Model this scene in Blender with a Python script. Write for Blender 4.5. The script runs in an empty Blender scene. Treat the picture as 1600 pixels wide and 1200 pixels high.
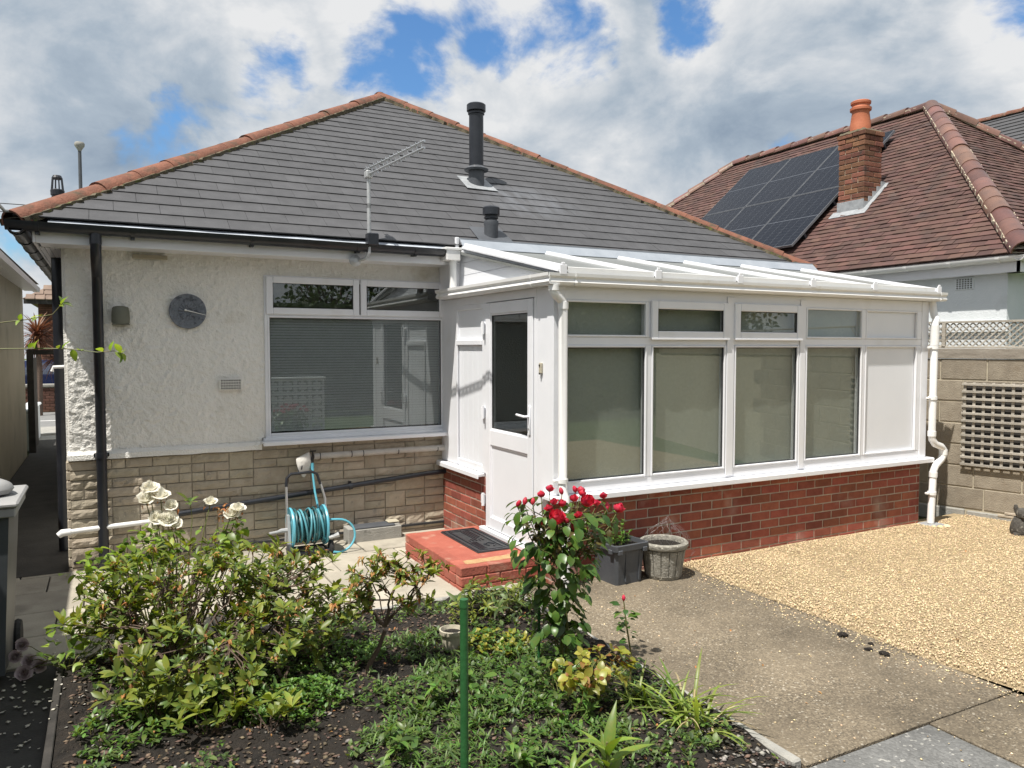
import bpy, bmesh, math, random
import numpy as np
from mathutils import Vector, Matrix, noise
random.seed(7); np.random.seed(7)
R = math.radians
SC = bpy.context.scene
COL = SC.collection

# ------------------------------------------------------------------ camera, sky, sun
cam_data = bpy.data.cameras.new('camera'); cam = bpy.data.objects.new('camera', cam_data); COL.objects.link(cam)
cam.location = (0, 0, 1.78)
cam.rotation_euler = (R(90 - 2.72), 0, R(-27.8))
cam_data.sensor_width = 36.0; cam_data.lens = 27.0; cam_data.clip_start = 0.05; cam_data.clip_end = 600
SC.camera = cam
SUN_TRAVEL = Vector((0.44, 0.20, -1.0)).normalized()
TO_SUN = -SUN_TRAVEL
sun_data = bpy.data.lights.new('sun', 'SUN'); sun_data.energy = 5.0; sun_data.angle = R(0.53); sun_data.color = (1.0, 0.95, 0.87)
sun = bpy.data.objects.new('sun', sun_data); COL.objects.link(sun)
sun.rotation_euler = SUN_TRAVEL.to_track_quat('-Z', 'Y').to_euler(); sun.location = (-8, -4, 20)
SC.view_settings.view_transform = 'Standard'; SC.view_settings.look = 'None'
SC.view_settings.exposure = 0.42; SC.view_settings.gamma = 1.0; SC.view_settings.use_curve_mapping = False

world = bpy.data.worlds.new('World'); SC.world = world; world.use_nodes = True
W = world.node_tree; W.nodes.clear()
def wn(t, **kw):
    n = W.nodes.new(t)
    for k, v in kw.items(): setattr(n, k, v)
    return n
def wl(a, b): W.links.new(a, b)
def wmath(op, a, b=None, c=None, clamp=False):
    n = wn('ShaderNodeMath', operation=op); n.use_clamp = clamp
    for i, x in enumerate((a, b, c)):
        if x is None: continue
        if isinstance(x, (int, float)): n.inputs[i].default_value = x
        else: wl(x, n.inputs[i])
    return n.outputs[0]
def wsmooth(x, lo, hi, a=0.0, b=1.0):
    n = wn('ShaderNodeMapRange', interpolation_type='SMOOTHSTEP')
    wl(x, n.inputs[0]); n.inputs[1].default_value = lo; n.inputs[2].default_value = hi; n.inputs[3].default_value = a; n.inputs[4].default_value = b
    return n.outputs[0]
sky = wn('ShaderNodeTexSky', sky_type='NISHITA'); sky.sun_disc = False
sky.sun_elevation = math.asin(TO_SUN.z); sky.sun_rotation = math.atan2(TO_SUN.x, TO_SUN.y)
sky.air_density = 1.3; sky.dust_density = 0.5; sky.ozone_density = 2.5
tc = wn('ShaderNodeTexCoord')
nrm = wn('ShaderNodeVectorMath', operation='NORMALIZE'); wl(tc.outputs['Generated'], nrm.inputs[0])
DIR = nrm.outputs[0]
def wnoise(vec, scale, detail, rough, dist, off=(0, 0, 0), st=(1, 1, 1.5)):
    mp = wn('ShaderNodeMapping'); wl(vec, mp.inputs[0]); mp.inputs[1].default_value = off; mp.inputs[3].default_value = st
    n = wn('ShaderNodeTexNoise'); n.noise_dimensions = '3D'
    wl(mp.outputs[0], n.inputs['Vector']); n.inputs['Scale'].default_value = scale; n.inputs['Detail'].default_value = detail
    n.inputs['Roughness'].default_value = rough; n.inputs['Distortion'].default_value = dist
    return n.outputs['Fac']
def wblob(d, inner, outer):
    v = wn('ShaderNodeVectorMath', operation='DOT_PRODUCT'); wl(DIR, v.inputs[0]); v.inputs[1].default_value = Vector(d).normalized()
    return wsmooth(v.outputs['Value'], math.cos(R(outer)), math.cos(R(inner)))
O1 = (3.1, 1.7, 0.4)
nA = wnoise(DIR, 5.2, 8, 0.60, 0.3, O1)
nB = wnoise(DIR, 5.2, 8, 0.60, 0.3, (O1[0] - 0.035, O1[1] - 0.02, O1[2] + 0.085))   # the same field a step towards the sun: lit and shaded flanks
def wbillow(off):
    mp = wn('ShaderNodeMapping'); wl(DIR, mp.inputs[0]); mp.inputs[1].default_value = off; mp.inputs[3].default_value = (1, 1, 1.25)
    wv = wn('ShaderNodeTexNoise'); wl(mp.outputs[0], wv.inputs['Vector']); wv.inputs['Scale'].default_value = 6; wv.inputs['Detail'].default_value = 3
    ad = wn('ShaderNodeVectorMath', operation='MULTIPLY_ADD'); wl(wv.outputs['Color'], ad.inputs[0]); ad.inputs[1].default_value = (.12, .12, .12); wl(mp.outputs[0], ad.inputs[2])
    v = wn('ShaderNodeTexVoronoi'); wl(ad.outputs[0], v.inputs['Vector']); v.inputs['Scale'].default_value = 5.6; v.inputs['Detail'].default_value = 2.0; v.inputs['Roughness'].default_value = .55; v.inputs['Lacunarity'].default_value = 2.3;
    return v.outputs['Distance']
vA = wbillow((2.2, .7, 1.9))
nC = wnoise(DIR, 2.3, 4, 0.5, 0.2, (0.3, 4.2, 1.1))
nF = wnoise(DIR, 17, 6, 0.6, 0.3, (5.3, 0.2, 2.1))
gap = None
for d, i, o, w in (((.31, .88, .365), .5, 6, .80), ((.49, .79, .372), .5, 5.5, .80), ((.179, .924, .337), 0.5, 4, .62),
                   ((.60, .704, .381), 0.5, 4, .62), ((.818, .461, .355), 0.5, 4.5, .75), ((.372, .872, .319), 0.5, 3.5, .4), ((.42, .83, .40), 2, 6, .6)):
    g = wmath('MULTIPLY', wblob(d, i, o), w)
    gap = g if gap is None else wmath('MAXIMUM', gap, g)
den = wmath('ADD', wmath('MULTIPLY', wmath('SUBTRACT', nA, 0.5), 1.5), 0.40)
den = wmath('ADD', den, wmath('MULTIPLY', wmath('SUBTRACT', nC, 0.5), 0.9))
den = wmath('ADD', den, wmath('MULTIPLY', wmath('SUBTRACT', nF, 0.5), 0.30))
den = wmath('ADD', den, wmath('MULTIPLY', wmath('SUBTRACT', 0.98, vA), 0.42))
den = wmath('SUBTRACT', den, wmath('MULTIPLY', gap, 0.52))
cover = wsmooth(den, -0.13, 0.15)
lit = wmath('ADD', wmath('MULTIPLY', wmath('SUBTRACT', nA, nB), 2.0), wmath('MULTIPLY', wmath('SUBTRACT', 0.62, vA), 0.45))
thick = wsmooth(den, 0.08, 0.62)
grey = wmath('MULTIPLY', wblob((.01, .96, .28), 2, 9), 0.42)
grey2 = wmath('MULTIPLY', wblob((.69, .66, .27), 3, 13), 0.12)
shade = wmath('ADD', wmath('SUBTRACT', 1.10, wmath('MULTIPLY', thick, 0.34)), lit)
shade = wmath('ADD', shade, wmath('MULTIPLY', wmath('SUBTRACT', nF, 0.5), 0.18))
shade = wmath('SUBTRACT', wmath('SUBTRACT', shade, grey), grey2, clamp=True)
cr = wn('ShaderNodeValToRGB'); wl(shade, cr.inputs[0])
cr.color_ramp.elements[0].position = 0.0; cr.color_ramp.elements[0].color = (0.29, 0.38, 0.50, 1)
cr.color_ramp.elements[1].position = 1.0; cr.color_ramp.elements[1].color = (0.98, 0.99, 1.0, 1)
e = cr.color_ramp.elements.new(0.45); e.color = (0.50, 0.59, 0.69, 1)
CLOUD_GAIN = 6.2
cs = wn('ShaderNodeVectorMath', operation='SCALE'); wl(cr.outputs[0], cs.inputs[0]); cs.inputs['Scale'].default_value = CLOUD_GAIN
sks = wn('ShaderNodeMix', data_type='RGBA', blend_type='MULTIPLY'); sks.inputs[0].default_value = 1.0
wl(sky.outputs[0], sks.inputs[6]); sks.inputs[7].default_value = (0.58, 0.84, 1.10, 1)
mixc = wn('ShaderNodeMix', data_type='RGBA'); wl(cover, mixc.inputs[0]); wl(sks.outputs[2], mixc.inputs[6]); wl(cs.outputs[0], mixc.inputs[7])
bg = wn('ShaderNodeBackground'); wl(mixc.outputs[2], bg.inputs[0]); bg.inputs[1].default_value = 0.1
wo = wn('ShaderNodeOutputWorld'); wl(bg.outputs[0], wo.inputs[0])

# ------------------------------------------------------------------ materials
def new_mat(name):
    m = bpy.data.materials.new(name); m.use_nodes = True; nt = m.node_tree; nt.nodes.clear()
    out = nt.nodes.new('ShaderNodeOutputMaterial'); b = nt.nodes.new('ShaderNodeBsdfPrincipled'); nt.links.new(b.outputs[0], out.inputs[0])
    return m, nt, b, out
def mat(name, c1, c2=None, scale=4, rough=.6, bump=0, bscale=60, rnd=0, hue=0, metal=0, spec=.5, c3=None, s3=30, t3=.62, w3=.06, coat=0, bdist=.01, stretch=(1, 1, 1), det=6):
    """base colour from noise in world position, an optional third colour in specks or stains, a random value per piece, fine bump"""
    m, nt, b, out = new_mat(name); L = nt.links.new
    geo = nt.nodes.new('ShaderNodeNewGeometry')
    mp = nt.nodes.new('ShaderNodeMapping'); L(geo.outputs['Position'], mp.inputs[0]); mp.inputs[3].default_value = stretch
    col = None
    n1 = nt.nodes.new('ShaderNodeTexNoise'); L(mp.outputs[0], n1.inputs['Vector']); n1.inputs['Scale'].default_value = scale; n1.inputs['Detail'].default_value = det; n1.inputs['Roughness'].default_value = .6
    ra = nt.nodes.new('ShaderNodeValToRGB'); L(n1.outputs['Fac'], ra.inputs[0])
    ra.color_ramp.elements[0].position = .32; ra.color_ramp.elements[0].color = (*c1, 1)
    ra.color_ramp.elements[1].position = .68; ra.color_ramp.elements[1].color = (*(c2 or c1), 1)
    col = ra.outputs[0]
    if c3:
        n3 = nt.nodes.new('ShaderNodeTexNoise'); L(mp.outputs[0], n3.inputs['Vector']); n3.inputs['Scale'].default_value = s3; n3.inputs['Detail'].default_value = 5
        mr = nt.nodes.new('ShaderNodeMapRange'); L(n3.outputs['Fac'], mr.inputs[0]); mr.inputs[1].default_value = t3; mr.inputs[2].default_value = t3 + w3
        mx = nt.nodes.new('ShaderNodeMix'); mx.data_type = 'RGBA'; L(mr.outputs[0], mx.inputs[0]); L(col, mx.inputs[6]); mx.inputs[7].default_value = (*c3, 1)
        col = mx.outputs[2]
    if rnd or hue:
        oi = nt.nodes.new('ShaderNodeObjectInfo')
        ad = nt.nodes.new('ShaderNodeMath'); ad.operation = 'ADD'; L(oi.outputs['Random'], ad.inputs[0]); L(geo.outputs['Random Per Island'], ad.inputs[1])
        fr = nt.nodes.new('ShaderNodeMath'); fr.operation = 'FRACT'; L(ad.outputs[0], fr.inputs[0])
        hs = nt.nodes.new('ShaderNodeHueSaturation'); L(col, hs.inputs['Color'])
        mr = nt.nodes.new('ShaderNodeMapRange'); L(fr.outputs[0], mr.inputs[0]); mr.inputs[3].default_value = 1 - rnd; mr.inputs[4].default_value = 1 + rnd; L(mr.outputs[0], hs.inputs['Value'])
        if hue:
            m7 = nt.nodes.new('ShaderNodeMath'); m7.operation = 'MULTIPLY'; L(fr.outputs[0], m7.inputs[0]); m7.inputs[1].default_value = 7.31
            f7 = nt.nodes.new('ShaderNodeMath'); f7.operation = 'FRACT'; L(m7.outputs[0], f7.inputs[0])
            mh = nt.nodes.new('ShaderNodeMapRange'); L(f7.outputs[0], mh.inputs[0]); mh.inputs[3].default_value = .5 - hue; mh.inputs[4].default_value = .5 + hue; L(mh.outputs[0], hs.inputs['Hue'])
        col = hs.outputs[0]
    L(col, b.inputs['Base Color'])
    b.inputs['Roughness'].default_value = rough; b.inputs['Metallic'].default_value = metal; b.inputs['Specular IOR Level'].default_value = spec
    if coat: b.inputs['Coat Weight'].default_value = coat
    if bump:
        nb = nt.nodes.new('ShaderNodeTexNoise'); L(geo.outputs['Position'], nb.inputs['Vector']); nb.inputs['Scale'].default_value = bscale; nb.inputs['Detail'].default_value = 5
        bp = nt.nodes.new('ShaderNodeBump'); L(nb.outputs['Fac'], bp.inputs['Height']); bp.inputs['Strength'].default_value = bump; bp.inputs['Distance'].default_value = bdist
        L(bp.outputs[0], b.inputs['Normal'])
    return m
def leafmat(name, c1, c2, rough=.42, trans=.3, rnd=.35, hue=.025, tc_=None, spec=.45):
    m, nt, b, out = new_mat(name); L = nt.links.new
    geo = nt.nodes.new('ShaderNodeNewGeometry'); oi = nt.nodes.new('ShaderNodeObjectInfo')
    ad = nt.nodes.new('ShaderNodeMath'); ad.operation = 'ADD'; L(oi.outputs['Random'], ad.inputs[0]); L(geo.outputs['Random Per Island'], ad.inputs[1])
    fr = nt.nodes.new('ShaderNodeMath'); fr.operation = 'FRACT'; L(ad.outputs[0], fr.inputs[0])
    mx = nt.nodes.new('ShaderNodeMix'); mx.data_type = 'RGBA'; L(fr.outputs[0], mx.inputs[0]); mx.inputs[6].default_value = (*c1, 1); mx.inputs[7].default_value = (*c2, 1)
    m7 = nt.nodes.new('ShaderNodeMath'); m7.operation = 'MULTIPLY'; L(fr.outputs[0], m7.inputs[0]); m7.inputs[1].default_value = 5.77
    f7 = nt.nodes.new('ShaderNodeMath'); f7.operation = 'FRACT'; L(m7.outputs[0], f7.inputs[0])
    hs = nt.nodes.new('ShaderNodeHueSaturation'); L(mx.outputs[2], hs.inputs['Color'])
    mr = nt.nodes.new('ShaderNodeMapRange'); L(f7.outputs[0], mr.inputs[0]); mr.inputs[3].default_value = 1 - rnd; mr.inputs[4].default_value = 1 + rnd; L(mr.outputs[0], hs.inputs['Value'])
    nz = nt.nodes.new('ShaderNodeTexNoise'); L(geo.outputs['Position'], nz.inputs['Vector']); nz.inputs['Scale'].default_value = 45
    mh = nt.nodes.new('ShaderNodeMapRange'); L(nz.outputs['Fac'], mh.inputs[0]); mh.inputs[1].default_value = .3; mh.inputs[2].default_value = .7; mh.inputs[3].default_value = .5 - hue; mh.inputs[4].default_value = .5 + hue; L(mh.outputs[0], hs.inputs['Hue'])
    L(hs.outputs[0], b.inputs['Base Color']); b.inputs['Roughness'].default_value = rough; b.inputs['Specular IOR Level'].default_value = spec
    tr = nt.nodes.new('ShaderNodeBsdfTranslucent'); g2 = nt.nodes.new('ShaderNodeMix'); g2.data_type = 'RGBA'; g2.blend_type = 'MULTIPLY'; g2.inputs[0].default_value = 1
    L(hs.outputs[0], g2.inputs[6]); g2.inputs[7].default_value = (*(tc_ or (2.2, 2.1, .8)), 1); L(g2.outputs[2], tr.inputs[0])
    ms = nt.nodes.new('ShaderNodeMixShader'); ms.inputs[0].default_value = trans; L(b.outputs[0], ms.inputs[1]); L(tr.outputs[0], ms.inputs[2]); L(ms.outputs[0], out.inputs[0])
    return m
def glassmat(name, tint=(.8, .86, .84), gain=2.2, add=.03):
    m, nt, b, out = new_mat(name); L = nt.links.new; nt.nodes.remove(b)
    t = nt.nodes.new('ShaderNodeBsdfTransparent'); t.inputs[0].default_value = (*tint, 1)
    g = nt.nodes.new('ShaderNodeBsdfGlossy'); g.inputs['Roughness'].default_value = 0.0; g.inputs[0].default_value = (.95, 1, .98, 1)
    f = nt.nodes.new('ShaderNodeFresnel'); f.inputs[0].default_value = 1.5
    ma = nt.nodes.new('ShaderNodeMath'); ma.operation = 'MULTIPLY_ADD'; ma.use_clamp = True; L(f.outputs[0], ma.inputs[0]); ma.inputs[1].default_value = gain; ma.inputs[2].default_value = add
    geo = nt.nodes.new('ShaderNodeNewGeometry'); inv = nt.nodes.new('ShaderNodeMath'); inv.operation = 'SUBTRACT'; inv.inputs[0].default_value = 1; L(geo.outputs['Backfacing'], inv.inputs[1])
    fm = nt.nodes.new('ShaderNodeMath'); fm.operation = 'MULTIPLY'; L(ma.outputs[0], fm.inputs[0]); L(inv.outputs[0], fm.inputs[1]); ma = fm
    x = nt.nodes.new('ShaderNodeMixShader'); L(ma.outputs[0], x.inputs[0]); L(t.outputs[0], x.inputs[1]); L(g.outputs[0], x.inputs[2]); L(x.outputs[0], out.inputs[0])
    return m
MT = {}
MT['render'] = mat('render_wall', (.76, .745, .70), (.83, .815, .775), 2.2, .85, .9, 75, c3=(.50, .46, .37), s3=3.2, t3=.66, w3=.2, bdist=.012)
MT['render_white'] = mat('render_white', (.64, .68, .70), (.72, .75, .77), 3, .85, .4, 60, c3=(.5, .52, .52), s3=2.5, t3=.62, w3=.2)
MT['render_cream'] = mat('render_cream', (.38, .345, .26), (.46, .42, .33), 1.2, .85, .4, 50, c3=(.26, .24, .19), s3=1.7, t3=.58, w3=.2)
MT['stone'] = mat('walling_stone', (.36, .31, .235), (.455, .40, .315), 9, .9, .7, 90, rnd=.11, hue=.008, c3=(.27, .25, .21), s3=16, t3=.63, w3=.12, bdist=.006)
MT['mortar'] = mat('mortar', (.34, .30, .245), (.42, .375, .31), 20, .95, .5, 120)
MT['mortar_pale'] = mat('mortar_pale', (.36, .30, .25), (.46, .39, .32), 20, .95, .5, 120)
MT['brick'] = mat('red_brick', (.215, .055, .034), (.29, .085, .052), 14, .8, .45, 110, rnd=.24, hue=.008, c3=(.37, .25, .21), s3=2.6, t3=.55, w3=.2, bdist=.005)
MT['brick_old'] = mat('chimney_brick', (.14, .060, .036), (.22, .095, .055), 14, .9, .6, 80, rnd=.32, hue=.015, c3=(.07, .055, .045), s3=7, t3=.6, w3=.15)
MT['step'] = mat('painted_brick', (.31, .080, .054), (.39, .115, .078), 6, .65, .5, 60, rnd=.10, c3=(.42, .22, .16), s3=7, t3=.58, w3=.14)
MT['upvc'] = mat('white_upvc', (.745, .76, .80), (.80, .81, .845), 3, .3, .03, 14, spec=.5, c3=(.68, .68, .68), s3=3.5, t3=.58, w3=.3)
MT['upvc_panel'] = mat('white_panel', (.74, .76, .80), (.78, .80, .84), 2, .4)
MT['pipe_white'] = mat('white_pipe', (.78, .78, .78), (.83, .83, .82), 5, .3, c3=(.62, .60, .54), s3=6, t3=.66, w3=.2)
MT['pipe_grey'] = mat('grey_lagging', (.42, .40, .37), (.52, .50, .46), 12, .8, .3, 90)
MT['black_pl'] = mat('black_plastic', (.012, .014, .019), (.022, .025, .032), 6, .33, .12, 25)
MT['black_rub'] = mat('black_rubber', (.020, .021, .024), (.040, .041, .044), 20, .7, .2, 90)
MT['slate'] = mat('grey_roof_slate', (.064, .064, .068), (.084, .084, .089), 7, .58, .25, 70, rnd=.085, hue=.004, c3=(.105, .106, .112), s3=1.6, t3=.62, w3=.22, spec=.35)
MT['hip'] = mat('mossy_hip_tile', (.130, .054, .035), (.215, .090, .056), 11, .9, .7, 60, rnd=.14, c3=(.075, .055, .035), s3=8, t3=.54, w3=.18)
MT['moss'] = mat('mossy_mortar', (.05, .045, .028), (.16, .13, .085), 14, .95, .9, 60, c3=(.10, .11, .03), s3=20, t3=.58, w3=.08)
MT['plain'] = mat('plain_clay_tile', (.072, .040, .034), (.108, .053, .042), 3.5, .8, .3, 70, rnd=.25, hue=.010, c3=(.058, .042, .039), s3=2.2, t3=.57, w3=.2)
MT['hip_round'] = mat('glazed_hip_tile', (.115, .062, .052), (.185, .090, .066), 4, .38, .15, 40, rnd=.28, hue=.015)
MT['hip_mortar'] = mat('pale_hip_mortar', (.42, .36, .26), (.52, .46, .36), 10, .95, .6, 70)
MT['ridge_lead'] = mat('ridge_flashing', (.27, .30, .34), (.33, .36, .40), 6, .4, .1, 30)
MT['lead'] = mat('lead_flashing', (.24, .255, .27), (.36, .375, .39), 12, .5, .3, 30)
MT['pot_clay'] = mat('chimney_clay', (.42, .125, .060), (.50, .17, .085), 6, .7, .2, 30)
MT['solar'] = None
MT['alu'] = mat('aluminium', (.55, .57, .58), (.62, .63, .64), 8, .35, metal=.85)
MT['galv'] = mat('galvanised_steel', (.42, .43, .44), (.55, .56, .56), 20, .5, metal=.55)
MT['concrete'] = None
MT['conc_grey'] = mat('grey_concrete', (.26, .255, .235), (.36, .35, .32), 9, .9, .5, 80, c3=(.17, .165, .15), s3=12, t3=.6, w3=.12)
MT['slab'] = mat('paving_slab', (.33, .30, .245), (.43, .395, .325), 5, .88, .4, 70, rnd=.12, c3=(.235, .215, .175), s3=4, t3=.58, w3=.2)
MT['block'] = mat('concrete_block', (.235, .20, .155), (.315, .275, .215), 10, .95, .8, 110, rnd=.14, c3=(.24, .20, .15), s3=6, t3=.6, w3=.12)
MT['block_mortar'] = mat('block_mortar', (.38, .34, .26), (.47, .42, .32), 16, .95, .5, 90)
MT['wood'] = mat('weathered_wood', (.20, .175, .145), (.31, .28, .24), 5, .9, .5, 60, rnd=.18, stretch=(1, 1, 5))
MT['wood_dark'] = mat('dark_timber', (.022, .02, .018), (.05, .045, .04), 8, .8, .3, 40)
MT['wood_pale'] = mat('silvered_wood', (.30, .275, .235), (.42, .39, .34), 5, .9, .5, 60, rnd=.14, stretch=(1, 1, 5))
MT['fence'] = mat('fence_board', (.17, .115, .07), (.25, .17, .11), 4, .9, .4, 50, rnd=.2, stretch=(6, 6, 1))
MT['soil'] = mat('dark_soil', (.010, .008, .006), (.026, .020, .015), 14, 1, 1.0, 70, c3=(.10, .085, .065), s3=60, t3=.66, w3=.05, bdist=.03)
MT['grass'] = mat('lawn', (.045, .075, .018), (.08, .12, .03), 3, .95, .6, 60)
MT['asphalt'] = mat('asphalt', (.17, .17, .17), (.21, .21, .205), 9, .9, .3, 60)
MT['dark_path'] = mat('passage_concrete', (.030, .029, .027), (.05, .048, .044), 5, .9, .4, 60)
MT['white_paint'] = mat('white_paint', (.76, .76, .74), (.80, .80, .79), 5, .6)
MT['blind'] = mat('blind_fabric', (.40, .43, .395), (.44, .47, .435), 40, .9)
MT['blind2'] = mat('venetian_slat', (.50, .505, .49), (.54, .545, .53), 8, .5)
MT['poly'] = mat('polycarbonate_sheet', (.17, .178, .17), (.20, .208, .198), 2.5, .35, c3=(.15, .15, .14), s3=3, t3=.6, w3=.2)
MT['glass'] = glassmat('window_glass', (.89, .90, .885), 1.6, .05)
MT['glass_dark'] = glassmat('window_glass_toned', (.86, .88, .885), 2.0, .06)
MT['teal'] = mat('teal_plastic', (.10, .40, .52), (.14, .46, .58), 6, .35)
MT['hose_teal'] = mat('hose_turquoise', (.07, .27, .33), (.11, .34, .40), 9, .45)
MT['hose_green'] = mat('hose_dark_green', (.015, .075, .085), (.03, .11, .12), 9, .4)
MT['grey_pl'] = mat('grey_plastic', (.30, .31, .32), (.36, .37, .38), 5, .5)
MT['planter'] = mat('charcoal_planter', (.060, .066, .076), (.085, .092, .104), 5, .5, .15, 30)
MT['oldconc'] = mat('aggregate_pot', (.19, .18, .155), (.32, .305, .265), 22, .95, .9, 70, c3=(.44, .42, .36), s3=45, t3=.62, w3=.05, bdist=.01)
MT['wire'] = mat('thin_wire', (.30, .28, .29), (.38, .36, .36), 10, .5, metal=.4)
MT['bin'] = mat('bin_plastic', (.055, .062, .068), (.08, .09, .096), 4, .45)
MT['bin_lid'] = mat('bin_lid_plastic', (.28, .28, .28), (.35, .35, .345), 4, .6)
MT['dialgrey'] = mat('slate_dial', (.13, .148, .175), (.21, .23, .265), 22, .75, .9, 60, c3=(.09, .10, .12), s3=30, t3=.54, w3=.06)
MT['olive'] = mat('olive_plastic', (.125, .13, .098), (.165, .165, .125), 10, .6, .1, 40)
MT['tapcover'] = mat('pale_fabric_cover', (.55, .53, .49), (.64, .62, .57), 14, .9, .4, 40)
MT['felt'] = mat('eaves_felt', (.40, .44, .50), (.60, .64, .70), 9, .3, .4, 12)
MT['bark'] = mat('shrub_bark', (.085, .055, .042), (.16, .115, .088), 30, .9, .5, 120)
MT['stem_green'] = mat('green_stem', (.10, .14, .035), (.16, .12, .05), 20, .6)
MT['cane'] = mat('green_coated_cane', (.020, .095, .028), (.03, .12, .04), 30, .45, .2, 60)
MT['dry'] = leafmat('withered_bloom', (.33, .13, .045), (.42, .24, .09), .8, .25, .3, .02, (1.5, 1.1, .7))
MT['az'] = leafmat('azalea_leaf', (.095, .140, .020), (.225, .255, .046), .45, .28)
MT['az_dark'] = leafmat('azalea_leaf_deep', (.050, .095, .022), (.11, .165, .036), .40, .30)
MT['rose_dk'] = leafmat('rose_leaf', (.034, .080, .016), (.085, .155, .026), .36, .25, spec=.5)
MT['rose_red'] = leafmat('young_rose_leaf', (.075, .065, .025), (.13, .095, .035), .28, .25, spec=.6)
MT['rose_lt'] = leafmat('pale_rose_leaf', (.15, .235, .040), (.215, .30, .055), .40, .34)
MT['yel'] = leafmat('yellow_leaf', (.22, .25, .04), (.33, .30, .055), .38, .34)
MT['copper'] = leafmat('copper_leaf', (.20, .085, .035), (.26, .15, .05), .38, .3)
MT['cover'] = leafmat('ground_leaf', (.055, .130, .022), (.120, .215, .038), .48, .24)
MT['cover2'] = leafmat('ground_leaf_grey', (.05, .09, .026), (.115, .165, .05), .5, .24)
MT['strap'] = leafmat('strap_leaf', (.15, .24, .045), (.26, .31, .075), .4, .32)
MT['straw'] = leafmat('dry_strap_leaf', (.42, .34, .17), (.50, .42, .24), .7, .25, tc_=(1.2, 1, .7))
MT['mint'] = leafmat('planter_leaf', (.085, .195, .035), (.135, .260, .050), .4, .3)
MT['cordy'] = leafmat('bronze_strap', (.13, .045, .03), (.20, .10, .05), .5, .2, tc_=(1.4, 1, .7))
MT['red'] = leafmat('red_petal', (.52, .012, .040), (.72, .075, .135), .5, .25, .15, .008, (1.4, .6, .6))
MT['white_petal'] = leafmat('white_petal', (.88, .85, .75), (.92, .90, .84), .7, .42, .04, .004, (1, 1, .95))
MT['pink_petal'] = leafmat('pale_pink_petal', (.50, .40, .42), (.60, .52, .53), .6, .25, .1, .004, (1, 1, .95))
MT['hedge'] = leafmat('hedge_leaf', (.028, .055, .016), (.06, .10, .026), .5, .2)
MT['navy'] = mat('navy_car_paint', (.012, .02, .075), (.016, .026, .09), 3, .2, coat=.5)
MT['tyre'] = mat('tyre', (.015, .015, .015), (.025, .025, .025), 9, .8)
MT['gravel_base'] = mat('gravel_bed', (.33, .245, .135), (.48, .37, .22), 70, .95, 1, 150, c3=(.60, .46, .28), s3=90, t3=.55, w3=.06, bdist=.02)
MT['pebble'] = mat('gravel_pebble', (.555, .425, .25), (.715, .575, .375), 30, .75, .2, 200, rnd=.46, hue=.02)
MT['chip'] = mat('bark_chip', (.06, .042, .03), (.14, .10, .07), 30, .9, .3, 100, rnd=.7, hue=.03)
MT['chip_pale'] = mat('stone_chip', (.16, .15, .14), (.28, .26, .23), 30, .9, .2, 100, rnd=.6, hue=.04)
MT['ornament'] = mat('dark_cast_stone', (.040, .036, .032), (.105, .098, .086), 30, .95, .9, 70, c3=(.22, .21, .18), s3=24, t3=.62, w3=.08)
MT['far_tile'] = mat('brown_interlocking_tile', (.17, .12, .095), (.24, .175, .135), 4, .9, .3, 30, rnd=.12)
MT['far_brick'] = mat('dark_brick', (.10, .048, .038), (.15, .07, .05), 6, .9, .3, 30, rnd=.25)

def add_pale_patch(m, centre, radius, colour, amount):
    """pale streaky patch blended into the base colour around a centre"""
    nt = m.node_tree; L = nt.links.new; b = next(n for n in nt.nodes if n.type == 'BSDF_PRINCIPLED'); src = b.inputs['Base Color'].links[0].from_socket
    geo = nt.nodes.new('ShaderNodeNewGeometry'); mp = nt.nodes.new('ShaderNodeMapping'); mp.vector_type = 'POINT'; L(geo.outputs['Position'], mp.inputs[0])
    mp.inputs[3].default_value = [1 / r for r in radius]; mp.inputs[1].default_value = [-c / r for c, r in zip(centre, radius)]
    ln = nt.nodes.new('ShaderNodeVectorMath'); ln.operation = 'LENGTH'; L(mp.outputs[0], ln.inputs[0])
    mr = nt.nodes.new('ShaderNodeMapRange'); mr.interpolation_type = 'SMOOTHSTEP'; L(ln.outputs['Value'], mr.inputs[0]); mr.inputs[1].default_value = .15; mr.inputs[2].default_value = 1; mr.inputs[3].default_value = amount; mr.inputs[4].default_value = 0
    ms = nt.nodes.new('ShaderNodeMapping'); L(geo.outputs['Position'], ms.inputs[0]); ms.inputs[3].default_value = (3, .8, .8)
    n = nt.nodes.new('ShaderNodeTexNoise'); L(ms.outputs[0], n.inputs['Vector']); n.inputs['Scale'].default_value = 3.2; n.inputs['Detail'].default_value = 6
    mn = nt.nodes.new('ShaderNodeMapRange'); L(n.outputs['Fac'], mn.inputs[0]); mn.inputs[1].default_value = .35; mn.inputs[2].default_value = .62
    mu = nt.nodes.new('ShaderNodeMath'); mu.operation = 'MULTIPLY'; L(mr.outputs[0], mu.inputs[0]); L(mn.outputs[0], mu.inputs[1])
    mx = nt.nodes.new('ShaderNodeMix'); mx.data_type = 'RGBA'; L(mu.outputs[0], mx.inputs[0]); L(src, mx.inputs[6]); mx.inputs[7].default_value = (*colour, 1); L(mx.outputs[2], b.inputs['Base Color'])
add_pale_patch(MT['slate'], (4.25, 7.65, 3.45), (.95, .75, .6), (.16, .17, .19), .55)  # slates mixed paler in a streaky patch right of the flue
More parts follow.
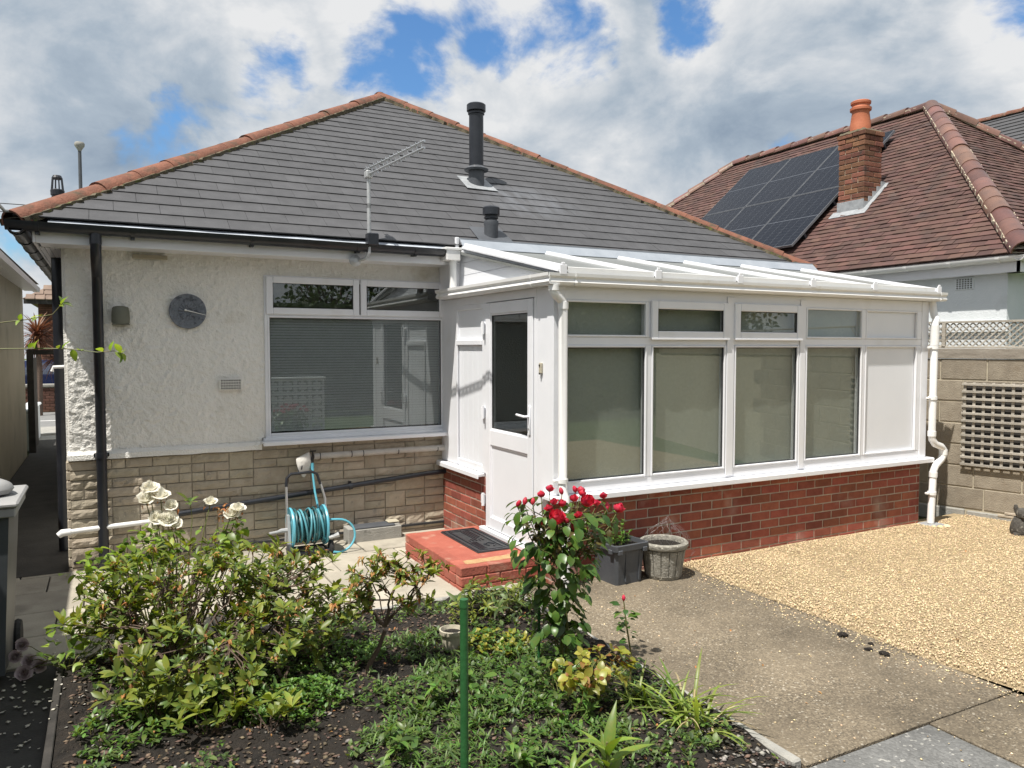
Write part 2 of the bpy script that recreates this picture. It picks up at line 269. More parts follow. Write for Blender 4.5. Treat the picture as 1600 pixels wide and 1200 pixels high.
def speckle(name, base, mid, specks, scale=140, rough=.9, patch=None):
    """exposed aggregate: voronoi stones of several colours in a cement ground"""
    m, nt, b, out = new_mat(name); L = nt.links.new
    geo = nt.nodes.new('ShaderNodeNewGeometry')
    v = nt.nodes.new('ShaderNodeTexVoronoi'); L(geo.outputs['Position'], v.inputs['Vector']); v.inputs['Scale'].default_value = scale
    sx = nt.nodes.new('ShaderNodeSeparateColor'); L(v.outputs['Color'], sx.inputs[0])
    ra = nt.nodes.new('ShaderNodeValToRGB'); L(sx.outputs[0], ra.inputs[0]); ra.color_ramp.interpolation = 'CONSTANT'
    els = [(0, base)] + specks
    ra.color_ramp.elements[0].color = (*base, 1); ra.color_ramp.elements[1].position = specks[0][0]; ra.color_ramp.elements[1].color = (*specks[0][1], 1)
    for p, c in specks[1:]:
        e = ra.color_ramp.elements.new(p); e.color = (*c, 1)
    n = nt.nodes.new('ShaderNodeTexNoise'); L(geo.outputs['Position'], n.inputs['Vector']); n.inputs['Scale'].default_value = 2.1; n.inputs['Detail'].default_value = 7
    mr = nt.nodes.new('ShaderNodeMapRange'); L(n.outputs['Fac'], mr.inputs[0]); mr.inputs[1].default_value = .3; mr.inputs[2].default_value = .7; mr.inputs[3].default_value = .1; mr.inputs[4].default_value = .62
    mx = nt.nodes.new('ShaderNodeMix'); mx.data_type = 'RGBA'; L(mr.outputs[0], mx.inputs[0]); L(ra.outputs[0], mx.inputs[6]); mx.inputs[7].default_value = (*mid, 1)
    n4 = nt.nodes.new('ShaderNodeTexNoise'); L(geo.outputs['Position'], n4.inputs['Vector']); n4.inputs['Scale'].default_value = 1.1; n4.inputs['Detail'].default_value = 8; n4.inputs['Roughness'].default_value = .65
    m4 = nt.nodes.new('ShaderNodeMapRange'); L(n4.outputs['Fac'], m4.inputs[0]); m4.inputs[1].default_value = .36; m4.inputs[2].default_value = .64; m4.inputs[3].default_value = .68; m4.inputs[4].default_value = 1.28
    hs = nt.nodes.new('ShaderNodeHueSaturation'); L(mx.outputs[2], hs.inputs['Color']); L(m4.outputs[0], hs.inputs['Value'])
    L(hs.outputs[0], b.inputs['Base Color']); b.inputs['Roughness'].default_value = rough
    bp = nt.nodes.new('ShaderNodeBump'); L(v.outputs['Distance'], bp.inputs['Height']); bp.inputs['Strength'].default_value = .6; bp.inputs['Distance'].default_value = .006; bp.invert = True
    L(bp.outputs[0], b.inputs['Normal'])
    return m
MT['concrete'] = speckle('exposed_aggregate', (.128, .103, .071), (.172, .140, .098), [(.42, (.180, .148, .104)), (.66, (.076, .064, .047)), (.80, (.24, .198, .14)), (.965, (.40, .36, .29))], 110)
MT['conc_blue'] = speckle('blue_grey_concrete', (.120, .120, .116), (.145, .145, .140), [(.5, (.165, .165, .16)), (.86, (.09, .09, .088)), (.96, (.38, .37, .34))], 85)

# ------------------------------------------------------------------ geometry helpers
OFF = {}
class MB:
    def __init__(s): s.v = []; s.f = []
    def add(s, vs, fs):
        k = len(s.v); s.v += [tuple(p) for p in vs]; s.f += [tuple(i + k for i in f) for f in fs]; return s
    def box(s, x0, x1, y0, y1, z0, z1, c=0, m=None):
        if x0 > x1: x0, x1 = x1, x0
        if y0 > y1: y0, y1 = y1, y0
        if z0 > z1: z0, z1 = z1, z0
        if c <= 0:
            vs = [(x, y, z) for x in (x0, x1) for y in (y0, y1) for z in (z0, z1)]
            fs = [(0, 1, 3, 2), (4, 6, 7, 5), (0, 4, 5, 1), (2, 3, 7, 6), (0, 2, 6, 4), (1, 5, 7, 3)]
        else:
            vs, ix = [], {}
            for i, sx in enumerate((0, 1)):
                for j, sy in enumerate((0, 1)):
                    for k, sz in enumerate((0, 1)):
                        X, Y, Z = (x0, x1)[sx], (y0, y1)[sy], (z0, z1)[sz]
                        dx, dy, dz = (c, -c)[sx], (c, -c)[sy], (c, -c)[sz]
                        for a, p in enumerate(((X, Y + dy, Z + dz), (X + dx, Y, Z + dz), (X + dx, Y + dy, Z))):
                            ix[(sx, sy, sz, a)] = len(vs); vs.append(p)
            g = lambda *q: ix[q]; fs = []
            for t in (0, 1):
                fs.append((g(t, 0, 0, 0), g(t, 1, 0, 0), g(t, 1, 1, 0), g(t, 0, 1, 0)))
                fs.append((g(0, t, 0, 1), g(1, t, 0, 1), g(1, t, 1, 1), g(0, t, 1, 1)))
                fs.append((g(0, 0, t, 2), g(1, 0, t, 2), g(1, 1, t, 2), g(0, 1, t, 2)))
            for p in (0, 1):
                for q in (0, 1):
                    fs.append((g(p, q, 0, 0), g(p, q, 0, 1), g(p, q, 1, 1), g(p, q, 1, 0)))
                    fs.append((g(p, 0, q, 0), g(p, 0, q, 2), g(p, 1, q, 2), g(p, 1, q, 0)))
                    fs.append((g(0, p, q, 1), g(0, p, q, 2), g(1, p, q, 2), g(1, p, q, 1)))
            for sx in (0, 1):
                for sy in (0, 1):
                    for sz in (0, 1): fs.append((g(sx, sy, sz, 0), g(sx, sy, sz, 1), g(sx, sy, sz, 2)))
        if m is not None: vs = [m @ Vector(p) for p in vs]
        return s.add(vs, fs)
    def tube(s, pts, r, n=8, cap=True):
        pts = [Vector(p) for p in pts]; rs = r if isinstance(r, (list, tuple)) else [r] * len(pts)
        vs = []; ref = None
        for i, p in enumerate(pts):
            d = (pts[min(i + 1, len(pts) - 1)] - pts[max(i - 1, 0)])
            if d.length < 1e-9: d = Vector((0, 0, 1))
            d.normalize()
            if ref is None: ref = Vector((0, 0, 1)) if abs(d.z) < .9 else Vector((1, 0, 0))
            u = d.cross(ref)
            if u.length < 1e-6: u = d.orthogonal()
            u.normalize(); w = u.cross(d); ref = w if w.length > 0 else ref
            for k in range(n):
                a = 2 * math.pi * k / n; vs.append(p + (u * math.cos(a) + w * math.sin(a)) * rs[i])
        fs = []
        for i in range(len(pts) - 1):
            for k in range(n):
                a = i * n + k; b = i * n + (k + 1) % n; fs.append((a, b, b + n, a + n))
        if cap: fs += [tuple(range(n))[::-1], tuple(range((len(pts) - 1) * n, len(pts) * n))]
        return s.add(vs, fs)
    def lathe(s, prof, c=(0, 0, 0), n=20, m=None):
        vs = []; fs = []
        for r, z in prof:
            for k in range(n):
                a = 2 * math.pi * k / n; p = Vector((r * math.cos(a), r * math.sin(a), z)); p = m @ p if m else p
                vs.append(p + Vector(c))
        for i in range(len(prof) - 1):
            for k in range(n):
                a = i * n + k; b = i * n + (k + 1) % n; fs.append((a, b, b + n, a + n))
        fs += [tuple(range(n))[::-1], tuple(range((len(prof) - 1) * n, len(prof) * n))]
        return s.add(vs, fs)
    def poly(s, pts, n, t):
        """flat polygon thickened by t along -n"""
        n = Vector(n).normalized(); k = len(pts); a = [Vector(p) for p in pts]; b = [p - n * t for p in a]
        fs = [tuple(range(k)), tuple(range(2 * k - 1, k - 1, -1))] + [(i, (i + 1) % k, k + (i + 1) % k, k + i) for i in range(k)]
        return s.add(a + b, fs)
    def sweep(s, prof, p0, p1, side, up):
        """open or closed profile (u,v) along a straight line; u runs along side, v along up"""
        p0, p1, side, up = map(Vector, (p0, p1, side, up)); k = len(prof)
        a = [p0 + side * u + up * v for u, v in prof]; b = [p1 + side * u + up * v for u, v in prof]
        fs = [(i, (i + 1) % k, k + (i + 1) % k, k + i) for i in range(k)] + [tuple(range(k))[::-1], tuple(range(k, 2 * k))]
        return s.add(a + b, fs)
    def mesh(s, name, o=(0, 0, 0), smooth=False, fix=True):
        me = bpy.data.meshes.new(name); o = Vector(o)
        me.from_pydata([(p[0] - o.x, p[1] - o.y, p[2] - o.z) for p in s.v], [], s.f)
        if fix and len(s.f) < 60000:
            bm = bmesh.new(); bm.from_mesh(me); bmesh.ops.recalc_face_normals(bm, faces=bm.faces); bm.to_mesh(me); bm.free()
        if smooth:
            me.polygons.foreach_set('use_smooth', [True] * len(me.polygons))
            try: me.set_sharp_from_angle(angle=R(42))
            except Exception: pass
        return me
def tag(o, label=None, cat=None, group=None, kind=None):
    if label: o['label'] = label
    if cat: o['category'] = cat
    if group: o['group'] = group
    if kind: o['kind'] = kind
    return o
def thing(name, label, cat, loc=(0, 0, 0), group=None):
    o = bpy.data.objects.new(name, None); COL.objects.link(o); o.location = loc; o.empty_display_size = .1; OFF[o.name] = Vector(loc)
    return tag(o, label, cat, group)
def obj(name, mb, m, parent=None, smooth=False, kind=None, label=None, fix=True):
    """one mesh object; vertices are given in world coordinates"""
    off = OFF[parent.name] if parent else Vector((0, 0, 0))
    me = mb.mesh(name, off, smooth, fix) if isinstance(mb, MB) else mb
    if isinstance(m, str): m = MT[m]
    if m is not None: me.materials.append(m)
    o = bpy.data.objects.new(name, me); COL.objects.link(o); OFF[o.name] = off
    if parent: o.parent = parent
    return tag(o, label, None, None, kind)
def solo(name, mb, m, label, cat, loc, group=None, smooth=False):
    """a thing that is one mesh, origin at its base"""
    me = mb.mesh(name, loc, smooth); me.materials.append(MT[m] if isinstance(m, str) else m)
    o = bpy.data.objects.new(name, me); COL.objects.link(o); o.location = loc; OFF[o.name] = Vector(loc)
    return tag(o, label, cat, group)
def inst(name, me, parent, loc, rot=None, sc=None, mtx=None):
    """another object with shared mesh data, placed in world coordinates under an unrotated parent"""
    o = bpy.data.objects.new(name, me); COL.objects.link(o); o.parent = parent; off = OFF[parent.name]
    if mtx is not None: o.matrix_local = Matrix.Translation(-off) @ mtx
    else:
        o.location = Vector(loc) - off
        if rot: o.rotation_euler = rot
        if sc: o.scale = sc
    OFF[o.name] = off
    return o
def rn(a, b): return random.uniform(a, b)
# ------------------------------------------------------------------ the ground
def struct(name, mb, m, parent=None, smooth=False):
    o = obj(name, mb, m, parent, smooth)
    if parent is None: o['kind'] = 'structure'
    return o
struct('ground', MB().add([(-150, -150, -.09), (150, -150, -.09), (150, 150, -.09), (-150, 150, -.09)], [(0, 1, 2, 3)]), 'grass')
struct('concrete_path', MB().box(2.60, 4.12, 2.242, 4.92, -.08, 0, .004).box(3.422, 4.12, -3, 2.234, -.08, -.002, .004).box(2.95, 4.12, 4.92, 5.0, -.08, -.001), 'concrete')
struct('concrete_slab', MB().box(2.47, 3.41, -1.0, 2.232, -.08, -.004, .006), 'conc_blue')
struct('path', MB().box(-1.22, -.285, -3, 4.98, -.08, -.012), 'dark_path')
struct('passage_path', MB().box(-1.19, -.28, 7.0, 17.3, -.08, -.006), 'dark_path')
patio = struct('patio', MB().box(-1.24, 2.94, 4.99, 7.0, -.08, -.022), 'dark_path')
slabmeshes = {}
def slab(x0, x1, y0, y1):
    w, d = round(x1 - x0, 3), round(y1 - y0, 3)
    key = (w, d)
    if key not in slabmeshes:
        me = MB().box(-w / 2, w / 2, -d / 2, d / 2, -.03, 0, .006).mesh('slab'); me.materials.append(MT['slab']); slabmeshes[key] = me
    o = inst('slab', slabmeshes[key], patio, ((x0 + x1) / 2, (y0 + y1) / 2, rn(-.004, .003)), rot=(rn(-.004, .004), rn(-.004, .004), rn(-.004, .004)))
row = 0; yy = 5.0
while yy < 6.95:
    d = .492 if row != 3 else .44; d = min(d, 6.985 - yy)
    xx = -1.23 + (0, -.3, -.15, -.4)[row % 4]
    while xx < 2.92:
        w = .60; a, b = max(xx, -1.23) + .005, min(xx + w, 2.935) - .005
        if b - a > .06 and not (a > 2.3 and yy > 5.0 and yy + d < 6.3 and b < 2.9): slab(a, b, yy + .005, yy + d - .005)
        xx += w
    yy += d; row += 1
# gravel drive
gv = MB(); N = 30
edge = lambda y: 4.10 + .035 * noise.noise((0.3, y * 2.3, 0)) + .02 * noise.noise((5.3, y * 9, 0)) + max(0, (3.0 - y)) * .05
vs = []; fs = []
for i in range(N + 1):
    y = -2.5 + (4.98 + 2.5) * i / N
    for j in range(13):
        x = edge(y) + (8.3 - edge(y)) * j / 12
        vs.append((x, y, .002 + .018 * (noise.noise((x * 1.5, y * 1.5, 3)) * .5 + .5) * min(1, j) + (0 if j else -.004)))
for i in range(N):
    for j in range(12): a = i * 13 + j; fs.append((a, a + 1, a + 14, a + 13))
gv.add(vs, fs)
grav = struct('gravel', gv, 'gravel_base', None, True)
def pebbles(name, pts, sizes, m, parent, flat=.6):
    """thousands of small irregular stones, real geometry in one object"""
    k = len(pts); base = np.array([(1, 0, 0), (-1, 0, 0), (0, 1, 0), (0, -1, 0), (0, 0, 1), (0, 0, -1)], float)
    f = np.array([(0, 2, 4), (2, 1, 4), (1, 3, 4), (3, 0, 4), (2, 0, 5), (1, 2, 5), (3, 1, 5), (0, 3, 5)])
    V = base[None] * np.random.uniform(.65, 1.25, (k, 6, 1)) + np.random.uniform(-.22, .22, (k, 6, 3))
    V[:, :, 2] *= flat; V[:, :, 0] *= np.random.uniform(.8, 1.5, (k, 1))
    a = np.random.uniform(0, 6.283, k); t = np.random.uniform(-.5, .5, k)
    y2 = V[:, :, 1] * np.cos(t)[:, None] - V[:, :, 2] * np.sin(t)[:, None]; z2 = V[:, :, 1] * np.sin(t)[:, None] + V[:, :, 2] * np.cos(t)[:, None]
    X = V[:, :, 0] * np.cos(a)[:, None] - y2 * np.sin(a)[:, None]; Y = V[:, :, 0] * np.sin(a)[:, None] + y2 * np.cos(a)[:, None]
    P = np.stack([X, Y, z2], 2) * sizes[:, None, None] + np.array(pts)[:, None, :]
    F = (f[None] + (np.arange(k) * 6)[:, None, None]).reshape(-1)
    me = bpy.data.meshes.new(name); me.vertices.add(k * 6); me.vertices.foreach_set('co', P.reshape(-1))
    me.loops.add(k * 24); me.loops.foreach_set('vertex_index', F); me.polygons.add(k * 8)
    me.polygons.foreach_set('loop_start', np.arange(k * 8) * 3); me.update(calc_edges=True); me.validate()
    me.materials.append(MT[m]); o = bpy.data.objects.new(name, me); COL.objects.link(o)
    if parent: o.parent = parent
    o['kind'] = 'stuff'; return o
def gz(x, y): return .002 + .018 * (noise.noise((x * 1.5, y * 1.5, 3)) * .5 + .5)
pts = []
while len(pts) < 95000:
    y = 4.86 - (random.random() ** 1.25) * 4.4; x = rn(4.06, 8.25)
    if x < edge(y) + random.gauss(0, .02): continue
    if y < 1.6 and x < 5.0: continue
    if random.random() < .35 and y > 3.9: continue
    pts.append((x, y, gz(x, y) + rn(.002, .007)))
pts = np.array(pts); pebbles('gravel_pebble', pts, np.random.uniform(.0035, .0078, len(pts)), 'pebble', grav)
pts = []
for k in range(700):
    y = rn(1.7, 4.8); x = edge(y) - abs(random.gauss(0, .10)) - .01
    if x > 2.65: pts.append((x, y, .003))
for k in range(260): pts.append((rn(2.65, 4.05), rn(1.8, 4.8), .002))
tag(pebbles('stray_gravel', np.array(pts), np.random.uniform(.003, .008, len(pts)), 'pebble', None), 'stray pale gravel scattered over the concrete path beside the gravel', 'gravel')
clod = []
for (x, y, s) in ((3.98, 3.17, .032), (3.93, 2.95, .022), (3.95, 2.86, .030), (4.02, 3.0, .018)):
    mb = MB(); mb.lathe([(s * .5, 0), (s, s * .25), (s * .8, s * .6), (s * .3, s * .8)], (x, y, -.002), 7)
    mb.v = [(p[0] + rn(-.3, .3) * s, p[1] + rn(-.3, .3) * s, p[2]) for p in mb.v]
    clod.append(solo('earth_clod', mb, 'soil', {.032: 'largest dark clod of earth at the gravel edge, farthest from the camera', .022: 'third dark earth clod along the gravel edge from the house', .030: 'dark clod of earth at the gravel edge, nearest the camera', .018: 'smallest dark earth clod lying just on the gravel'}[s], 'clod', (x, y, 0), 'earth clods along the gravel edge'))
# soil bed with its kerbs
sb = MB(); NX, NY = 130, 130
def soil_z(x, y): return .012 + .035 * (noise.noise((x * 2.2, y * 2.2, 1)) + .5) + .028 * noise.noise((x * 8, y * 8, 4)) + .016 * noise.noise((x * 21, y * 21, 8))
vs = []; fs = []
for i in range(NY + 1):
    for j in range(NX + 1):
        x = -.24 + 2.78 * j / NX; y = 2.0 + 2.93 * i / NY
        vs.append((x, y, soil_z(x, y)))
for i in range(NY):
    for j in range(NX): a = i * (NX + 1) + j; fs.append((a, a + 1, a + NX + 2, a + NX + 1))
sb.add(vs, fs); bed = struct('soil', sb, 'soil', None, True)
struct('kerb', MB().box(2.545, 2.598, 2.26, 4.94, -.08, .022, .008), 'conc_grey')
struct('front_kerb', MB().box(1.2, 2.46, 1.93, 1.99, -.08, .03, .008), 'conc_grey')
struct('back_kerb', MB().box(-.20, 2.54, 4.935, 4.985, -.08, .012, .006), 'conc_grey')
struct('edging_board', MB().box(-.28, -.245, -1, 4.98, -.08, .035, .004), 'wood_dark')
pts = []
for k in range(9000):
    x, y = rn(-.2, 2.52), rn(2.05, 4.9); pts.append((x, y, soil_z(x, y) + .004))
pebbles('bark_chip', np.array(pts), np.random.uniform(.003, .017, len(pts)) ** 1.0, 'chip', bed, .3)
pts = []
for k in range(380):
    x, y = rn(-.2, 2.52), rn(2.05, 4.9); pts.append((x, y, soil_z(x, y) + .005))
for k in range(260): x, y = rn(2.2, 2.53), rn(2.1, 3.1); pts.append((x, y, soil_z(x, y) + .008))
pebbles('stone_chip', np.array(pts), np.random.uniform(.005, .016, len(pts)), 'chip_pale', bed, .35)
pts = []
for k in range(110):
    x = random.gauss(-.40, .12); y = random.gauss(4.5, .42)
    if -1.1 < x < -.1: pts.append((x, y, .0 if x < -.29 else .04))
for k in range(40): pts.append((rn(-.1, .9), rn(4.0, 4.9), .05))
tag(pebbles('fallen_petals', np.array(pts), np.random.uniform(.006, .016, len(pts)), 'white_petal', None, .08), 'fallen white petals strewn on the shaded path beside the bed', 'petals')

# ------------------------------------------------------------------ the bungalow
H0 = thing('bungalow', 'cream rendered bungalow with grey slate hipped roof and stone faced base', 'house', (3.5, 9, 0))
obj('wall', MB().box(-.262, 7.32, 7.10, 17.9, -.05, 2.58).box(-.268, 1.24, 7.012, 7.11, .02, 2.575).box(2.925, 7.31, 7.012, 7.11, .02, 2.575).box(1.24, 2.925, 7.012, 7.11, .02, .99).box(1.24, 2.925, 7.012, 7.11, 2.40, 2.575), 'render', H0)
# rough render: a displaced sheet with the window opening left out
rw = MB(); cx, cz = .0085, .0085; nx = int((2.985 + .285) / cx); nz = int((2.575 - .935) / cz); idx = {}
def rz(x, z):
    a = noise.noise((x * 24, z * 24, 2.2)); b = noise.noise((x * 52, z * 46, 7)); c = noise.noise((x * 3, z * 3, 4)); d = noise.noise((x * 9, z * 11, 9))
    return .0100 * max(a, -.15) + .0080 * max(b, -.1) + .004 * c + .004 * d
vs = []; fs = []
for i in range(nz + 1):
    for j in range(nx + 1):
        x = -.285 + j * cx; z = .935 + i * cz
        idx[(i, j)] = len(vs); vs.append((x, 6.985 - rz(x, z) if j else 7.02, z))
for i in range(nz):
    for j in range(nx):
        x = -.285 + (j + .5) * cx; z = .935 + (i + .5) * cz
        if 1.235 < x < 2.93 and z < 2.405: continue
        if x > 1.19 and z < .985 and x < 3: continue
        fs.append((idx[(i, j)], idx[(i, j + 1)], idx[(i + 1, j + 1)], idx[(i + 1, j)]))
rw.add(vs, fs); obj('render_coat', rw, 'render', H0, True)
# bell-cast band above the stones
bc = MB()
for k in range(30):
    x0 = -.292 + k * (1.478 / 30); x1 = x0 + 1.478 / 30; j0, j1 = [.004 * noise.noise((t * 6, 1, 2)) for t in (x0, x1)]
    pr = lambda j: [(7.01, .955), (6.968, .95), (6.946 + j, .925), (6.944 + j, .885 + j), (7.01, .882 + j)]
    a = [(x0, y, z) for y, z in pr(j0)]; b = [(x1, y, z) for y, z in pr(j1)]
    bc.add(a + b, [(i, (i + 1) % 5, 5 + (i + 1) % 5, 5 + i) for i in range(5)] + ([tuple(range(5))] if k == 0 else []) + ([tuple(range(5, 10))] if k == 29 else []))
obj('render_band', bc, 'render', H0)
obj('side_corner', MB().box(-.300, -.263, 7.012, 7.3, .885, 2.57), 'render', H0)
# stone facing, block by block
SF = obj('stone_facing', MB().box(-.272, 2.985, 6.992, 7.005, -.05, .96), 'mortar', H0)
cell, rh = .1, .0775; ncx = 33; ncz = 13; occ = set(); rs = random.Random(3)
for r_ in range(ncz):
    c = 0
    while c < ncx:
        if (r_, c) in occ: c += 1; continue
        run = 0
        while c + run < ncx and (r_, c + run) not in occ and run < 4: run += 1
        w = min(run, rs.choice((1, 2, 2, 2, 3, 3)));
        if run - w == 1 and w < 3 and rs.random() < .5: w += 1
        w = min(w, run)
        hh = 2 if (w >= 2 and rs.random() < .13 and r_ + 1 < ncz and all((r_ + 1, c + q) not in occ for q in range(w))) else 1
        for q in range(w):
            for g in range(hh): occ.add((r_ + g, c + q))
        x0 = -.285 + c * cell + .004; x1 = -.285 + (c + w) * cell - .004; z0 = -.055 + r_ * rh + .004; z1 = -.055 + (r_ + hh) * rh - .004
        c += w
        lim = .882 if x0 < 1.15 else .935
        if z0 > lim - .02: continue
        z1 = min(z1, lim); x1 = min(x1, 2.98)
        if x1 - x0 < .03: continue
        m_ = MB(); gx, gzn = max(3, int((x1 - x0) / .035)), 3 if hh == 1 else 5; sd = rs.random() * 50; amp = rs.choice((.004, .006, .010, .014)); pro = rs.uniform(.012, .022)
        ring = []; vv = []; ff = []
        for i in range(gzn + 1):
            for j in range(gx + 1):
                u, v = j / gx, i / gzn; x = x0 + (x1 - x0) * u; z = z0 + (z1 - z0) * v
                ed = (0 < i < gzn) and (0 < j < gx)
                y = 6.992 - pro - (amp * (noise.noise((x * 22 + sd, z * 28, sd)) + .3) if ed else -.005)
                vv.append((x + (0 if not ed else rs.uniform(-.004, .004)), y, z))
        for i in range(gzn):
            for j in range(gx): a = i * (gx + 1) + j; ff.append((a, a + 1, a + gx + 2, a + gx + 1))
        k = len(vv); vv += [(x0, 6.994, z0), (x1, 6.994, z0), (x1, 6.994, z1), (x0, 6.994, z1)]
        bl, br, tl, tr = 0, gx, gzn * (gx + 1), gzn * (gx + 1) + gx
        ff += [tuple([k, k + 1] + [br - q for q in range(gx + 1)]), tuple([k + 2, k + 3] + [tl + q for q in range(gx + 1)]),
               tuple([k + 3, k] + [i * (gx + 1) for i in range(gzn + 1)]), tuple([k + 1, k + 2] + [tr - i * (gx + 1) for i in range(gzn + 1)])]
        m_.add(vv, ff); obj('stone', m_, 'stone', SF, fix=False)
obj('damp_course', MB().box(-.27, 2.985, 6.955, 6.99, .055, .075), 'black_rub', H0)
# side stones at the corner, seen edge on
for k in range(12): obj('stone', MB().box(-.305, -.273, 7.0 - .02, 7.0 + (.3 if k % 2 else .2), -.05 + k * .0775 + .004, -.05 + (k + 1) * .0775 - .004, .006), 'stone', SF)

# window of the bungalow
def frame_rect(mb, x0, x1, z0, z1, y0, y1, t, c=.004, axis='x'):
    """four mitred bars of a frame in the plane y (axis x) or x (axis y)"""
    if axis == 'x':
        mb.box(x0, x0 + t, y0, y1, z0, z1, c).box(x1 - t, x1, y0, y1, z0, z1, c).box(x0 + t, x1 - t, y0 + .0015, y1 - .0015, z0, z0 + t, c).box(x0 + t, x1 - t, y0 + .0015, y1 - .0015, z1 - t, z1, c)
    else:
        mb.box(y0, y1, x0, x0 + t, z0, z1, c).box(y0, y1, x1 - t, x1, z0, z1, c).box(y0 + .0015, y1 - .0015, x0 + t, x1 - t, z0, z0 + t, c).box(y0 + .0015, y1 - .0015, x0 + t, x1 - t, z1 - t, z1, c)
    return mb
w1 = obj('window', frame_rect(MB(), 1.225, 2.938, .975, 2.414, 6.972, 7.05, .045).box(1.27, 2.893, 6.973, 7.05, 2.045, 2.085, .004), 'upvc', H0, label='wide white window with two small top lights over one large pane')
for (a, b) in ((1.240, 2.074), (2.086, 2.925)):
    s = obj('sash', frame_rect(MB(), a, b, 2.072, 2.405, 6.950, 6.9715, .058, .006), 'upvc', w1)
    obj('pane', MB().box(a + .05, b - .05, 6.964, 6.970, 2.125, 2.355), 'glass_dark', w1)
    obj('gasket', frame_rect(MB(), a + .055, b - .055, 2.127, 2.350, 6.956, 6.963, .007, 0), 'black_rub', w1)
obj('pane', MB().box(1.262, 2.90, 7.000, 7.006, 1.01, 2.055), 'glass_dark', w1)
obj('gasket', frame_rect(MB(), 1.267, 2.896, 1.017, 2.048, 6.985, 6.997, .009, 0), 'black_rub', w1)
obj('glazing_bead', frame_rect(MB(), 1.250, 2.913, 1.0, 2.062, 6.968, 6.998, .018, .004), 'upvc', w1)
vb = MB()
for k in range(42):
    z = 1.03 + k * .0245 + rn(-.0003, .0003); vb.add([(1.28, 7.035, z), (2.89, 7.035, z + rn(-.0004, .0004)), (2.89, 7.045, z + .0222), (1.28, 7.045, z + .0222)], [(0, 1, 2, 3)])
obj('venetian_blind', vb, 'blind2', w1, kind='stuff')
obj('room_dark', MB().box(1.25, 2.91, 7.06, 7.095, 1.0, 2.40), 'wood_dark', w1)
obj('window_sill', MB().box(1.18, 3.0, 6.85, 7.0, .938, .960, .004).box(1.182, 2.998, 6.846, 6.862, .925, .958, .004).box(1.2, 2.95, 6.93, 7.01, .9605, .982, .003), 'upvc', w1)

# eaves
EY, EX0, EX1, EZ = 6.60, -.56, 7.60, 2.735
PIT = math.radians(32.4); TP = math.tan(PIT); APX = (EX0 + EX1) / 2; APY = EY + (APX - EX0); APZ = EZ + (APX - EX0) * TP; RY2 = 14.2
obj('fascia', MB().box(-.44, 2.95, 6.615, 6.635, 2.545, 2.70, .002).box(2.952, 7.50, 6.616, 6.636, 2.545, 2.70).box(-.46, -.441, 6.60, 18.2, 2.546, 2.70, .002), 'upvc', H0)
sof = MB()
sof.box(-.425, 7.48, 6.637, 6.99, 2.558, 2.566)
for k in range(5): sof.box(-.44 + .0005 + k * .034, -.44 + .030 + k * .034, 6.992, 18, 2.552, 2.562)
obj('soffit', sof, 'upvc', H0)
half = lambda r, t, n=8: [(r * math.cos(math.pi + math.pi * k / n), r * math.sin(math.pi + math.pi * k / n)) for k in range(n + 1)] + [((r - t) * math.cos(2 * math.pi - math.pi * k / n), (r - t) * math.sin(2 * math.pi - math.pi * k / n)) for k in range(n + 1)]
g = obj('gutter', MB().sweep(half(.066, .005), (-.62, 6.545, 2.682), (2.80, 6.545, 2.672), (0, 1, 0), (0, 0, 1)), 'black_pl', H0, True)
br = MB()
for x in (-.44, .18, 1.05, 1.93, 2.45): br.sweep(half(.072, .006), (x, 6.548, 2.679 - .0029 * (x + .6)), (x + .028, 6.548, 2.679 - .0029 * (x + .6)), (0, 1, 0), (0, 0, 1)).box(x, x + .028, 6.597, 6.614, 2.60, 2.70).box(x + .002, x + .026, 6.53, 6.56, 2.596, 2.616)
obj('gutter_bracket', br, 'black_pl', H0, True)
obj('side_gutter', MB().sweep(half(.058, .004), (-.555, 6.51, 2.655), (-.555, 18.2, 2.63), (1, 0, 0), (0, 0, 1)), 'black_pl', H0, True)
for k in range(10): obj('gutter_bracket', MB().sweep(half(.066, .008), (-.555, 6.6 + k * .62, 2.655), (-.555, 6.66 + k * .62, 2.655), (1, 0, 0), (0, 0, 1)), 'black_pl', H0)
ef = MB(); vs = []; fs = []
for k in range(81):
    x = -.36 + 3.15 * k / 80; w = .008 * noise.noise((x * 3, 0, 5)); vs += [(x, 6.63, 2.722), (x, 6.575, 2.700 + w), (x, 6.556, 2.682 + w * .8)]
for k in range(80): a = 3 * k; fs += [(a, a + 3, a + 4, a + 1), (a + 1, a + 4, a + 5, a + 2)]
obj('eaves_felt', ef.add(vs, fs), 'felt', H0, True)
dp = MB().tube([(-.055, 6.548, 2.62), (-.055, 6.548, 2.53), (-.055, 6.60, 2.44), (-.055, 6.86, 2.36), (-.055, 6.91, 2.27), (-.055, 6.91, .0)], .039, 14)
obj('downpipe', dp, 'black_pl', H0, True)
cl = MB()
for z in (.90,): cl.tube([(-.055, 6.91, z), (-.055, 6.91, z + .045)], .044, 14).box(-.11, 0, 6.93, 6.965, z + .008, z + .036)
cl.tube([(-.055, 6.548, 2.55), (-.055, 6.548, 2.64)], .042, 14)
obj('pipe_clip', cl, 'black_pl', H0, True)
obj('side_downpipe', MB().tube([(-.37, 7.75, 2.62), (-.37, 7.75, .0)], .04, 10), 'black_pl', H0, True)
obj('overflow_spout', MB().tube([(-.28, 7.5, 1.62), (-.40, 7.5, 1.615), (-.41, 7.5, 1.58)], .014, 8), 'pipe_white', H0, True)

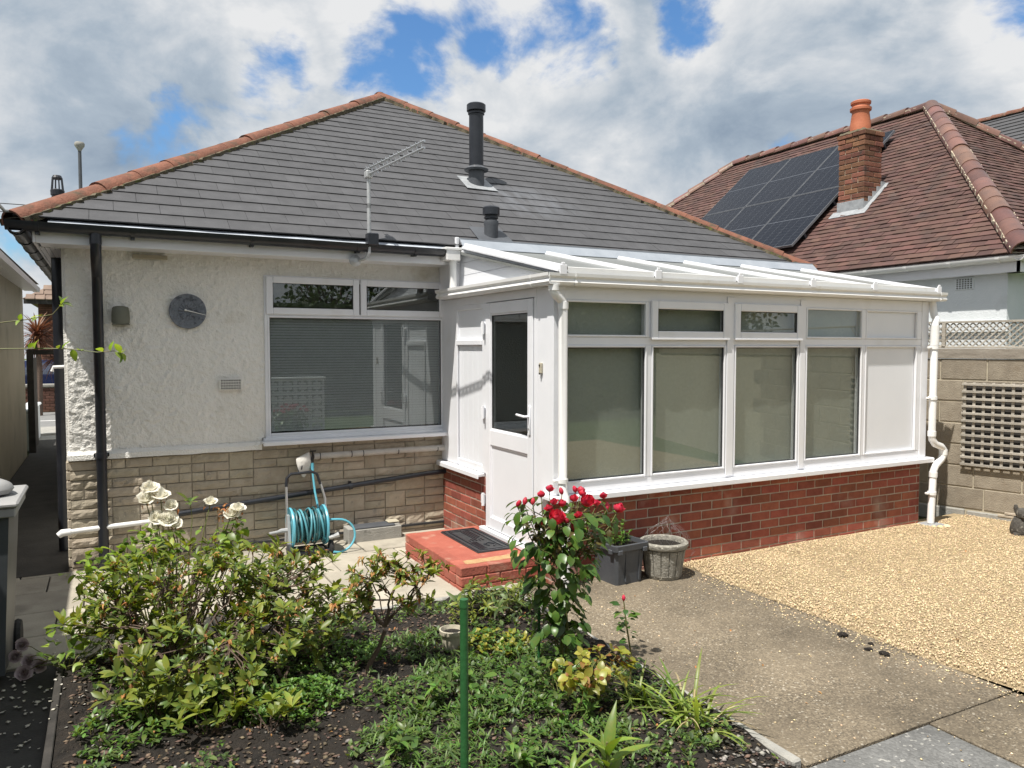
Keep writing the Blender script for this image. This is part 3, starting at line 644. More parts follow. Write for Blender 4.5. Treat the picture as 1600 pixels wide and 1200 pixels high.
# roof slopes and their slates
def roof_pt(u, s, n=0):      # hip end facing the garden: u along x, s up the slope, n off the surface
    return (u, EY + s * math.cos(PIT) - n * math.sin(PIT), EZ + s * math.sin(PIT) + n * math.cos(PIT))
SL = (APX - EX0) / math.cos(PIT)
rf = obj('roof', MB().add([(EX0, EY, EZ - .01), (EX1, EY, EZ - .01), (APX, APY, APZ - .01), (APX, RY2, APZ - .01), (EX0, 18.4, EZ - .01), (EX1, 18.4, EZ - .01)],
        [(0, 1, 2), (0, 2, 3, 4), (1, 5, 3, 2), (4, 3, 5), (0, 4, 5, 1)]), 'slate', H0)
def clip(poly, a, b, c):
    out = []
    for i in range(len(poly)):
        p, q = poly[i], poly[(i + 1) % len(poly)]; dp_, dq = a * p[0] + b * p[1] + c, a * q[0] + b * q[1] + c
        if dp_ >= 0: out.append(p)
        if dp_ * dq < 0: t = dp_ / (dp_ - dq); out.append((p[0] + (q[0] - p[0]) * t, p[1] + (q[1] - p[1]) * t))
    return out
gauge, tw = .198, .332; full = None; rows = int(SL / gauge) + 1; rest = MB(); made = 0
kx = (APX - EX0) / SL
th = .010
def slate_mesh(poly, c, jit):
    """poly in (u,s) about c; bottom edge proud of the course below, top edge tucked in"""
    vs = []; k = len(poly)
    for (u, s) in poly: t = (s - c[1]) / gauge; vs.append((u, s, .018 - .013 * t + jit))
    return vs
for r_ in range(rows):
    s0 = r_ * gauge - .03; s1 = s0 + gauge + .012
    c0 = EX0 - .2 + (r_ % 2) * tw / 2
    k = 0
    while c0 + k * tw < EX1:
        u0 = c0 + k * tw + .0013 + rn(-.0006, .0006); u1 = c0 + (k + 1) * tw - .0013; k += 1
        poly = [(u0, s0), (u1, s0), (u1, s1), (u0, s1)]
        p2 = clip(clip(poly, 1, -kx, -EX0 - .01), -1, -kx, EX1 - .01); p2 = clip(p2, 0, -1, SL)
        if len(p2) < 3: continue
        a = abs(sum(p2[i][0] * p2[(i + 1) % len(p2)][1] - p2[(i + 1) % len(p2)][0] * p2[i][1] for i in range(len(p2)))) / 2
        if a < .002: continue
        ux = (p2[0][0] + p2[1][0]) / 2
        jit = rn(0, .002); top = []; bot = []
        for (u, s) in p2:
            t = (s - s0) / (s1 - s0); n_ = .0155 - .0095 * t + jit; top.append(roof_pt(u, s, n_)); bot.append(roof_pt(u, s, n_ - th))
        q = len(top); fs = [tuple(range(q))] + [(i, (i + 1) % q, q + (i + 1) % q, q + i) for i in range(q)]
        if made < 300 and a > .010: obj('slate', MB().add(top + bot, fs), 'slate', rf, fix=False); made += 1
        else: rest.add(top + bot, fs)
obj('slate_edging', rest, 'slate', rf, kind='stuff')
# hip tiles and mortar
def hip(p0, p1, n, parent, m, mm, r=.105, wob=.012, gap=.0, arc=R(105), taper=1.05, mw=.13, proud=.03, mort_amp=.02, name='hip_tile', down=None):
    p0, p1 = Vector(p0), Vector(p1); d = (p1 - p0); L = d.length; d.normalize(); side = d.cross(Vector((0, 0, 1))).normalized(); up = side.cross(d)
    step = L / n
    for k in range(n):
        mb = MB(); a0 = p0 + d * (k * step); a1 = p0 + d * ((k + 1) * step + .03)
        jz = rn(-.006, .006); jr = rn(.975, 1.025); N = 10; vs = []
        for q, (c, rr, lift) in enumerate(((a0, r * taper * jr, proud + (.012 if taper > 1.02 else .005)), (a1, r * jr * .985, proud - (.006 if taper > 1.02 else .002)))):
            for t in (0, .014):
                for i in range(N + 1):
                    an = -arc + 2 * arc * i / N
                    an = an * .86
                    vs.append(c + side * (math.sin(an) * (rr - t)) + up * (math.cos(an) * (rr - t) - r * .62 + lift + jz))
        M_ = N + 1; fs = []
        for i in range(N):
            fs += [(i, i + 1, 2 * M_ + i + 1, 2 * M_ + i), (M_ + i, M_ + i + 1, i + 1, i), (2 * M_ + i, 2 * M_ + i + 1, 3 * M_ + i + 1, 3 * M_ + i)]
        fs += [(0, M_, 3 * M_, 2 * M_), (N, M_ + N, 3 * M_ + N, 2 * M_ + N)]
        obj(name, mb.add(vs, fs), m, parent, True)
    mo = MB(); K = int(L / .035); vs = []; fs = []
    for k in range(K + 1):
        c = p0 + d * (L * k / K)
        for i, (su, sv) in enumerate(((-1.0, -.9), (-1.0, .1), (1.0, .1), (1.0, -.9))):
            jx = mort_amp * noise.noise((k * .7, i * 5, 1)); vs.append(c + side * (su * (mw * .80 + jx)) + up * (sv * .05 + .01 - abs(jx) * .3))
    for k in range(K):
        for i in range(4): a = k * 4 + i; b = k * 4 + (i + 1) % 4; fs.append((a, b, b + 4, a + 4))
    obj('mortar_bed', mo.add(vs, fs), mm, parent, True)
hip((EX0 - .02, EY - .02, EZ - .045), (APX, APY, APZ + .0), 15, rf, 'hip', 'moss', .105, mw=.150, mort_amp=.05, proud=.030, taper=1.0)
hip((EX1 + .02, EY - .02, EZ - .03), (APX, APY, APZ + .0), 15, rf, 'hip', 'moss', .10, mw=.14, mort_amp=.05, proud=.035, taper=1.0)
hip((APX, APY, APZ + .0), (APX, RY2, APZ + .0), 9, rf, 'hip', 'moss', .105, name='ridge_tile')
obj('hip_iron', MB().tube([(-.40, 6.80, 2.86), (-.56, 6.60, 2.755), (-.62, 6.54, 2.75), (-.655, 6.50, 2.79), (-.665, 6.49, 2.83), (-.65, 6.50, 2.845)], [.012] * 6, 8), 'galv', rf, True)
# flues through the slates
def flue(x, y, zb, zt, r, name, label, collar):
    f = obj(name, MB().tube([(x, y, zb - .25), (x, y, zt - .05)], r, 20), 'black_pl', H0, True, label=label)
    c = MB().lathe([(r + .004, zt - .085), (r + .026, zt - .08), (r + .026, zt - .012), (r + .012, zt), (r * .5, zt + .002)], (x, y, 0), 20)
    c.lathe([(r + .004, zt - .12), (r + .012, zt - .115), (r + .012, zt - .10), (r + .004, zt - .095)], (x, y, 0), 20)
    obj('cowl', c, 'black_pl', f, True)
    k = MB().lathe([(r + .010, zb - .2), (r + .008, collar - .015), (r + .05, collar - .02), (r + .058, collar), (r + .008, collar + .03), (r + .002, collar + .035)] if r > .06 else [(r + .012, zb - .2), (r + .010, collar - .02), (r + .016, collar), (r + .014, collar + .03), (r + .002, collar + .035)], (x, y, 0), 20)
    obj('weather_collar', k, 'grey_pl' if False else 'planter', f, True)
    u, s = x, (y - EY) / math.cos(PIT)
    fl = MB(); q = [(u - .19, s - .19), (u + .19, s - .19), (u + .17, s + .2), (u - .17, s + .2)]
    fl.poly([roof_pt(a, b, .030 - .004 * i) for i, (a, b) in enumerate(q)], (0, -math.sin(PIT), math.cos(PIT)), .006)
    obj('flashing', fl, 'lead' if r > .06 else 'planter', f)
flue(3.76, 8.0, 3.62, 4.53, .082, 'boiler_flue', 'tall black boiler flue with wide collar on the slates', 3.80)
flue(3.345, 6.78, 2.85, 3.15, .058, 'soil_vent', 'short black vent pipe low on the slates above the conservatory', 2.98)
fs_ = obj('side_flue', MB().tube([(-.49, 11, 2.5), (-.49, 11, 3.64)], .066, 14), 'black_pl', H0, True, label='black flue with caged cowl at the left eaves')
cg = MB().lathe([(.075, 3.64), (.078, 3.70), (.068, 3.71)], (-.49, 11, 0), 14).lathe([(.058, 3.835), (.06, 3.85), (.045, 3.88), (.02, 3.885)], (-.49, 11, 0), 14)
for k in range(10): a = k * .628; cg.tube([(-.49 + .066 * math.cos(a), 11 + .066 * math.sin(a), 3.70), (-.49 + .054 * math.cos(a), 11 + .054 * math.sin(a), 3.84)], .006, 5)
obj('cowl', cg, 'black_pl', fs_)
# pipes and vents on the wall
wp = obj('waste_pipe', MB().tube([(2.985, 6.925, .572), (2.7, 6.925, .562), (.62, 6.925, .400), (.50, 6.925, .390)], .024, 12), 'black_pl', H0, True, label='black sloping waste pipe across the stone base')
obj('pipe_clip', MB().tube([(1.95, 6.925, .500), (1.98, 6.925, .5022)], .031, 12).box(1.955, 1.975, 6.93, 6.97, .50, .545), 'black_pl', wp)
ow = obj('overflow_pipe', MB().tube([(.50, 6.905, .36), (-.02, 6.90, .345), (-.20, 6.90, .338), (-.32, 6.90, .331)], .020, 12), 'pipe_white', H0, True, label='short white plastic pipe at the foot of the corner')
obj('elbow', MB().tube([(-.28, 6.90, .334), (-.34, 6.90, .33), (-.365, 6.90, .312)], [.027, .029, .024], 12), 'pipe_white', ow, True)
lp = obj('lagged_pipe', MB().tube([(2.985, 6.92, .805), (1.63, 6.92, .800)], .028, 12), 'pipe_grey', H0, True, label='pale grey lagged water pipe under the window')
for x in (1.68, 1.97, 2.08, 2.42, 2.82): obj('joint_band', MB().tube([(x, 6.92, .8002), (x + .008, 6.92, .8002)], .0295, 12), 'black_rub', lp)
av = obj('air_vent', MB().box(.842, 1.032, 6.952, 6.974, 1.412, 1.512, .004), 'render', H0, label='cream air vent with small square holes')
hv = MB()
for i in range(8):
    for j in range(4): hv.box(.858 + i * .0208, .870 + i * .0208, 6.949, 6.955, 1.424 + j * .0225, 1.436 + j * .0225)
obj('hole', hv, 'wood_dark', av, kind='stuff')
obj('bird_grille', MB().box(.20, .46, 6.955, 6.975, 2.50, 2.535, .004).box(.22, .45, 6.953, 6.957, 2.508, 2.513).box(.22, .45, 6.953, 6.957, 2.522, 2.527), 'render_cream', H0)
wb = thing('wall_light', 'olive green curved wall light cover beside the black downpipe', 'light', (.105, 6.97, 1.98))
dm = MB(); vs = []; fs = []
for i in range(9):
    for j in range(9):
        u, v = -1 + 2 * j / 8, -1 + 2 * i / 8; wd = .066 * (1 - .18 * max(0, v) ** 2); vs.append((.105 + u * wd, 6.966 - .07 * math.sqrt(max(0, 1 - .75 * u * u)) * (1 - .35 * max(0, v) ** 3), 2.042 + v * .072 * (1 - .12 * u * u)))
for i in range(8):
    for j in range(8): a = i * 9 + j; fs.append((a, a + 1, a + 10, a + 9))
obj('cover', dm.add(vs, fs), 'olive', wb, True)
obj('base_plate', MB().box(.04, .172, 6.905, 6.972, 1.962, 1.972, .003).box(.045, .165, 6.955, 6.974, 1.968, 2.10), 'olive', wb)
# round dial on the wall
dl = thing('wall_dial', 'round slate grey embossed dial with white pointer on the cream wall', 'sundial', (.606, 6.97, 1.94))
tl = Matrix.Rotation(R(90), 4, 'X')
obj('disc', MB().lathe([(.142, -.01), (.146, .010), (.140, .018), (.128, .014), (.05, .014), (.0, .014)], (.606, 6.962, 2.082), 40, tl), 'dialgrey', dl, True)
em = MB()
for k in range(12):
    a = k * math.pi / 6; c, s_ = math.cos(a), math.sin(a); em.box(-.010, .010, -.006, .003, .095, .122, .001, Matrix.Translation((.606, 6.946, 2.082)) @ Matrix.Rotation(a, 4, 'Y'))
for k in range(16):
    a = k * .3927; em.box(-.012, .012, -.007, .003, .030, .072, .001, Matrix.Translation((.606, 6.946, 2.082)) @ Matrix.Rotation(a + .2, 4, 'Y') @ Matrix.Rotation(.5, 4, 'Z'))
obj('embossing', em, 'dialgrey', dl)
obj('pointer', MB().tube([(.585, 6.935, 2.092), (.745, 6.935, 2.052)], [.005, .0022], 6).tube([(.580, 6.93, 2.093), (.596, 6.93, 2.089)], .008, 8), 'white_paint', dl)
# TV aerial
ae = thing('tv_aerial', 'grey lattice television aerial on a pole above the gutter', 'aerial', (2.03, 6.50, 2.6))
obj('mast', MB().tube([(2.03, 6.50, 2.64), (2.03, 6.50, 3.29)], .017, 10).tube([(2.03, 6.50, 2.98), (2.03, 6.50, 3.02)], .017, 10), 'galv', ae, True)
obj('bracket', MB().tube([(2.03, 6.50, 2.70), (2.03, 6.50, 2.60), (2.0, 6.52, 2.55), (1.95, 6.60, 2.535)], .014, 8).tube([(2.07, 6.50, 2.66), (2.03, 6.56, 2.58), (2.05, 6.61, 2.57)], .008, 6).lathe([(.05, 0), (.052, .012), (.02, .03)], (1.93, 6.60, 2.535), 12, Matrix.Rotation(R(90), 4, 'X')), 'galv', ae)
obj('junction_box', MB().box(2.0, 2.10, 6.44, 6.52, 2.66, 2.765, .008), 'black_pl', ae)
a0, a1 = Vector((2.02, 6.58, 3.27)), Vector((2.13, 5.44, 3.27)); dd = (a1 - a0).normalized(); sd_ = dd.cross(Vector((0, 0, 1)))
bm_ = MB()
for o_ in (.0, .05): bm_.tube([a0 + Vector((0, 0, o_)), a1 + Vector((0, 0, o_))], .009, 6)
obj('boom', bm_, 'alu', ae)
for k in range(14):
    p = a0 + dd * (.08 + k * .078); l = .10 - .0042 * k
    obj('element', MB().tube([p + sd_ * (-l * .25) + Vector((0, 0, -.015)), p + sd_ * (l * .25) + Vector((0, 0, .065))], .0065, 5), 'alu', ae)
obj('clamp', MB().box(2.0, 2.06, 6.46, 6.54, 3.235, 3.30, .008), 'galv', ae)
# ------------------------------------------------------------------ conservatory
CV = thing('conservatory', 'white lean-to conservatory with blinds drawn and red brick base', 'conservatory', (5.05, 5.9, 0))
XL, XR, YF = 2.90, 7.24, 4.85
obj('floor', MB().box(2.99, 7.2, 4.99, 6.99, -.05, .18), 'conc_grey', CV)
bw = obj('brickwork', MB().box(XL + .105, XR - .008, YF + .0445, YF + .14, -.06, .66).box(XL + .0145, XL + .11, 6.02, 6.985, -.06, .655).box(XL + .018, XL + .105, YF + .05, 5.12, -.06, .655), 'mortar_pale', CV)
bmesh_c = {}
def brick_mesh(l, d, h, m, c=.004, name='brick'):
    key = (round(l, 3), round(d, 3), round(h, 3), m)
    if key not in bmesh_c:
        mb = MB().box(-l / 2, l / 2, -d / 2, d / 2, -h / 2, h / 2, c); mb.v = [(p[0] + rn(-.0012, .0012), p[1] + rn(-.0012, .0012), p[2] + rn(-.0012, .0012)) for p in mb.v]
        me = mb.mesh(name); me.materials.append(MT[m]); bmesh_c[key] = me
    return bmesh_c[key]
zc0 = .645 - 9 * .0765
for r_ in range(9):
    z = zc0 + (r_ + .5) * .0765; x = XL + .016 - (r_ % 2) * .1125
    while x < XR - .02:
        a, b = max(x, XL + .016), min(x + .215, XR - .012)
        if b - a > .03: inst('brick', brick_mesh(b - a, .1, .0665, 'brick'), bw, ((a + b) / 2, YF + .09 + rn(-.0015, .0015), z))
        x += .225
    y = 6.0 - (r_ % 2) * .1125
    while y < 6.97:
        a, b = max(y, 6.012), min(y + .215, 6.975)
        if b - a > .03: inst('brick', brick_mesh(.1, b - a, .0665, 'brick'), bw, (XL + .06 + rn(-.0015, .0015), (a + b) / 2, z))
        y += .225
    inst('brick', brick_mesh(.1, .215, .0665, 'brick'), bw, (XL + .06, YF + .26, z))
obj('sill', MB().box(XL - .055, XR + .06, YF - .062, YF + .15, .652, .682, .005).box(XL - .057, XR + .062, YF - .066, YF - .052, .634, .676, .004)
    .box(XL - .058, XL + .1, 6.03, 6.985, .648, .678, .005).box(XL - .062, XL - .048, 6.032, 6.983, .630, .672, .004), 'upvc', CV)
# front frame
fr = MB()
fr.box(XL - .004, XL + .095, YF - .006, YF + .09, .684, 2.235, .004)                     # corner post
fr.box(XR - .10, XR + .004, YF - .006, YF + .09, .684, 2.235, .004)
bays = [(3.000, 3.752), (3.800, 4.572), (4.672, 5.430), (5.520, 6.268), (6.316, 7.078)]
fr.box(XL + .095, XR - .10, YF, YF + .07, .684, .762, .004)
fr.box(XL + .095, XR - .10, YF, YF + .07, 2.135, 2.235, .004)
fr.box(XL + .095, XR - .10, YF + .001, YF + .071, 1.797, 1.860, .004)
mx = [(2.996, 3.0)] + [(bays[i][1], bays[i + 1][0]) for i in range(4)] + [(7.078, 7.138)]
for a, b in mx:
    if b - a > .01: fr.box(a, b, YF - .003, YF + .072, .762, 1.797, .004).box(a, b, YF - .003, YF + .072, 1.860, 2.135, .004)
for i in (1, 2): fr.box(mx[i + 1][0] + .01, mx[i + 1][1] - .01, YF - .012, YF - .002, .700, 2.20, .003)
obj('frame', fr, 'upvc', CV)
for i, (a, b) in enumerate(bays):
    if i < 4:
        wi = obj('window', frame_rect(MB(), a, b, .762, 1.797, YF - .010, YF + .012, .016, .004), 'upvc', CV)
        obj('gasket', frame_rect(MB(), a + .016, b - .016, .778, 1.781, YF + .004, YF + .018, .008, 0), 'black_rub', wi)
        obj('pane', MB().box(a + .012, b - .012, YF + .022, YF + .028, .775, 1.785), 'glass', wi)
        if i in (1, 2):
            obj('sash', frame_rect(MB(), a - .018, b + .018, 1.846, 2.148, YF - .030, YF - .0045, .064, .006).box(a - .02, b + .02, YF - .034, YF - .0305, 1.842, 1.856, .001), 'upvc', wi)
            obj('gasket', frame_rect(MB(), a + .044, b - .044, 1.908, 2.086, YF - .022, YF - .006, .007, 0), 'black_rub', wi)
            obj('pane', MB().box(a + .035, b - .035, YF - .008, YF - .002, 1.90, 2.095), 'glass', wi)
        else:
            obj('glazing_bead', frame_rect(MB(), a, b, 1.860, 2.135, YF - .010, YF + .012, .016, .004), 'upvc', wi)
            obj('pane', MB().box(a + .012, b - .012, YF + .022, YF + .028, 1.87, 2.125), 'glass', wi)
        bl = MB(); vs = []; fs = []
        for k in range(13):
            x = a - .01 + (b - a + .02) * k / 12; y = YF + .082 + .004 * math.sin(k * 1.3 + i)
            vs += [(x, y, .70), (x, y, 2.15)]
        for k in range(12): fs.append((2 * k, 2 * k + 2, 2 * k + 3, 2 * k + 1))
        obj('blind', bl.add(vs, fs), 'blind', wi, True)
    else:
        wi = obj('infill_panel', MB().box(a + .012, b - .012, YF + .02, YF + .03, .772, 1.79, .002).box(a + .012, b - .012, YF + .02, YF + .03, 1.866, 2.13, .002), 'upvc_panel', CV)
        obj('glazing_bead', frame_rect(frame_rect(MB(), a, b, .762, 1.797, YF - .008, YF + .019, .016, .004), a, b, 1.860, 2.135, YF - .008, YF + .019, .016, .004), 'upvc', wi)
obj('end_wall', MB().box(XR - .08, XR, YF + .092, 6.98, .684, 2.24).box(XR - .10, XR - .01, YF + .142, 6.98, -.05, .65), 'upvc', CV)
# side facing the step: panel and door
sf = MB()
sf.box(XL, XL + .07, 6.60, 6.985, .682, 2.235, .004)                     # wide post by the house
sf.box(XL + .002, XL + .07, YF + .092, 5.105, .18, 2.235, .004)           # post by the corner
sf.box(XL, XL + .07, 5.105, 6.60, 2.165, 2.235, .003)
sf.box(XL, XL + .07, 5.985, 6.06, .682, 2.165, .004)
sf.box(XL - .001, XL + .07, 6.06, 6.60, .682, .75, .004).box(XL - .001, XL + .07, 6.06, 6.60, 2.12, 2.1655, .004)
sf.box(XL - .014, XL + .07, 6.06, 6.60, 1.800, 1.850, .006)
sf.box(XL, XL + .07, 5.105, 5.14, .21, 2.165, .003)
obj('side_frame', sf, 'upvc', CV)
sp = obj('side_panel', MB().box(XL + .02, XL + .03, 6.055, 6.605, .745, 1.803).box(XL + .02, XL + .03, 6.055, 6.605, 1.848, 2.125), 'upvc_panel', CV)
for k in range(5): obj('panel_board', MB().box(XL + .012, XL + .0195, 6.064 + k * .107, 6.064 + k * .107 + .1035, .752, 1.798, .002), 'upvc_panel', sp)
obj('panel_edge', MB().box(XL - .012, XL + .004, 6.575, 6.600, .70, 1.80, .003), 'upvc', sp)
dr = obj('door', MB().box(XL - .008, XL + .05, 5.150, 5.232, .222, 2.158, .005).box(XL - .008, XL + .05, 5.893, 5.978, .222, 2.158, .005)
         .box(XL - .006, XL + .05, 5.232, 5.893, .222, .322, .004).box(XL - .006, XL + .05, 5.232, 5.893, 2.066, 2.158, .004).box(XL - .006, XL + .05, 5.232, 5.893, .945, 1.075, .004), 'upvc', CV, label='white half glazed door with lever handle')
obj('door_panel', MB().box(XL + .010, XL + .020, 5.225, 5.90, .315, .95), 'upvc_panel', dr)
obj('panel_bead', frame_rect(MB(), 5.232, 5.893, .322, .945, XL + .001, XL + .012, .014, .003, 'y'), 'upvc', dr)
obj('glass_bead', frame_rect(MB(), 5.232, 5.893, 1.075, 2.066, XL + .001, XL + .012, .014, .003, 'y'), 'upvc', dr)
obj('gasket', frame_rect(MB(), 5.246, 5.879, 1.089, 2.052, XL + .006, XL + .014, .008, 0, 'y'), 'black_rub', dr)
obj('pane', MB().box(XL + .016, XL + .022, 5.24, 5.885, 1.083, 2.058), 'glass', dr)
hd = obj('handle', MB().box(XL - .018, XL - .0085, 5.172, 5.206, 1.10, 1.33, .004).tube([(XL - .015, 5.19, 1.245), (XL - .058, 5.19, 1.245), (XL - .06, 5.215, 1.247), (XL - .058, 5.315, 1.252)], .0095, 8), 'upvc', dr, True)
obj('keyhole', MB().tube([(XL - .021, 5.19, 1.15), (XL - .016, 5.19, 1.15)], .009, 10), 'galv', hd)
for z in (1.95, 1.22, .46): obj('hinge', MB().box(XL - .03, XL - .0005, 5.985, 6.035, z - .045, z + .045, .008).tube([(XL - .03, 5.985, z - .055), (XL - .03, 5.985, z + .055)], .014, 8), 'upvc', dr)
obj('threshold', MB().box(XL - .04, XL + .07, 5.10, 6.05, .178, .216, .006), 'upvc', CV)
db = thing('doorbell', 'small cream doorbell with dark button on the white door post', 'doorbell', (XL, 5.02, 1.58))
obj('case', MB().box(XL - .018, XL + .001, 5.003, 5.037, 1.585, 1.665, .004), 'render_cream', db)
obj('button', MB().tube([(XL - .023, 5.02, 1.645), (XL - .017, 5.02, 1.645)], .008, 10).box(XL - .022, XL - .017, 5.012, 5.028, 1.577, 1.590), 'wood_dark', db)
# white box gutters
og = [(0, 0), (-.012, 0), (-.085, .002), (-.098, .020), (-.086, .045), (-.102, .062), (-.104, .085), (-.099, .085), (-.096, .066), (-.08, .047), (-.09, .022), (-.08, .008), (0, .006)]
gt = MB()
gt.sweep(og, (XL - .10, YF - .012, 2.232), (XR + .13, YF - .012, 2.236), (0, 1, 0), (0, 0, 1))
gt.sweep(og, (XL - .012, YF - .112, 2.2325), (XL - .012, 6.86, 2.240), (1, 0, 0), (0, 0, 1))
gt.box(XL - .016, XR + .10, YF - .0115, YF + .06, 2.237, 2.33)
gt.box(XL - .0115, XL + .06, YF + .061, 6.86, 2.237, 2.318)
obj('gutter', gt, 'pipe_white', CV)
gc = MB(); oc = [(u * 1.05 - .001, v * 1.05 - .003) for u, v in og]
for x in (3.02, 7.26): gc.sweep(oc, (x, YF - .012, 2.232), (x + .018, YF - .012, 2.232), (0, 1, 0), (0, 0, 1))
gc.sweep(oc, (XL - .012, 5.0, 2.232), (XL - .012, 5.02, 2.232), (1, 0, 0), (0, 0, 1))
obj('gutter_clip', gc, 'pipe_white', CV)
# roof of glazing bars and opaque sheets
RY, RZ, FZ = 6.60, 2.715, 2.335
def lz(y): return FZ + (y - (YF - .08)) * (RZ - FZ) / (RY - (YF - .08))
lr = obj('roof', MB().poly([(XL - .02, YF - .08, FZ - .03), (XR + .03, YF - .08, FZ - .03), (XR + .03, RY + .05, RZ - .03), (XL - .02, RY + .05, RZ - .03)], (0, -.2, 1), .02), 'poly', CV)
barx = [2.915, 3.775, 4.622, 5.475, 6.292, 7.235]
sl = math.atan2(RZ - FZ, RY - YF + .08)
for i in range(5):
    a, b = barx[i] + .02, barx[i + 1] - .02
    obj('roof_sheet', MB().poly([(a, YF - .07, FZ), (b, YF - .07, FZ), (b, RY + .02, RZ), (a, RY + .02, RZ)], (0, -.2, 1), .016), 'poly', lr)
    obj('end_closure', MB().box(a + .004, b - .004, YF - .092, YF - .066, FZ - .022, FZ + .030, .003), 'pipe_white', lr)
barp = [(-.026, 0), (-.026, .010), (-.010, .015), (-.008, .032), (.008, .032), (.010, .015), (.026, .010), (.026, 0)]
for i, x in enumerate(barx):
    big = 1.6 if i == 0 else 1.0
    obj('glazing_bar', MB().sweep([(u * big, v * big) for u, v in barp], (x, YF - .105, lz(YF - .105) - .004), (x, RY - .165, lz(RY - .165) - .004), (1, 0, 0), (0, 0, 1)), 'upvc', lr)
    obj('end_cap', MB().box(x - .030, x + .030, YF - .118, YF - .1055, FZ - .03, FZ + .040, .003).box(x - .014, x + .014, YF - .117, YF - .1055, FZ + .040, FZ + .058, .003), 'upvc', lr)
obj('bar_foot', MB().add(sum([[(x + .031, YF - .1, FZ - .02), (x + .045, YF - .1, FZ - .02), (x + .045, YF - .1, FZ + .03), (x + .031, YF - .1, FZ + .03)] for x in barx[:-1]], []), [(4 * i, 4 * i + 1, 4 * i + 2, 4 * i + 3) for i in range(5)]), 'wood_dark', lr)
obj('ridge_flashing', MB().poly([(XL + .0, RY - .17, lz(RY - .17) + .005), (7.52, RY - .17, lz(RY - .17) + .005), (7.52, RY - .075, RZ + .062), (XL + .0, RY - .075, RZ + .062)], (0, -1, .9), .012).box(XL, 7.52, RY - .078, RY - .05, RZ + .063, RZ + .070), 'ridge_lead', lr)
obj('gable_panel', MB().poly([(XL + .035, YF - .04, 2.325), (XL + .035, RY, 2.325), (XL + .035, RY, RZ - .012), (XL + .035, YF - .04, FZ - .012)], (-1, 0, 0), .02), 'upvc', CV)
for k, z in enumerate((2.33, 2.445, 2.56)):
    y0 = YF - .08 + (z + .015 - FZ) / (RZ - FZ) * (RY - YF + .08); y1 = YF - .08 + (z + .11 - FZ) / (RZ - FZ) * (RY - YF + .08)
    zt = min(z + .11, RZ - .015)
    obj('gable_board', MB().poly([(XL + .028, max(y0, YF), z), (XL + .028, RY - .006, z), (XL + .028, RY - .006, zt), (XL + .028, min(y1, RY - .01), zt)], (-1, 0, 0), .006), 'upvc_panel', CV)
obj('gable_post', MB().box(XL - .02, XL + .04, RY + .002, 6.98, 2.32, 2.66).box(XL - .022, XL + .01, RY - .03, RY + .0, 2.56, RZ + .085, .003), 'upvc', CV)
hp = obj('hopper', MB().box(2.745, 2.880, 6.47, 6.62, 2.575, 2.665, .004).box(2.730, 2.895, 6.462, 6.625, 2.6655, 2.690, .004), 'pipe_white', CV)
obj('downpipe', MB().tube([(2.835, 6.545, 2.58), (2.835, 6.545, 2.28)], .034, 14), 'pipe_white', CV, True)
def dpipe(path, joints, clips, name='downpipe'):
    o = obj(name, MB().tube(path, .034, 14), 'pipe_white', CV, True)
    for a, b in joints: obj('socket', MB().tube([a, b], .040, 14), 'pipe_white', o, True)
    for (x, y, z, wx) in clips: obj('pipe_clip', MB().tube([(x, y, z - .016), (x, y, z + .016)], .042, 14).box(x - .07, x - .03, y - .008, y + .03, z - .010, z + .010, .003), 'pipe_white', o, True)
yl = YF - .058
dpipe([(XL - .045, yl - .02, 2.235), (XL - .045, yl - .02, 2.185), (XL - .03, yl - .02, 2.165), (XL + .03, yl, 2.125), (XL + .047, yl, 2.10), (XL + .047, yl, .74), (XL + .047, yl - .03, .68), (XL + .047, yl - .045, .62), (XL + .047, yl - .045, .02)],
      [((XL - .045, yl - .02, 2.232), (XL - .045, yl - .02, 2.19)), ((XL + .047, yl, 2.11), (XL + .047, yl, 2.06))], [(XL + .047, yl, .80, 1)])
xr = XR + .025; yr = YF - .035
dpipe([(xr + .01, yr + .02, 2.235), (xr + .015, yr, 2.10), (xr + .005, yr - .03, 2.06), (xr - .02, yr - .035, 2.02), (xr - .025, yr - .035, .92), (xr - .02, yr - .035, .87), (xr + .02, yr - .04, .82), (xr + .11, yr - .045, .79), (xr + .15, yr - .045, .76), (xr + .15, yr - .045, .70), (xr + .12, yr - .045, .66), (xr + .03, yr - .045, .60), (xr + .0, yr - .045, .55), (xr - .025, yr - .045, .03)],
      [((xr - .02, yr - .035, 2.0), (xr - .021, yr - .035, 1.80)), ((xr - .025, yr - .035, .95), (xr - .025, yr - .035, .90)), ((xr + .15, yr - .045, .755), (xr + .15, yr - .045, .705)), ((xr - .001, yr - .045, .54), (xr - .003, yr - .045, .49))],
      [(xr - .023, yr - .035, 1.78, 1), (xr - .025, yr - .035, 1.28, 1), (xr - .016, yr - .045, .33, 1)])
gu = solo('drain_gully', MB().box(xr - .10, xr + .09, yr - .14, yr + .05, -.02, .022, .006).box(xr - .08, xr + .07, yr - .12, yr + .03, .0225, .026), 'grey_pl', 'small grey drain gully under the white downpipe', 'drain', (xr, yr - .04, 0))
for k, (dx, dy, s) in enumerate(((-.06, -.17, .030), (.02, -.19, .034), (-.10, -.13, .024))):
    solo('cobble', MB().lathe([(.3 * s, 0), (s, .3 * s), (s * .9, .6 * s), (.4 * s, .9 * s), (.05 * s, s * .95)], (xr + dx, yr + dy, .01), 10), 'pebble', ('orange brown cobble left of the drain gully', 'largest orange brown cobble in front of the drain gully', 'smallest orange brown cobble beside the brick wall')[k], 'stone', (xr + dx, yr + dy, .01), smooth=True)

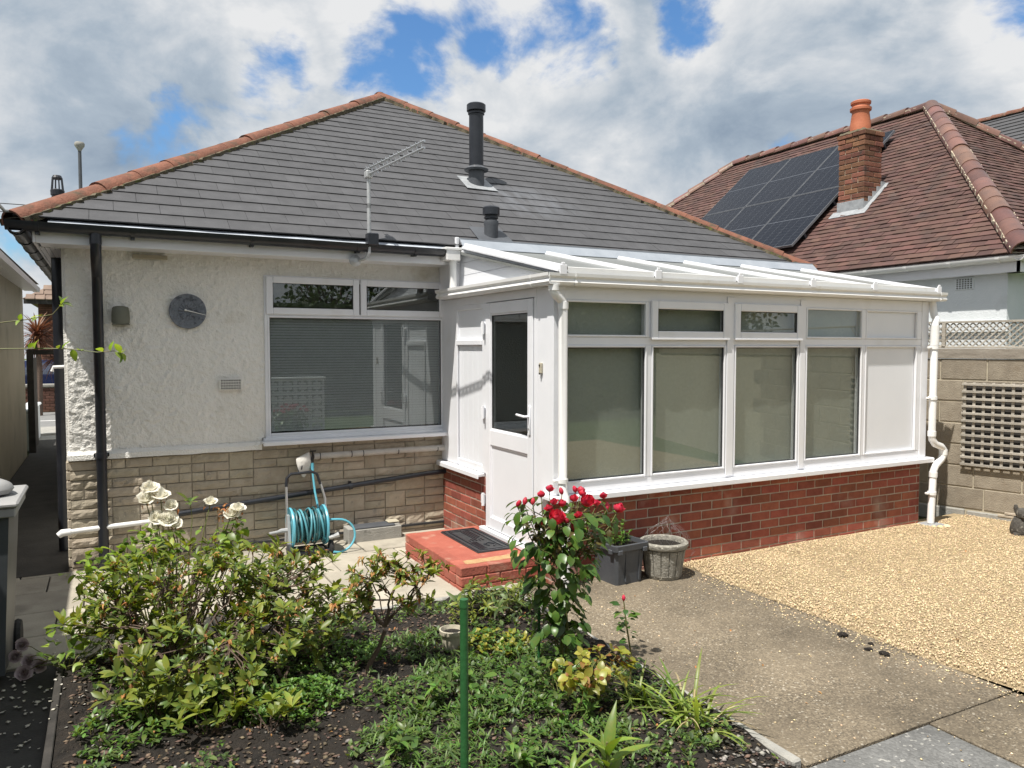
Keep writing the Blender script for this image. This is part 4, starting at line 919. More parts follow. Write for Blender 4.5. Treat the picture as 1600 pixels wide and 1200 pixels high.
# ------------------------------------------------------------------ step, mat, things on the patio
ST = thing('step', 'red painted brick doorstep with worn yellow patch', 'step', (2.57, 5.62, 0))
sx0, sx1, sy0, sy1 = 2.245, XL + .10, 5.06, 6.24
core = obj('core', MB().box(sx0 + .012, sx1, sy0 + .012, sy1 - .01, -.03, .155), 'step', ST)
for r_ in range(3):
    z = -.045 + r_ * .0735 + .037; h = .070
    x = sx0 - (r_ % 2) * .11
    while x < sx1 - .02:
        a, b = max(x, sx0), min(x + .215, sx1)
        if b - a > .04: inst('brick', brick_mesh(b - a - .004, .1, h, 'step', .007), ST, ((a + b) / 2, sy0 + .05 + rn(-.003, .003), z + rn(-.001, .001)))
        x += .22
    y = sy0 + .105 - ((r_ + 1) % 2) * .11
    while y < sy1 - .02:
        a, b = max(y, sy0 + .105), min(y + .215, sy1)
        if b - a > .04: inst('brick', brick_mesh(.1, b - a - .004, h, 'step', .006), ST, (sx0 + .05 + rn(-.002, .002), (a + b) / 2, z))
        y += .22
obj('step_top', MB().box(sx0 + .006, sx1 - .002, sy0 + .006, sy1 - .004, .145, .172, .008), 'step', ST)
MT['patch'] = mat('worn_yellow_patch', (.36, .20, .10), (.46, .31, .15), 25, .9, .5, 90)
pv = MB(); pp = []
for k in range(40):
    t = k / 40; a = 4 * t
    if a < 1: p = (2.37 + .43 * a, 5.125)
    elif a < 2: p = (2.80, 5.125 + .10 * (a - 1))
    elif a < 3: p = (2.80 - .47 * (a - 2), 5.225)
    else: p = (2.33, 5.225 - .10 * (a - 3))
    pp.append((p[0] + rn(-.008, .008), p[1] + rn(-.006, .006), .1755))
obj('worn_patch', pv.poly(pp, (0, 0, 1), .003), 'patch', ST)
DM = thing('doormat', 'black ribbed rubber doormat on the red step', 'doormat', (2.70, 5.75, .172))
mx0, mx1, my0, my1 = 2.53, 2.85, 5.37, 6.13
obj('mat_base', MB().box(mx0, mx1, my0, my1, .1728, .180, .002), 'black_rub', DM)
frm = MB()
for k in range(2):
    q = .006 + k * .045; frm.box(mx0 + q, mx0 + q + .014, my0 + q, my1 - q, .180, .187, .002).box(mx1 - q - .014, mx1 - q, my0 + q, my1 - q, .180, .187, .002).box(mx0 + q + .014, mx1 - q - .014, my0 + q, my0 + q + .014, .180, .1865, .002).box(mx0 + q + .014, mx1 - q - .014, my1 - q - .014, my1 - q, .180, .1865, .002)
obj('rib', frm, 'black_pl', DM)
rb = MB()
for k in range(6): rb.box(mx0 + .075 + k * .009, mx0 + .079 + k * .009, my0 + .08, my0 + .30, .180, .185)
for k in range(4): rb.box(mx0 + .15 + k * .022, mx0 + .158 + k * .022, my0 + .38 + k * .02, my1 - .09, .180, .186)
for k in range(5): rb.box(mx0 + .085 + k * .03, mx0 + .093 + k * .03, my0 + .33, my0 + .36 + .03 * (k % 3), .180, .1862)
rb.tube([(mx0 + .2, my0 + .12, .183), (mx0 + .24, my0 + .17, .183), (mx0 + .20, my0 + .23, .183), (mx0 + .15, my0 + .20, .183), (mx0 + .17, my0 + .14, .183)], .006, 5)
obj('raised_pattern', rb, 'black_pl', DM)
# concrete gully surround
GT = thing('gully_surround', 'grey concrete gully surround with slate lid against the stone wall', 'drain cover', (2.15, 6.86, 0))
obj('kerb', MB().box(1.90, 1.955, 6.775, 6.95, -.02, .135, .006).box(1.955, 2.41, 6.785, 6.83, -.02, .118, .006).box(2.355, 2.41, 6.83, 6.95, -.02, .13, .006), 'conc_grey', GT)
obj('lid', MB().box(1.957, 2.35, 6.79, 6.95, .119, .135, .004), 'planter', GT)
obj('putty', MB().box(2.30, 2.41, 6.84, 6.95, .136, .150, .008), 'render_cream', GT)
# tap with its cover
TP_ = thing('outside_tap', 'outside tap in a hanging pale grey insulating cover', 'tap', (1.58, 6.90, .68))
tcv = MB(); vs = []; fs = []
for i in range(7):
    t = i / 6; c = Vector((1.60 - .10 * t, 6.90 - .03 * t, .79 - .075 * t)); hw = (.055 + .035 * t, .035 + .03 * t)
    for k in range(12):
        a = k * math.pi / 6; vs.append((c.x + math.cos(a) * hw[1] * .55 - math.sin(a) * .35 * hw[0], c.y + math.cos(a) * hw[1], c.z + math.sin(a) * hw[0]))
for i in range(6):
    for k in range(12): a = i * 12 + k; b = i * 12 + (k + 1) % 12; fs.append((a, b, b + 12, a + 12))
fs.append(tuple(range(12)))
obj('cover', tcv.add(vs, fs), 'tapcover', TP_, True)
obj('stuffing', MB().lathe([(.05, 0), (.055, .01), (.035, .02), (.0, .022)], (1.503, 6.868, .712), 9, Matrix.Rotation(R(-75), 4, 'Y')), 'black_rub', TP_)
obj('tap_body', MB().tube([(1.655, 6.92, .80), (1.615, 6.90, .80), (1.605, 6.88, .78), (1.605, 6.875, .74)], .014, 8).tube([(1.615, 6.90, .80), (1.615, 6.90, .85)], .008, 6).box(1.59, 1.645, 6.893, 6.907, .845, .858, .003), 'wood_dark', TP_, True)
# hose reel
HR = thing('hose_reel', 'turquoise garden hose wound on a wheeled reel by the stone wall', 'hose reel', (1.50, 6.66, 0))
ry_, rz_, rr_ = 6.66, .235, .170
ax0, ax1 = 1.350, 1.660
ROT = Matrix.Rotation(R(90), 4, 'Y')
for x in (ax0 + .012, ax1 - .012):
    obj('side_disc', MB().lathe([(rr_ * .30, -.004), (rr_ - .01, -.006), (rr_, -.010), (rr_ + .004, 0), (rr_, .010), (rr_ - .012, .006), (rr_ * .30, .004)], (x, ry_, rz_), 32, ROT), 'teal', HR, True)
obj('drum', MB().tube([(ax0, ry_, rz_), (ax1, ry_, rz_)], .075, 20), 'hose_green', HR, True)
for k in range(15):
    x = ax0 + .03 + k * .0178; rad = .130 + rn(-.028, .028); tl_ = rn(-.024, .024)
    pt = [(x + tl_ * math.sin(a), ry_ + rad * math.cos(a), rz_ + rad * math.sin(a)) for a in [j * 2 * math.pi / 28 for j in range(29)]]
    obj('hose_coil', MB().tube(pt, .0088, 6, False), 'hose_teal' if k % 2 else 'hose_green', HR, True)
obj('hose_tail', MB().tube([(1.605, 6.872, .742), (1.606, 6.86, .64), (1.612, 6.82, .50), (1.626, 6.78, .38), (1.63, 6.74, .30)], .0095, 8).tube([(1.605, 6.874, .75), (1.605, 6.872, .69)], .015, 8), 'teal', HR, True)
pt = [(1.672, 6.60, .285)]
for k in range(15):
    a = math.pi / 2 - k * (math.pi * 1.12) / 14; pt.append((1.745 + .145 * math.cos(a) + .005 * k * 0, 6.56 - .004 * k, .150 + .138 * math.sin(a)))
obj('hose_loop', MB().tube(pt, .0095, 8).tube([(1.655, 6.60, .285), (1.69, 6.60, .286)], .014, 8), 'teal', HR, True)
obj('frame_tube', MB().tube([(ax0 - .012, ry_, rz_), (ax0 - .014, ry_ + .02, .46), (ax0 - .012, ry_ + .035, .60)], .011, 8).tube([(ax1 + .012, ry_, rz_), (ax1 + .006, ry_ + .02, .46), (ax1 - .03, ry_ + .035, .60)], .011, 8), 'alu', HR, True)
obj('handle', MB().tube([(ax0 - .012, ry_ + .033, .585), (ax0 - .006, ry_ + .042, .655), (ax0 + .03, ry_ + .045, .690), (ax1 - .10, ry_ + .045, .697), (ax1 - .055, ry_ + .044, .675), (ax1 - .03, ry_ + .033, .585)], .0125, 8), 'black_pl', HR, True)
obj('side_bracket', MB().poly([(ax0 - .02, ry_ - .09, .10), (ax0 - .02, ry_ + .10, .10), (ax0 - .02, ry_ + .03, .35), (ax0 - .02, ry_ - .03, .35)], (-1, 0, 0), .02), 'grey_pl', HR)
obj('crank', MB().tube([(ax0 - .02, ry_ - .02, .22), (ax0 - .07, ry_ - .02, .222), (ax0 - .10, ry_ - .025, .215), (ax0 - .17, ry_ - .03, .210)], [.02, .018, .013, .012], 8), 'grey_pl', HR, True)
obj('base', MB().tube([(ax0 - .01, ry_ - .12, .035), (ax1 + .01, ry_ - .12, .035)], .014, 8).tube([(ax0, ry_ + .1, .03), (ax1, ry_ + .1, .03)], .012, 8).tube([(ax0, ry_ - .12, .035), (ax0, ry_ + .1, .03)], .011, 8).tube([(ax1, ry_ - .12, .035), (ax1, ry_ + .1, .03)], .011, 8), 'black_pl', HR, True)
for x in (ax0 - .02, ax1 + .025): obj('wheel', MB().lathe([(.01, -.018), (.045, -.018), (.058, -.010), (.058, .010), (.045, .018), (.01, .018)], (x, ry_ - .10, .058), 16, ROT), 'black_rub', HR, True)
obj('spray_gun', MB().tube([(ax1 + .0, ry_ - .15, .15), (ax1 + .03, ry_ - .17, .158), (ax1 + .075, ry_ - .18, .175)], [.018, .016, .024], 8), 'galv', HR, True)
# planters beside the door
PB = thing('plastic_planter', 'square charcoal plastic planter beside the round concrete pot', 'planter', (3.44, 4.78, 0))
pb = MB(); ang = Matrix.Translation((3.445, 4.775, 0)) @ Matrix.Rotation(R(4), 4, 'Z')
def ring(z, h, ch): return [(-h + ch, -h, z), (h - ch, -h, z), (h, -h + ch, z), (h, h - ch, z), (h - ch, h, z), (-h + ch, h, z), (-h, h - ch, z), (-h, -h + ch, z)]
def rings(mb, rs_, cap0=True):
    vs = [ang @ Vector(p) for r_ in rs_ for p in r_]; fs = []
    for i in range(len(rs_) - 1):
        for k in range(8): a = i * 8 + k; b = i * 8 + (k + 1) % 8; fs.append((a, b, b + 8, a + 8))
    if cap0: fs.append(tuple(range(8)))
    return mb.add(vs, fs)
obj('pot_body', rings(pb, [ring(0, .128, .02), ring(.25, .142, .02), ring(.252, .146, .02), ring(.255, .150, .02), ring(.30, .154, .02)]), 'planter', PB)
obj('rim', rings(MB(), [ring(.262, .150, .02), ring(.262, .163, .022), ring(.305, .167, .022), ring(.307, .150, .02), ring(.25, .146, .02)], False), 'planter', PB)
rbs = MB()
for s in (-.05, .08): rbs.box(s, s + .006, -.143, -.128, .02, .25, .001, ang)
obj('moulded_rib', rbs, 'planter', PB)
lug = MB()
for s in (-.14, .10): lug.box(s, s + .04, -.172, -.148, .24, .275, .004, ang)
for s in (-.12, .08): lug.box(-.172, -.148, s, s + .04, .24, .275, .004, ang)
obj('lug', lug, 'planter', PB)
obj('compost', MB().box(-.148, .148, -.148, .148, .255, .275, 0, ang), 'soil', PB)
CP = thing('concrete_pot', 'weathered round concrete pot moulded like barrel staves', 'planter', (3.80, 4.70, 0))
cpc = (3.80, 4.68)
prof = [(.05, 0), (.128, 0), (.136, .012), (.134, .03)]
obj('pot_core', MB().lathe(prof + [(.158, .22), (.165, .232), (.183, .238), (.192, .255), (.190, .275), (.176, .287), (.160, .283), (.150, .262), (.144, .20)], (*cpc, 0), 40), 'oldconc', CP, True)
for k in range(16):
    a0_, a1_ = (k + .06) * 2 * math.pi / 16, (k + .94) * 2 * math.pi / 16; vs = []
    for z, r_ in ((.026, .1365), (.226, .1655)):
        for a in (a0_, (a0_ + a1_) / 2, a1_):
            for rr in (r_ - .012, r_ + (.004 if a != (a0_ + a1_) / 2 else .007)): vs.append((cpc[0] + rr * math.cos(a), cpc[1] + rr * math.sin(a), z))
    obj('stave', MB().add(vs, [(1, 3, 9, 7), (3, 5, 11, 9), (0, 1, 7, 6), (4, 5, 11, 10), (6, 7, 9, 8), (8, 9, 11, 10), (0, 1, 3, 2), (2, 3, 5, 4)]), 'oldconc', CP)
obj('compost', MB().lathe([(.148, .24), (.14, .252), (.02, .262)], (*cpc, 0), 20), 'soil', CP)
WM = thing('wire_mesh', 'crumpled dome of thin chicken wire on the concrete pot', 'wire mesh', (3.85, 4.70, .27))
wmb = MB()
def wpt(u, v):
    r_ = .19 * math.cos(v) * (1 + .12 * math.sin(3 * u + 1)); return (3.87 + r_ * math.cos(u), 4.70 + r_ * math.sin(u) * .8, .255 + .16 * math.sin(v) * (1 + .2 * math.sin(2 * u)) - .03 * math.cos(u))
for k in range(15):
    for sgn in (1, -1):
        pt = [wpt(k * 2 * math.pi / 15 + sgn * j * .105 + .03 * (-1) ** j, j * .15) for j in range(11)]
        wmb.tube(pt, .00055, 3, False)
obj('mesh_wires', wmb, 'wire', WM)
wm2 = MB()
for k in range(4): wm2.tube([(3.97, 4.58 + k * .02, .27), (4.02 + .01 * k, 4.60, .18), (4.0, 4.62 + .02 * k, .08), (4.05 + .02 * k, 4.58, .01)], .0006, 3, False)
obj('loose_wires', wm2, 'wire', WM)

# ------------------------------------------------------------------ right hand boundary: block wall, lattice, trellis, ornament
BD = Vector((.26, -.966, 0)); BN = Vector((-.966, -.26, 0)); B0 = Vector((7.74, 5.85, 0))
def bp(s, n, z): return B0 + BD * s + BN * n + Vector((0, 0, z))
BM = Matrix((( BD.x, BN.x, 0, B0.x), (BD.y, BN.y, 0, B0.y), (0, 0, 1, 0), (0, 0, 0, 1)))
BW = thing('block_wall', 'brown concrete block garden wall with pale mortar beside the gravel', 'wall', tuple(bp(2, 0, 0)))
obj('mortar_joint', MB().box(-.6, 9.2, -.10, -.008, -.1, 1.66, 0, BM), 'block_mortar', BW)
bh = .2265
for r_ in range(7):
    z0 = 1.665 - (r_ + 1) * bh + .006; z1 = 1.665 - r_ * bh - .006
    s = -.6 - (.22 if r_ % 2 else 0) + (.12 if r_ == 5 else 0); k = 0
    while s < 5.0:
        a, b = s + .006, s + .434; s += .44
        w, h = b - a, z1 - z0; key = ('blk', k % 3)
        if key not in bmesh_c:
            mb = MB().box(-.214, .214, -.05, 0, -h / 2, h / 2, .006); mb.v = [(p[0] + rn(-.002, .002), p[1] + rn(-.001, .001), p[2] + rn(-.002, .002)) for p in mb.v]; me = mb.mesh('block'); me.materials.append(MT['block']); bmesh_c[key] = me
        o = inst('block', bmesh_c[key], BW, (0, 0, 0)); o.location = Vector(bp((a + b) / 2, rn(-.002, .002), (z0 + z1) / 2)) - OFF[BW.name]; o.rotation_euler = (0, 0, math.atan2(BD.y, BD.x) + math.pi); k += 1
for k in range(7):
    obj('footing_block', MB().box(-.5 + k * .5 + .01, -.5 + k * .5 + .49, -.09, .012 + rn(-.006, .02), -.08, .072 - .01 * (k % 2), .010, BM), 'conc_grey', BW)
for k, (s0, s1, zz) in enumerate(((1.36, 1.62, .085), (1.30, 1.52, .055), (1.42, 1.60, .028), (1.60, 1.9, .07))):
    obj('slate_packing', MB().box(s0, s1, -.05, .022, zz - .010, zz + .012, .003, BM), 'stone', BW)
obj('coping_board', MB().box(-.6, 9, -.07, .012, 1.664, 1.768, .004, BM), 'wood', BW)
LT = thing('lattice_fence', 'weathered diagonal lattice panel along the top of the block wall', 'lattice', tuple(bp(2, 0, 1.77)))
lf = MB()
z0, z1 = 1.77, 2.06
obj('rail', MB().box(-.6, 6, -.045, -.012, z0 + .001, z0 + .022, .002, BM).box(-.6, 6, -.045, -.012, z1 - .022, z1, .002, BM), 'wood_pale', LT)
for s in (-.02, .72, 2.5): obj('stile', MB().box(s, s + .035, -.047, -.004, z0 + .0225, z1 - .0225, .002, BM), 'wood_pale', LT)
pitch_, hw = .062, .0065; H_ = z1 - z0 - .03
slat = {}
for sg, n0 in ((1, -.022), (-1, -.034)):
    mb = MB(); sgn = sg
    q = [(-hw * 1.41, 0), (hw * 1.41, 0), (hw * 1.41 + sgn * H_, H_), (-hw * 1.41 + sgn * H_, H_)]
    me = MB().add([(a, b_, z) for b_ in (0, .006) for a, z in q], [(0, 1, 2, 3), (7, 6, 5, 4), (0, 4, 5, 1), (1, 5, 6, 2), (2, 6, 7, 3), (3, 7, 4, 0)]).mesh('lattice_slat'); me.materials.append(MT['wood_pale'])
    for k in range(-5, 46):
        s = -.05 + k * pitch_ + (0 if sg > 0 else H_)
        mid = s + sg * H_ / 2
        if mid < -.3: continue
        o = inst('lattice_slat', me, LT, (0, 0, 0)); o.location = Vector(bp(s, n0, z0 + .014)) - OFF[LT.name]; o.rotation_euler = (0, 0, math.atan2(BD.y, BD.x))
TR = thing('trellis_panel', 'grey wooden square trellis panel hung on the block wall', 'trellis', tuple(bp(1.5, .03, .5)))
t0, t1, tz0, tz1 = .955, 2.9, .535, 1.415
for k in range(12):
    z = tz0 + .02 + k * (tz1 - tz0 - .04) / 11; obj('batten', MB().box(t0 - .01, t1, .032, .048, z - .0125, z + .0125, .002, BM), 'wood_pale', TR)
k = 0; s = t0
while s < t1:
    obj('upright', MB().box(s, s + .028, .014, .0315, tz0, tz1, .002, BM), 'wood_pale', TR); s += .088
obj('backing_sheet', MB().box(t0 + .005, t1, .003, .008, tz0 + .01, tz1 - .01, 0, BM), 'wood_dark', TR)
OR = thing('garden_ornament', 'small dark cast stone animal ornament with two upright ears on the gravel', 'ornament', (7.64, 4.14, .0))
om = MB()
c = Vector((7.64, 4.13, 0)); fwd = Vector((-.75, -.66, 0)); sdv = Vector((.66, -.75, 0))
om.lathe([(.05, 0), (.085, .01), (.095, .05), (.088, .10), (.070, .15), (.055, .175), (.03, .185)], tuple(c), 14)
ob = obj('body', om, 'ornament', OR, True)
hm = MB().lathe([(.01, -.05), (.042, -.035), (.056, 0), (.050, .035), (.03, .055), (.005, .062)], tuple(c + fwd * .025 + Vector((0, 0, .205))), 12)
obj('head', hm, 'ornament', OR, True)
for s in (-1, 1):
    e0 = c + fwd * .02 + sdv * (.042 * s) + Vector((0, 0, .22)); obj('ear', MB().tube([e0, e0 + sdv * (.010 * s) + Vector((0, 0, .04)), e0 + sdv * (.012 * s) + Vector((0, 0, .072))], [.020, .022, .013], 8), 'ornament', OR, True)
    f0 = c + fwd * .06 + sdv * (.05 * s); obj('paw', MB().lathe([(.02, 0), (.034, .01), (.03, .03), (.01, .04)], tuple(f0), 8), 'ornament', OR, True)
obj('muzzle', MB().lathe([(.005, -.02), (.022, -.01), (.022, .012), (.008, .022)], tuple(c + fwd * .072 + Vector((0, 0, .195))), 8), 'ornament', OR, True)
# ------------------------------------------------------------------ neighbouring house on the right
NH = thing('neighbour_house', 'white rendered bungalow with brown clay tiled hipped roof on the right', 'house', (12, 9, 0))
NX0, NZ, NP = 8.62, 2.79, R(41); NTP = math.tan(NP); NXR = 11.93; NX1 = 2 * NXR - NX0; NY0 = 4.72; NY1 = 15.75; NAZ = NZ + (NXR - NX0) * NTP; A1 = NY0 + (NXR - NX0); A2 = NY1 - (NXR - NX0)
obj('wall', MB().box(8.84, NX1 - .3, 5.0, NY1 - .3, -.05, 2.7), 'render_white', NH)
obj('plinth_band', MB().box(8.80, 8.845, 4.97, NY1 - .3, 1.95, 2.07, .01), 'render_white', NH)
nv = obj('air_vent', MB().box(8.825, 8.845, 5.37, 5.59, 2.45, 2.59, .004), 'render_white', NH)
hv = MB()
for i in range(6):
    for j in range(5): hv.box(8.822, 8.826, 5.39 + i * .0325, 5.407 + i * .0325, 2.463 + j * .0245, 2.476 + j * .0245)
obj('hole', hv, 'wood_dark', nv, kind='stuff')
obj('fascia', MB().box(NX0 + .10, NX0 + .125, NY0 + .1, NY1, 2.60, 2.79).box(NX0 + .126, 8.92, NY0 + .12, NY1, 2.602, 2.62).box(NX0 + .1, NX1, NY0 + .1, NY0 + .125, 2.60, 2.79).box(NX0 + .126, NX1, NY0 + .126, 5.0, 2.602, 2.62), 'upvc', NH)
obj('gutter', MB().sweep(half(.056, .005), (NX0 + .035, NY0 - .03, 2.765), (NX0 + .035, NY1, 2.745), (1, 0, 0), (0, 0, 1)).sweep(half(.056, .005), (NX0 - .02, NY0 + .035, 2.765), (NX1, NY0 + .035, 2.755), (0, 1, 0), (0, 0, 1)), 'pipe_white', NH, True)
for k in range(9): obj('gutter_bracket', MB().sweep(half(.062, .006), (NX0 + .035, NY0 + .25 + k * .55, 2.765), (NX0 + .035, NY0 + .29 + k * .55, 2.765), (1, 0, 0), (0, 0, 1)), 'pipe_white', NH)
nr = obj('roof', MB().add([(NX0, NY0, NZ), (NX1, NY0, NZ), (NX1, NY1, NZ), (NX0, NY1, NZ), (NXR, A1, NAZ), (NXR, A2, NAZ)], [(0, 1, 4), (0, 4, 5, 3), (1, 2, 5, 4), (2, 3, 5), (0, 3, 2, 1)]), 'plain', NH)
def tiles(origin, du, dv, dn, ulen, slen, kxl, kxr, keep):
    """plain clay tiles over one roof slope; returns boxes as (distance, verts)"""
    out = []; gg, tw_ = .100, .167; rows_ = int(slen / gg)
    for r_ in range(rows_):
        s0 = r_ * gg; u = -(r_ % 2) * tw_ / 2
        while u < ulen:
            a, b = u + .0015, u + tw_ - .0015; u += tw_; lo, hi = s0 * kxl, ulen - s0 * kxr
            a, b = max(a, lo - .03), min(b, hi + .03)
            if b - a < .03: continue
            j = rn(0, .006); tl_ = rn(-.003, .003); k = []
            for uu, t in ((a, tl_), (b, -tl_)):
                for ss, nn in ((s0 - .01, .022 + j), (s0 + gg + .02, .006 + j)):
                    for d_ in (0, -.012): k.append(origin + du * uu + dv * ss + dn * (nn + t + d_))
            mid = k[0]
            if keep(mid): out.append(((mid - Vector((0, 0, 1.78))).length, k))
    return out
tf = [(0, 2, 6, 4), (1, 5, 7, 3), (0, 4, 5, 1), (0, 1, 3, 2), (4, 6, 7, 5)]
kk = 1.0 * math.cos(NP)
nL = (NXR - NX0) / math.cos(NP)
tA = tiles(Vector((NX0, NY0, NZ)), Vector((0, 1, 0)), Vector((math.cos(NP), 0, math.sin(NP))), Vector((-math.sin(NP), 0, math.cos(NP))), NY1 - NY0, nL, kk, kk, lambda p: True)
tB = tiles(Vector((NX0, NY0, NZ)), Vector((1, 0, 0)), Vector((0, math.cos(NP), math.sin(NP))), Vector((0, -math.sin(NP), math.cos(NP))), NX1 - NX0, nL, kk, kk, lambda p: p.x < 13.2)
allt = sorted(tA, key=lambda t: t[0]); near = allt[:300]; rest_ = allt[300:] + tB
for d_, k in near: obj('roof_tile', MB().add(k, tf), 'plain', nr, fix=False)
mb = MB()
for d_, k in rest_: mb.add(k, tf)
obj('roof_tiles', mb, 'plain', nr, kind='stuff', fix=False)
hip((NX0 - .02, NY0 - .02, NZ + .02), (NXR, A1, NAZ + .03), 17, nr, 'hip_round', 'hip_mortar', .125, mw=.15, proud=.05, arc=R(112), taper=1.0, mort_amp=.03)
hip((NXR, A1, NAZ + .03), (NXR, A2, NAZ + .03), 11, nr, 'hip_round', 'hip_mortar', .11, mw=.12, proud=.03, name='ridge_tile')
hip((NX1, NY0, NZ + .02), (NXR, A1, NAZ + .03), 15, nr, 'hip_round', 'hip_mortar', .12, mw=.14, proud=.04)
hip((NX0, NY1, NZ + .02), (NXR, A2, NAZ + .03), 15, nr, 'hip_round', 'hip_mortar', .11, mw=.13, proud=.03)
# chimney
CH = thing('chimney', 'brown brick chimney with clay pot and lead flashing on the tiled roof', 'chimney', (9.93, 7.72, 3.5))
cx0, cx1, cy0, cy1, cz1 = 9.75, 10.13, 7.57, 8.01, 4.95
obj('mortar_core', MB().box(cx0 + .012, cx1 - .012, cy0 + .012, cy1 - .012, 3.3, cz1 - .02), 'hip_mortar', CH)
r_ = 0; z = 3.52
while z < cz1 - .05:
    out = .012 if z > cz1 - .27 and z < cz1 - .16 else (.024 if z >= cz1 - .16 else 0)
    for face in range(4):
        L0, L1 = ((cy0, cy1), (cx0, cx1), (cy0, cy1), (cx0, cx1))[face]; p = L0 - out - (r_ % 2) * .11
        while p < L1 + out - .02:
            a, b = max(p, L0 - out), min(p + .215, L1 + out); p += .225
            if b - a < .04: continue
            m_ = (a + b) / 2; jit = rn(-.004, .004)
            if face == 0: inst('brick', brick_mesh(.1, b - a, .064, 'brick_old', .006), CH, (cx0 - out + .05 + jit, m_, z + .034))
            elif face == 1: inst('brick', brick_mesh(b - a, .1, .064, 'brick_old', .006), CH, (m_, cy0 - out + .0485 + jit, z + .034))
            elif face == 2 and out: inst('brick', brick_mesh(.1, b - a, .064, 'brick_old', .006), CH, (cx1 + out - .05, m_, z + .034))
            elif face == 3 and out: inst('brick', brick_mesh(b - a, .1, .064, 'brick_old', .006), CH, (m_, cy1 + out - .0485, z + .034))
    z += .0745; r_ += 1
fl = MB(); N = 12; vs = []; fs = []
for i in range(N + 1):
    for j in range(N + 1):
        u, v = i / N, j / N; x = cx0 - .026 + (cx1 - cx0 + .052) * u; y = cy0 - .026 + (cy1 - cy0 + .052) * v; q = min(u, 1 - u, v, 1 - v) * 2
        vs.append((x, y, cz1 - .03 + .10 * q ** .6 + .02 * noise.noise((x * 14, y * 14, 2))))
for i in range(N):
    for j in range(N): a = i * (N + 1) + j; fs.append((a, a + 1, a + N + 2, a + N + 1))
obj('flaunching', fl.add(vs, fs), 'moss', CH, True)
pc = (9.93, 7.79, cz1 + .02)
obj('chimney_pot', MB().lathe([(.145, 0), (.143, .10), (.120, .27), (.125, .285), (.148, .30), (.150, .335), (.128, .345), (.122, .36), (.122, .38), (.140, .395), (.142, .425), (.125, .437), (.10, .43), (.095, .2)], pc, 24), 'pot_clay', CH, True)
lead = MB()
zr = lambda x: NZ + (x - NX0) * NTP + .035
lead.poly([(cx0 - .11, cy0 - .10, zr(cx0 - .11)), (cx0 - .11, cy1 + .08, zr(cx0 - .11)), (cx0, cy1 + .08, zr(cx0)), (cx0, cy0 - .10, zr(cx0))], (-NTP, 0, 1), .008)
lead.box(cx0 - .012, cx0 - .002, cy0 - .01, cy1 + .01, zr(cx0) - .02, zr(cx0) + .13, .002)
for k in range(5):
    x0 = cx0 + k * .09; lead.box(x0, x0 + .092, cy0 - .014 - .001 * k, cy0 - .002, zr(x0) - .05, zr(x0) + .095, .002)
    lead.poly([(x0, cy0 - .09, zr(x0)), (x0, cy0, zr(x0)), (x0 + .09, cy0, zr(x0 + .09)), (x0 + .09, cy0 - .06 - rn(0, .05), zr(x0 + .09))], (-NTP, 0, 1), .006)
obj('flashing', lead, 'lead', CH)
# solar panels
def solar_material():
    m, nt, b, out = new_mat('solar_cells'); L = nt.links.new
    b.inputs['Base Color'].default_value = (.004, .006, .013, 1); b.inputs['Roughness'].default_value = .16; b.inputs['Specular IOR Level'].default_value = .16
    return m
MT['solar'] = solar_material()
MT['solar_line'] = mat('busbar', (.07, .08, .10), (.10, .11, .13), 9, .4)
MT['solar_frame'] = mat('panel_frame', (.15, .16, .175), (.2, .21, .23), 9, .4, metal=.2)
PW, PH = 1.035, 1.49
sol = Vector((math.cos(NP), 0, math.sin(NP))); son = Vector((-math.sin(NP), 0, math.cos(NP)))
names = {(0, 0): 'lower row, nearest the chimney', (0, 1): 'lower row, middle of three', (0, 2): 'lower row, farthest from the chimney', (1, 0): 'upper row, half hidden behind the chimney', (1, 1): 'upper row, middle of three', (1, 2): 'upper row, farthest from the chimney'}
for r_ in range(2):
    for c_ in range(3):
        b0 = Vector((9.08, 8.19 + c_ * (PW + .02), 0)); b0.z = NZ + (b0.x - NX0) * NTP; b0 = b0 + sol * (r_ * (PH + .02)) + son * .14
        pm = Matrix(((0, sol.x, son.x, b0.x), (1, sol.y, son.y, b0.y), (0, sol.z, son.z, b0.z), (0, 0, 0, 1)))
        S = thing('solar_panel', 'dark blue solar panel in the ' + names[(r_, c_)], 'solar panel', tuple(b0), 'solar panels on the tiled roof')
        obj('glass_sheet', MB().box(.006, PW - .006, .006, PH - .006, -.03, -.002, 0, pm), 'solar', S)
        ln = MB()
        for k in range(1, 6): ln.box(k * PW / 6 - .002, k * PW / 6 + .002, .02, PH - .02, -.0019, -.0008, 0, pm)
        for k in range(1, 18):
            w = .0075 if k == 9 else .0012; ln.box(.02, PW - .02, k * PH / 18 - w, k * PH / 18 + w, -.0019, -.0006, 0, pm)
        obj('cell_grid', ln, 'solar_line', S)
        obj('frame', MB().box(0, .008, 0, PH, -.034, .002, 0, pm).box(PW - .008, PW, 0, PH, -.034, .002, 0, pm).box(.008, PW - .008, 0, .008, -.034, .002, 0, pm).box(.008, PW - .008, PH - .008, PH, -.034, .002, 0, pm), 'solar_frame', S)
        obj('mounting_rail', MB().box(.0, PW, .30, .34, -.12, -.035, 0, pm).box(.0, PW, 1.12, 1.16, -.12, -.035, 0, pm), 'black_pl', S)
